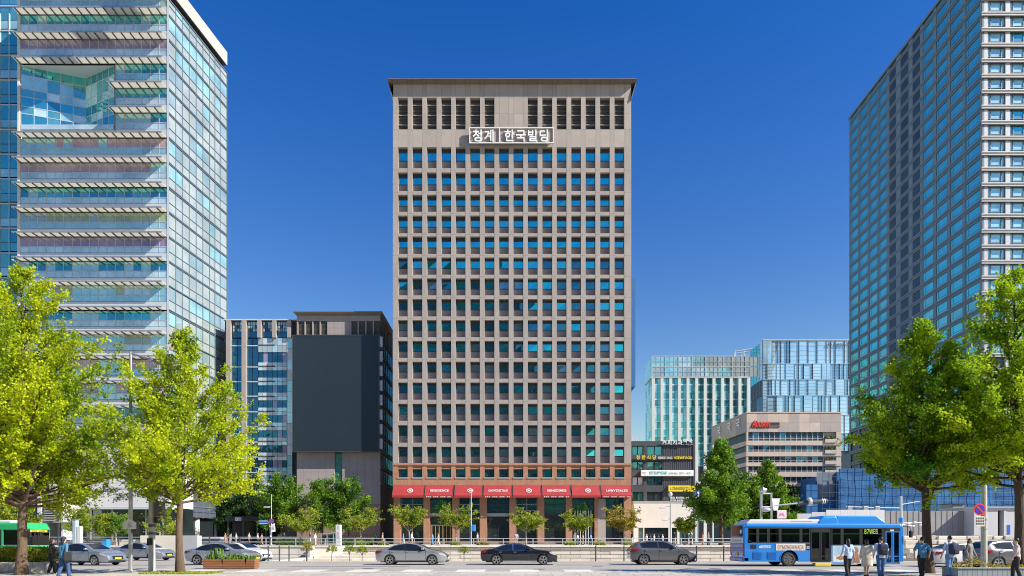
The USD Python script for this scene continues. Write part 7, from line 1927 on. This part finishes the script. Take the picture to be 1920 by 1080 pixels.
mat('mouth', (.32, .10, .09), .5, .1)

def people():
    N = .10
    def at(px, d): return (PX(px, d), d, N)
    d0 = 28.0
    person('person', 'woman in pale blue blouse and black trousers walking away before the bus', at(1590, d0), 95, 1.60, 'light_blue', 'black', 'hair_black', .16, sleeves='short', female=True, arms=[((-.04, -.09, -.26), (.06, -.06, -.23)), ((-.03, .10, -.25), (.05, .08, -.22))], stride=.12)
    person('person', 'person in long beige coat with arms close to the chest before the bus advert', at(1625, d0 + .6), 80, 1.58, 'beige', 'black', 'hair_black', .06, skirt='brown', coat='beige', sleeves='long', female=True, stride=.14)
    person('person', 'man in light blue shirt and jeans with navy backpack facing the bus', at(1652, d0 - .2), 82, 1.68, 'light_blue', 'jeans', 'hair_black', .0, stride=.1, bag='backpack', bag_label='navy backpack worn by the man in front of the bus door')
    person('person', 'man in dark blue denim shirt and black trousers beside the right tree trunk', at(1729, d0 + .3), 78, 1.67, 'denim', 'black', 'hair_black', .0, stride=.16, arms=[((-.02, -.13, -.25), (.07, .02, -.24)), ((-.02, .13, -.25), (.07, -.02, -.24))])
    person('person', 'man in pale blue shirt with a black backpack right of the tree trunk', at(1781, d0 - .2), 100, 1.72, 'light_blue', 'pale_jeans', 'hair_black', .0, stride=.12, bag='backpack', bag_label='black backpack worn by the man right of the tree trunk')
    person('person', 'grey clothed person seen behind the planter near the no parking sign', at(1818, d0 + 4.0), -60, 1.62, 'grey', 'grey', 'hair_brown', .15, sleeves='long', female=True, stride=.1)
    person('person', 'man in dusty pink T-shirt and black trousers at the right edge', at(1906, 27.0 - .9), 150, 1.62, 'pink', 'black', 'hair_black', .02, stride=.12)
    person('person', 'woman in blue denim jacket and dark cap walking away at the left', at(119, 27.6), 75, 1.68, 'denim', 'jeans', 'hair_black', .12, sleeves='long', cap='cloth_navy', stride=.17, female=True, bag='shoulder', bag_label='dark shoulder bag of the woman in the dark cap')
    person('person', 'person with brown hair in dark clothes beside the hedge planter', at(97, 30.3), 40, 1.64, 'black', 'black', 'hair_brown', .22, sleeves='long', female=True, stride=.12, shoes='cloth_white', arms=[((.12, -.06, -.22), (.18, .08, .02)), ((.12, .06, -.22), (.18, -.08, .02))])
    rng = random.Random(71)
    far = [(483, 1020, 90.0, 'white', 'black', 'pedestrian in white at the far left end of the terrace railing'), (422, 1018, 88, 'orange', 'orange', 'pedestrian in orange beyond the silver taxi'), (443, 1018, 91, 'white', 'tan', 'pedestrian in white and tan beyond the timber planters'),
           (467, 1019, 86, 'tan', 'brown', 'pedestrian in tan beneath the dark trees'), (491, 1018, 96, 'orange', 'tan', 'pedestrian in orange next to the blue direction sign'), (533, 1017, 89, 'black', 'black', 'pedestrian in black right of the direction sign'),
           (581, 1018, 86, 'navy', 'white', 'pedestrian in navy and white left of the green ramp'), (591, 1021, 83, 'white', 'white', 'pedestrian all in white beside the green ramp'), (705, 1016, 96, 'teal', 'black', 'pedestrian in dark teal in the gap beside the beige block'),
           (717, 1019, 87, 'tan', 'tan', 'pedestrian in tan behind the silver saloon'), (756, 1016, 92, 'sky', 'white', 'pedestrian in bright blue under the first red awning'), (772, 1018, 86, 'white', 'tan', 'pedestrian in white under the slim tree by the first column'),
           (811, 1017, 90, 'sky', 'sky', 'pedestrian in sky blue in front of the entrance doors'), (822, 1019, 85, 'tan', 'white', 'pedestrian in tan beside the one in sky blue'), (895, 1017, 93, 'white', 'tan', 'pedestrian in white right of the tall lamp post'),
           (968, 1017, 88, 'pink', 'tan', 'pedestrian in pink before the middle shop front'), (1076, 1016, 95, 'white', 'black', 'pedestrian in white at the pale glass fins'), (1083, 1017, 90, 'white', 'teal', 'pedestrian in white and teal beneath the small round tree'), (1093, 1017, 97, 'tan', 'tan', 'pedestrian in tan at the pale glass fins'), (1108, 1018, 87, 'sky', 'navy', 'pedestrian in blue left of the white pier'),
           (1185, 1018, 86, 'black', 'white', 'pedestrian in black beside the corner of the cream shop'), (1265, 1019, 88, 'navy', 'pink', 'pedestrian in navy by the cream shop lamp post'), (1295, 1020, 84, 'teal', 'black', 'pedestrian in teal at the right end of the cream shop'), (1318, 1021, 83, 'orange', 'orange', 'pedestrian in orange under the big green tree'), (1328, 1021, 84, 'tan', 'black', 'pedestrian in tan right of the one in orange')]
    for px, y, d, a, b, lab in far:
        person('person', lab, (PX(px, d), d, GROUND), rng.choice([0, 180, 20, 160, 90, 200]), rng.uniform(1.58, 1.76), a, b, rng.choice(['hair_black', 'hair_brown']), rng.choice([0, .1, .2]), near=False, stride=rng.uniform(.06, .2), sleeves=rng.choice(['short', 'long']))

# ------------------------------------------------------------------ trees and plants
mat('bark', (.07, .048, .034), .95, .35, 2.0, bump=.9, bscale=14, stretch=(1, 1, .25))
mat('bark_light', (.115, .078, .05), .95, .3, 2.0, bump=.9, bscale=14, stretch=(1, 1, .25))
mat('bark_pale', (.32, .27, .21), .9, .3, 3.0, bump=.5, bscale=14, stretch=(1, 1, .3))
leaf_mat('leaf_yellow', (.055, .19, .006), (.56, .63, .010), .45, .35)
leaf_mat('leaf_ginkgo', (.045, .19, .006), (.52, .66, .010), .46, .35)
leaf_mat('leaf_green', (.025, .10, .006), (.22, .38, .018), .38, .25)
leaf_mat('leaf_dark', (.010, .035, .008), (.045, .105, .015), .25, .25)  # very dark greens; the shaded trees carry their shade in this colour
leaf_mat('leaf_bright', (.06, .17, .015), (.26, .38, .05), .35, 1.5)
leaf_mat('leaf_autumn', (.10, .13, .015), (.55, .40, .04), .35, 1.5)
leaf_mat('leaf_street', (.06, .15, .012), (.46, .50, .03), .4, .5)

def leaves(pts, axes, size, rng, tints, up=.5):
    """one folded fan-shaped leaf at each point"""
    n = len(pts)
    a = rng.normal(size=(n, 3)) + axes * 1.0; a /= np.linalg.norm(a, axis=1)[:, None]
    nrm = rng.normal(size=(n, 3)) * .8 + np.array([0, -.15, up]); b = np.cross(a, nrm); b /= np.maximum(np.linalg.norm(b, axis=1), 1e-6)[:, None]
    c = np.cross(a, b)
    s = (size * rng.uniform(.6, 1.35, n))[:, None]
    v = np.stack([pts, pts + a * s * .75 + b * s * .5 + c * s * .12, pts + a * s, pts + a * s * .75 - b * s * .5 + c * s * .12], 1).reshape(-1, 3)
    f = (np.arange(n)[:, None] * 4 + np.array([[0, 1, 2, 3]]))
    return v, f, np.repeat(tints, 4)

def grow(rng, base, H, r0, crown0, profile, n_prim, leaf, n_leaf, bend=.3, prim_angle=(25, 55), lean=(0, 0), yellow=.5, top_cut=1.0, sub_step=.55, clump=.2, trunk_top=.97):
    """trunk, limbs and leaves of a tree. profile(u) is the crown radius at height share u between crown0 and H"""
    wood = MB()
    k = 12; zz = np.linspace(0, H * trunk_top, k)
    wob = np.cumsum(rng.normal(0, bend * .12, (k, 2)), axis=0); wob -= wob[0]
    tr = np.stack([base[0] + wob[:, 0] + lean[0] * (zz / H) ** 1.5, base[1] + wob[:, 1] + lean[1] * (zz / H) ** 1.5, base[2] + zz], 1)
    rad = r0 * (1 - zz / H * .94) ** .85; rad[0] *= 1.35
    wood.tube(tr, rad, 10)
    pts, axs, tnt = [], [], []
    def at(z): return np.array([np.interp(z, zz, tr[:, j]) for j in range(3)])
    az = rng.uniform(0, 6.28)
    for i in range(n_prim):
        u = ((i + .5) / n_prim) ** .95 + rng.normal(0, .02); u = float(np.clip(u * 1.04 - .04, -.05, .985))
        az += 2.4 + rng.normal(0, .35)
        el = math.radians(rng.uniform(*prim_angle) + 12 * u)
        R = profile(u) * (rng.uniform(.62, 1.02) if rng.random() < .75 else rng.uniform(1.02, 1.2))
        zt_ = crown0 + (H - crown0) * u
        z0 = zt_ - R * math.tan(el); zl_ = crown0 * .74
        if z0 < zl_ + .2: z0 = zl_ + (max(zt_ - .3, zl_ + .1) - zl_) * rng.random() ** 1.3
        z0 = float(min(z0, H * .95))
        p0 = at(z0); tip = at(min(zt_, H * .97)) + np.array([math.cos(az) * R, math.sin(az) * R, 0]); tip[2] = base[2] + zt_
        d = tip - p0; ln = float(np.linalg.norm(d)); d = d / ln
        m = 6; tt = np.linspace(0, 1, m)
        curve = np.stack([p0 + d * ln * q + np.array([0, 0, .12 * ln * (q * q - q)]) + rng.normal(0, .03 * ln, 3) * q for q in tt])
        rb = max(.018, np.interp(z0, zz, rad) * .45) * (1 - tt * .85)
        wood.tube(curve, rb, 6)
        yb = rng.normal(yellow, .22)
        nsub = max(3, int(ln / sub_step))
        for j in range(nsub):
            q = .14 + .86 * (j + rng.random()) / nsub
            c0 = np.array([np.interp(q, tt, curve[:, x]) for x in range(3)])
            sl = ln * .33 * (1.15 - q * .75) * rng.uniform(.6, 1.4) + .2
            sd = d * .9 + rng.normal(0, .55, 3) + np.array([0, 0, .30]); sd /= np.linalg.norm(sd)
            c1 = c0 + sd * sl
            wood.tube([c0, (c0 + c1) / 2 + rng.normal(0, .03, 3), c1], [max(.008, rb[min(int(q * 5), 5)] * .5), .01, .006], 4, cap=False)
            nn = max(6, int(sl / .05))
            qq = rng.uniform(.12, 1.05, nn)
            pp = c0 + (c1 - c0) * qq[:, None] + rng.normal(0, clump * (.5 + .3 * sl), (nn, 3)) * np.array([1, 1, .6])
            pts.append(pp); axs.append(np.repeat(sd[None], nn, 0)); tnt.append(np.clip(yb + rng.normal(0, .14, nn), 0, 1))
        nn = int(14 + ln * 4)
        qq = rng.uniform(.55, 1.06, nn)
        pp = np.stack([np.interp(qq, tt, curve[:, x]) for x in range(3)], 1) + rng.normal(0, clump * .5, (nn, 3))
        pts.append(pp); axs.append(np.repeat(d[None], nn, 0)); tnt.append(np.clip(yb + .1 + rng.normal(0, .14, nn), 0, 1))
    pts, axs, tnt = np.vstack(pts), np.vstack(axs), np.concatenate(tnt)
    rep = max(1, int(round(n_leaf / len(pts))))
    P_ = np.repeat(pts, rep, 0) + rng.normal(0, leaf * .8, (len(pts) * rep, 3)); A_ = np.repeat(axs, rep, 0); T_ = np.repeat(tnt, rep)
    v, f, tt_ = leaves(P_, A_, leaf, rng, np.clip(T_ + rng.normal(0, .08, len(T_)), 0, 1))
    return wood, MB().add(v, f, tt_), len(P_)

def tree(name, label, base, H, r0, crown0, profile, n_prim, leaf, n_leaf, m_leaf, m_bark, seed, group=None, **kw):
    rng = np.random.default_rng(seed)
    t = world_thing(name, label, 'tree', base, group)
    w, l, n = grow(rng, np.array(base, float), H, r0, crown0, profile, n_prim, leaf, n_leaf, **kw)
    obj('trunk', w, m_bark, t, smooth=True)
    obj('crown', l, m_leaf, t)
    return t

def cone(r, peak=.22, low=.75, ex=.82):
    """ginkgo outline: widest near peak, narrowing to a point"""
    def f(u): return r * (low + (1 - low) * max(u, 0) / peak if u < peak else max(.06, (1 - (u - peak) / (1 - peak)) ** ex))
    return f
def dome(r): return lambda u: r * math.sqrt(max(.05, 1 - (1.1 * u - .25) ** 2 / .85))

def big_trees():
    z = .10
    d = 29.6
    tree('ginkgo_tree', 'yellow green ginkgo tree with a thick trunk at the left edge', (PX(40, d), d, z), PZ(500, d) - z, .215, 4.0, cone(4.7, .3, .85, .62), 100, .10, 78000, 'leaf_yellow', 'bark_light', 101, yellow=.74, clump=.12, prim_angle=(15, 48))
    d = 31.2
    tree('ginkgo_tree', 'slender yellow green ginkgo tree behind the two grey poles, left of the screen', (PX(338, d), d, z), PZ(622, d) - z, .175, 4.3, cone(3.7, .3, .85, .78), 86, .097, 54000, 'leaf_yellow', 'bark_light', 202, yellow=.62, clump=.11, prim_angle=(15, 50))
    d = 31.0
    tree('ginkgo_tree', 'full green ginkgo tree with a dark trunk before the right hand tower', (PX(1741, d), d, z), PZ(604, d) - z, .22, 4.7, cone(3.35, .3, .9, .72), 92, .098, 66000, 'leaf_ginkgo', 'bark', 303, yellow=.46, clump=.13, prim_angle=(12, 46))
    d = 28.6
    tree('ginkgo_tree', 'ginkgo tree cut by the right edge with long low limbs, tallest on the right', (PX(1912, d), d, z), PZ(506, d) - z, .22, 5.0, cone(3.8, .32, .9, .7), 88, .10, 66000, 'leaf_ginkgo', 'bark', 404, yellow=.6, clump=.12, prim_angle=(15, 46))

def mid_trees():
    g = 'small street trees before the shop fronts'
    zt = GROUND
    # rounder dark trees by the screen
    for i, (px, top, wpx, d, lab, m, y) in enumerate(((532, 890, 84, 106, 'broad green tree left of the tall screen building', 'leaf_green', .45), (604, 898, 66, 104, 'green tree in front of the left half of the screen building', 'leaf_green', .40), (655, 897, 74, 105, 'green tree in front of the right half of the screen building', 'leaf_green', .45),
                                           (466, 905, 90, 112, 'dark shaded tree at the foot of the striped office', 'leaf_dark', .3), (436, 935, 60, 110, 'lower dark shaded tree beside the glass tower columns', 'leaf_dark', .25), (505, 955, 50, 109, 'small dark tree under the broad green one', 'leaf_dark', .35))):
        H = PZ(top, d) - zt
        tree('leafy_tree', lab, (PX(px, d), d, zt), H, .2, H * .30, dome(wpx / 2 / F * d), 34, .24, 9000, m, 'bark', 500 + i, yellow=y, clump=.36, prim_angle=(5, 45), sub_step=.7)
    for i, (px, top, wpx, d, lab, m) in enumerate(((566, 948, 72, 92, 'small yellow green street tree in front of the dark trees left of the screen', 'leaf_street'), (676, 944, 86, 92, 'wide low yellow green street tree below the right corner of the screen', 'leaf_street'),
                                                (767, 941, 64, 93, 'small street tree before the first red awning', 'leaf_street'), (855, 932, 78, 93, 'dull green street tree before the third red awning', 'leaf_street'), (986, 944, 82, 93, 'wide forked street tree before the middle of the beige block', 'leaf_street'),
                                                (1081, 950, 60, 93, 'small round street tree before the pale glass fins', 'leaf_street'), (1170, 938, 70, 92, 'orange tinged street tree at the right corner of the beige block', 'leaf_autumn'), (1284, 958, 44, 90, 'thin young tree at the right of the cream shop', 'leaf_street'))):
        H = PZ(top, d) - zt; R = wpx / 2 / F * d
        rng = np.random.default_rng(600 + i); t = world_thing('street_tree', lab, 'tree', (PX(px, d), d, zt), g)
        w = MB(); base = np.array([PX(px, d), d, zt]); P0 = base + np.array([0, 0, H * .30])
        w.tube([base, base + np.array([.05, 0, H * .15]), P0], [.13, .10, .09], 8)
        pts, axs, tn = [], [], []
        for k in range(9):
            az = k * 2.4 + rng.uniform(-.3, .3); rr = R * rng.uniform(.45, .95); top_ = P0 + np.array([math.cos(az) * rr, math.sin(az) * rr, H * rng.uniform(.30, .62) * (1.15 - .35 * rr / R)])
            mid = (P0 + top_) / 2 + np.array([0, 0, -.12 * H * .5]); cv = [P0, mid, top_]
            w.tube(cv, [.055, .035, .015], 5)
            for j in range(13):
                q = rng.uniform(.35, 1.05); c0 = P0 * (1 - q) ** 2 + 2 * q * (1 - q) * mid + q * q * top_
                c1 = c0 + rng.normal(0, R * .22, 3) * np.array([1, 1, .55]) + np.array([0, 0, .12])
                w.tube([c0, c1], [.014, .006], 4, cap=False)
                n = 34; qq = rng.uniform(0, 1.1, n)
                pts.append(c0 + (c1 - c0) * qq[:, None] + rng.normal(0, .14, (n, 3)) * np.array([1, 1, .7])); axs.append(np.repeat((c1 - c0)[None], n, 0)); tn.append(np.clip(rng.normal(.52, .15) + rng.normal(0, .12, n), 0, 1))
        pts, axs, tn = np.vstack(pts), np.vstack(axs), np.concatenate(tn)
        v, f, tt = leaves(pts, axs, .19, rng, tn)
        obj('trunk', w, 'bark_pale', t, smooth=True); obj('crown', MB().add(v, f, tt), m, t)
    # ginkgos right of the cream shop
    for i, (px, top, wpx, d, lab, c0) in enumerate(((1352, 826, 104, 90, 'big dense green ginkgo standing between the cream shop and the bus', .2), (1436, 868, 104, 100, 'lower green ginkgo behind the signal gantry', .2), (1395, 900, 60, 104, 'green tree filling the gap between the two ginkgos above the bus', .2), (1478, 915, 60, 106, 'dark green tree in front of the banded office base', .15))):
        H = PZ(top, d) - zt
        tree('green_ginkgo', lab, (PX(px, d), d, zt), H, .28, H * .26, cone(wpx / 2 / F * d, .3, .85), 50, .27, 17000, 'leaf_green' if i != 3 else 'leaf_dark', 'bark_light', 700 + i, yellow=.62 - .1 * i, clump=.34, prim_angle=(5, 40), sub_step=.75)
    # low trees before the white podium and at the far left
    for i, (px, top, wpx, d, lab) in enumerate(((150, 953, 60, 92, 'spreading pine like tree before the left end of the white hall'), (192, 966, 30, 91, 'small green tree before the white hall, left of the poles'), (218, 964, 44, 92, 'rounded green tree before the white hall behind the thin lamp post'), (300, 957, 54, 91, 'pale trunked pine like tree right of the signal pole'))):
        H = PZ(top, d) - zt
        tree('garden_tree', lab, (PX(px, d), d, zt), H, .12, H * .42, dome(wpx / 2 / F * d), 20, .17, 3600, 'leaf_street' if i != 2 else 'leaf_bright', 'bark_pale', 800 + i, yellow=.42, clump=.26, prim_angle=(0, 30), sub_step=.6)
    for i, (px, top, wpx, d, lab) in enumerate(((14, 945, 60, 84, 'yellow green tree behind the green bus, left of the thick trunk'), (52, 952, 44, 86, 'yellow tinged tree between the thick trunk and the louvred box'), (-20, 940, 60, 85, 'yellow green tree at the very left edge behind the bus'))):
        H = PZ(top, d) - 0
        tree('roadside_tree', lab, (PX(px, d), d, 0), H, .15, H * .3, dome(wpx / 2 / F * d), 22, .2, 4200, 'leaf_street', 'bark', 850 + i, yellow=.45, clump=.3, prim_angle=(0, 40), sub_step=.7)

def shrub(name, label, c, rx, ry, rz, n, leaf, m, seed, group=None, yellow=.5, stick=None):
    rng = np.random.default_rng(seed)
    t = world_thing(name, label, 'shrub', (c[0], c[1], c[2]), group)
    q = rng.normal(size=(n, 3)); q /= np.linalg.norm(q, axis=1)[:, None]; q[:, 2] = np.abs(q[:, 2])
    p = q * rng.uniform(.55, 1.05, n)[:, None] * np.array([rx, ry, rz]) * (1 + .35 * (meshkit.fbm(q * 2.2 + seed, 2) - .5))[:, None]
    zoff = stick or 0.0
    p = p + np.array([c[0], c[1], c[2] + zoff])
    v, f, tt = leaves(p, q, leaf, rng, np.clip(rng.normal(yellow, .2, n), 0, 1), up=.7)
    obj('foliage', MB().add(v, f, tt), m, t)
    w = MB()
    for k in range(5):
        a = rng.uniform(0, 6.28); e = np.array([c[0] + math.cos(a) * rx * .5, c[1] + math.sin(a) * ry * .5, c[2] + zoff + rz * .6])
        w.tube([(c[0], c[1], c[2]), (c[0], c[1], c[2] + zoff * .9 + .02), e], [.03, .025, .01], 5)
    obj('stem', w, 'bark', t)
    return t

def plants():
    d = 82.0
    for i, (px, lab) in enumerate(((577, 'low shrub left of the white pillar on the terrace edge'), (675, 'low shrub under the wide street tree'), (718, 'low yellow green shrub behind the silver saloon'), (853, 'low shrub on the terrace left of the tall lamp post'), (906, 'low reddish shrub right of the tall lamp post'), (1070, 'low shrub left of the small round street tree'), (1125, 'low shrub on the coping below the white pier'), (1176, 'low shrub behind the grey sport utility car'))):
        shrub('terrace_shrub', lab, (PX(px, d), d, GROUND), .75, .5, .62, 380, .13, 'leaf_street' if i not in (4,) else 'leaf_autumn', 900 + i, 'low shrubs along the terrace railing', .42)
    for i, (a, b, lab) in enumerate(((640, 700, 'clipped green hedge strip behind the railing below the screen'), (520, 570, 'clipped hedge strip behind the lamp post left of the screen'))):
        dd = 88.0
        rng = np.random.default_rng(930 + i); n = 2200
        t = world_thing('hedge', lab, 'hedge', (PX((a + b) / 2, dd), dd, GROUND))
        p = np.stack([rng.uniform(PX(a, dd), PX(b, dd), n), dd + rng.uniform(-.4, .4, n), GROUND + rng.uniform(.1, 1.0, n)], 1)
        v, f, tt = leaves(p, rng.normal(size=(n, 3)), .14, rng, np.clip(rng.normal(.4, .2, n), 0, 1)); obj('foliage', MB().add(v, f, tt), 'leaf_green', t)
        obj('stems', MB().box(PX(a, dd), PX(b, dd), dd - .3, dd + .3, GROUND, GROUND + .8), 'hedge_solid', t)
    d = 54.0
    for i, (px, y, lab) in enumerate(((870, 1030, 'small standard bush on a stem right of the silver saloon'), (576, 1026, 'yellow tinged bush in the stream garden, leftmost'), (622, 1028, 'pale green bush on a stem before the boulders'), (679, 1030, 'bushy little tree beside the boulders'), (655, 1028, 'spreading bush among the boulders'))):
        zc = PZ(y + 6, d); zb = -2.0 if px < 800 else -1.0
        shrub('stream_bush', lab, (PX(px, d), d, zb), .45, .4, .5, 420, .085, 'leaf_street' if i != 1 else 'leaf_autumn', 950 + i, 'bushes of the stream garden', .38, stick=zc - zb)
    # grass bank between steps and boulders
    rng = np.random.default_rng(990); n = 5000
    p = np.stack([rng.uniform(-17.5, -13.4, n), rng.uniform(52.5, 58, n), np.full(n, -.74)], 1)
    v, f, tt = leaves(p, np.repeat(np.array([[0, 0, 2.0]]), n, 0), .16, rng, np.clip(rng.normal(.5, .2, n), 0, 1), up=0)
    obj('grass', MB().add(v, f, tt), 'leaf_bright', kind='stuff', label='patch of short grass beside the steps of the cascade', category='grass')
    # near hedge at the left
    d = 31.4; n = 9000
    t = world_thing('hedge', 'yellow green clipped hedge in the stone planter at the left edge', 'hedge', (PX(20, d), d, .5))
    p = np.stack([rng.uniform(PX(-60, d), PX(74, d), n), d + rng.uniform(.2, 1.7, n), .45 + rng.random(n) ** .5 * .85], 1)
    p[:, 2] += .10 * (meshkit.fbm(p * 1.1, 2) - .5); p[:, 2] = np.minimum(p[:, 2], .5 + .9 * np.clip((PX(80, d) - p[:, 0]) / .5, .2, 1) * (.75 + .5 * meshkit.fbm(p * np.array([1.6, 1.6, 0]) + 5, 2)))
    v, f, tt = leaves(p, rng.normal(size=(n, 3)), .075, rng, np.clip(rng.normal(.55, .2, n), 0, 1)); obj('foliage', MB().add(v, f, tt), 'leaf_autumn_hedge', t)
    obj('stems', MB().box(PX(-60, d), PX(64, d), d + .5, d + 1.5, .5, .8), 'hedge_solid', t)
    # thin grass at the kerb under the slender ginkgo
    n = 5200
    p = np.stack([rng.uniform(PX(275, 31), PX(405, 31), n), rng.uniform(30.2, 31.9, n), np.full(n, .11)], 1)
    v, f, tt = leaves(p, np.repeat(np.array([[0, 0, 1.6]]), n, 0), .07, rng, np.clip(rng.normal(.6, .2, n), 0, 1), up=0)
    obj('grass', MB().add(v, f, tt), 'leaf_autumn_hedge', kind='stuff', label='thin grass around the foot of the slender ginkgo', category='grass')
leaf_mat('leaf_autumn_hedge', (.12, .20, .015), (.55, .52, .05), .4, 1.2)

# ------------------------------------------------------------------ build
central_building(); central_signs(); awnings(); left_tower(); screen_building(); left_office(); right_tower(); pier_glass_building(); stone_office(); dark_shop_block(); construction_site(); distant(); opposite_side()
setting(); far_street_things(); street_furniture()
cars(); blue_bus(); green_bus()
big_trees(); mid_trees(); plants()
people()
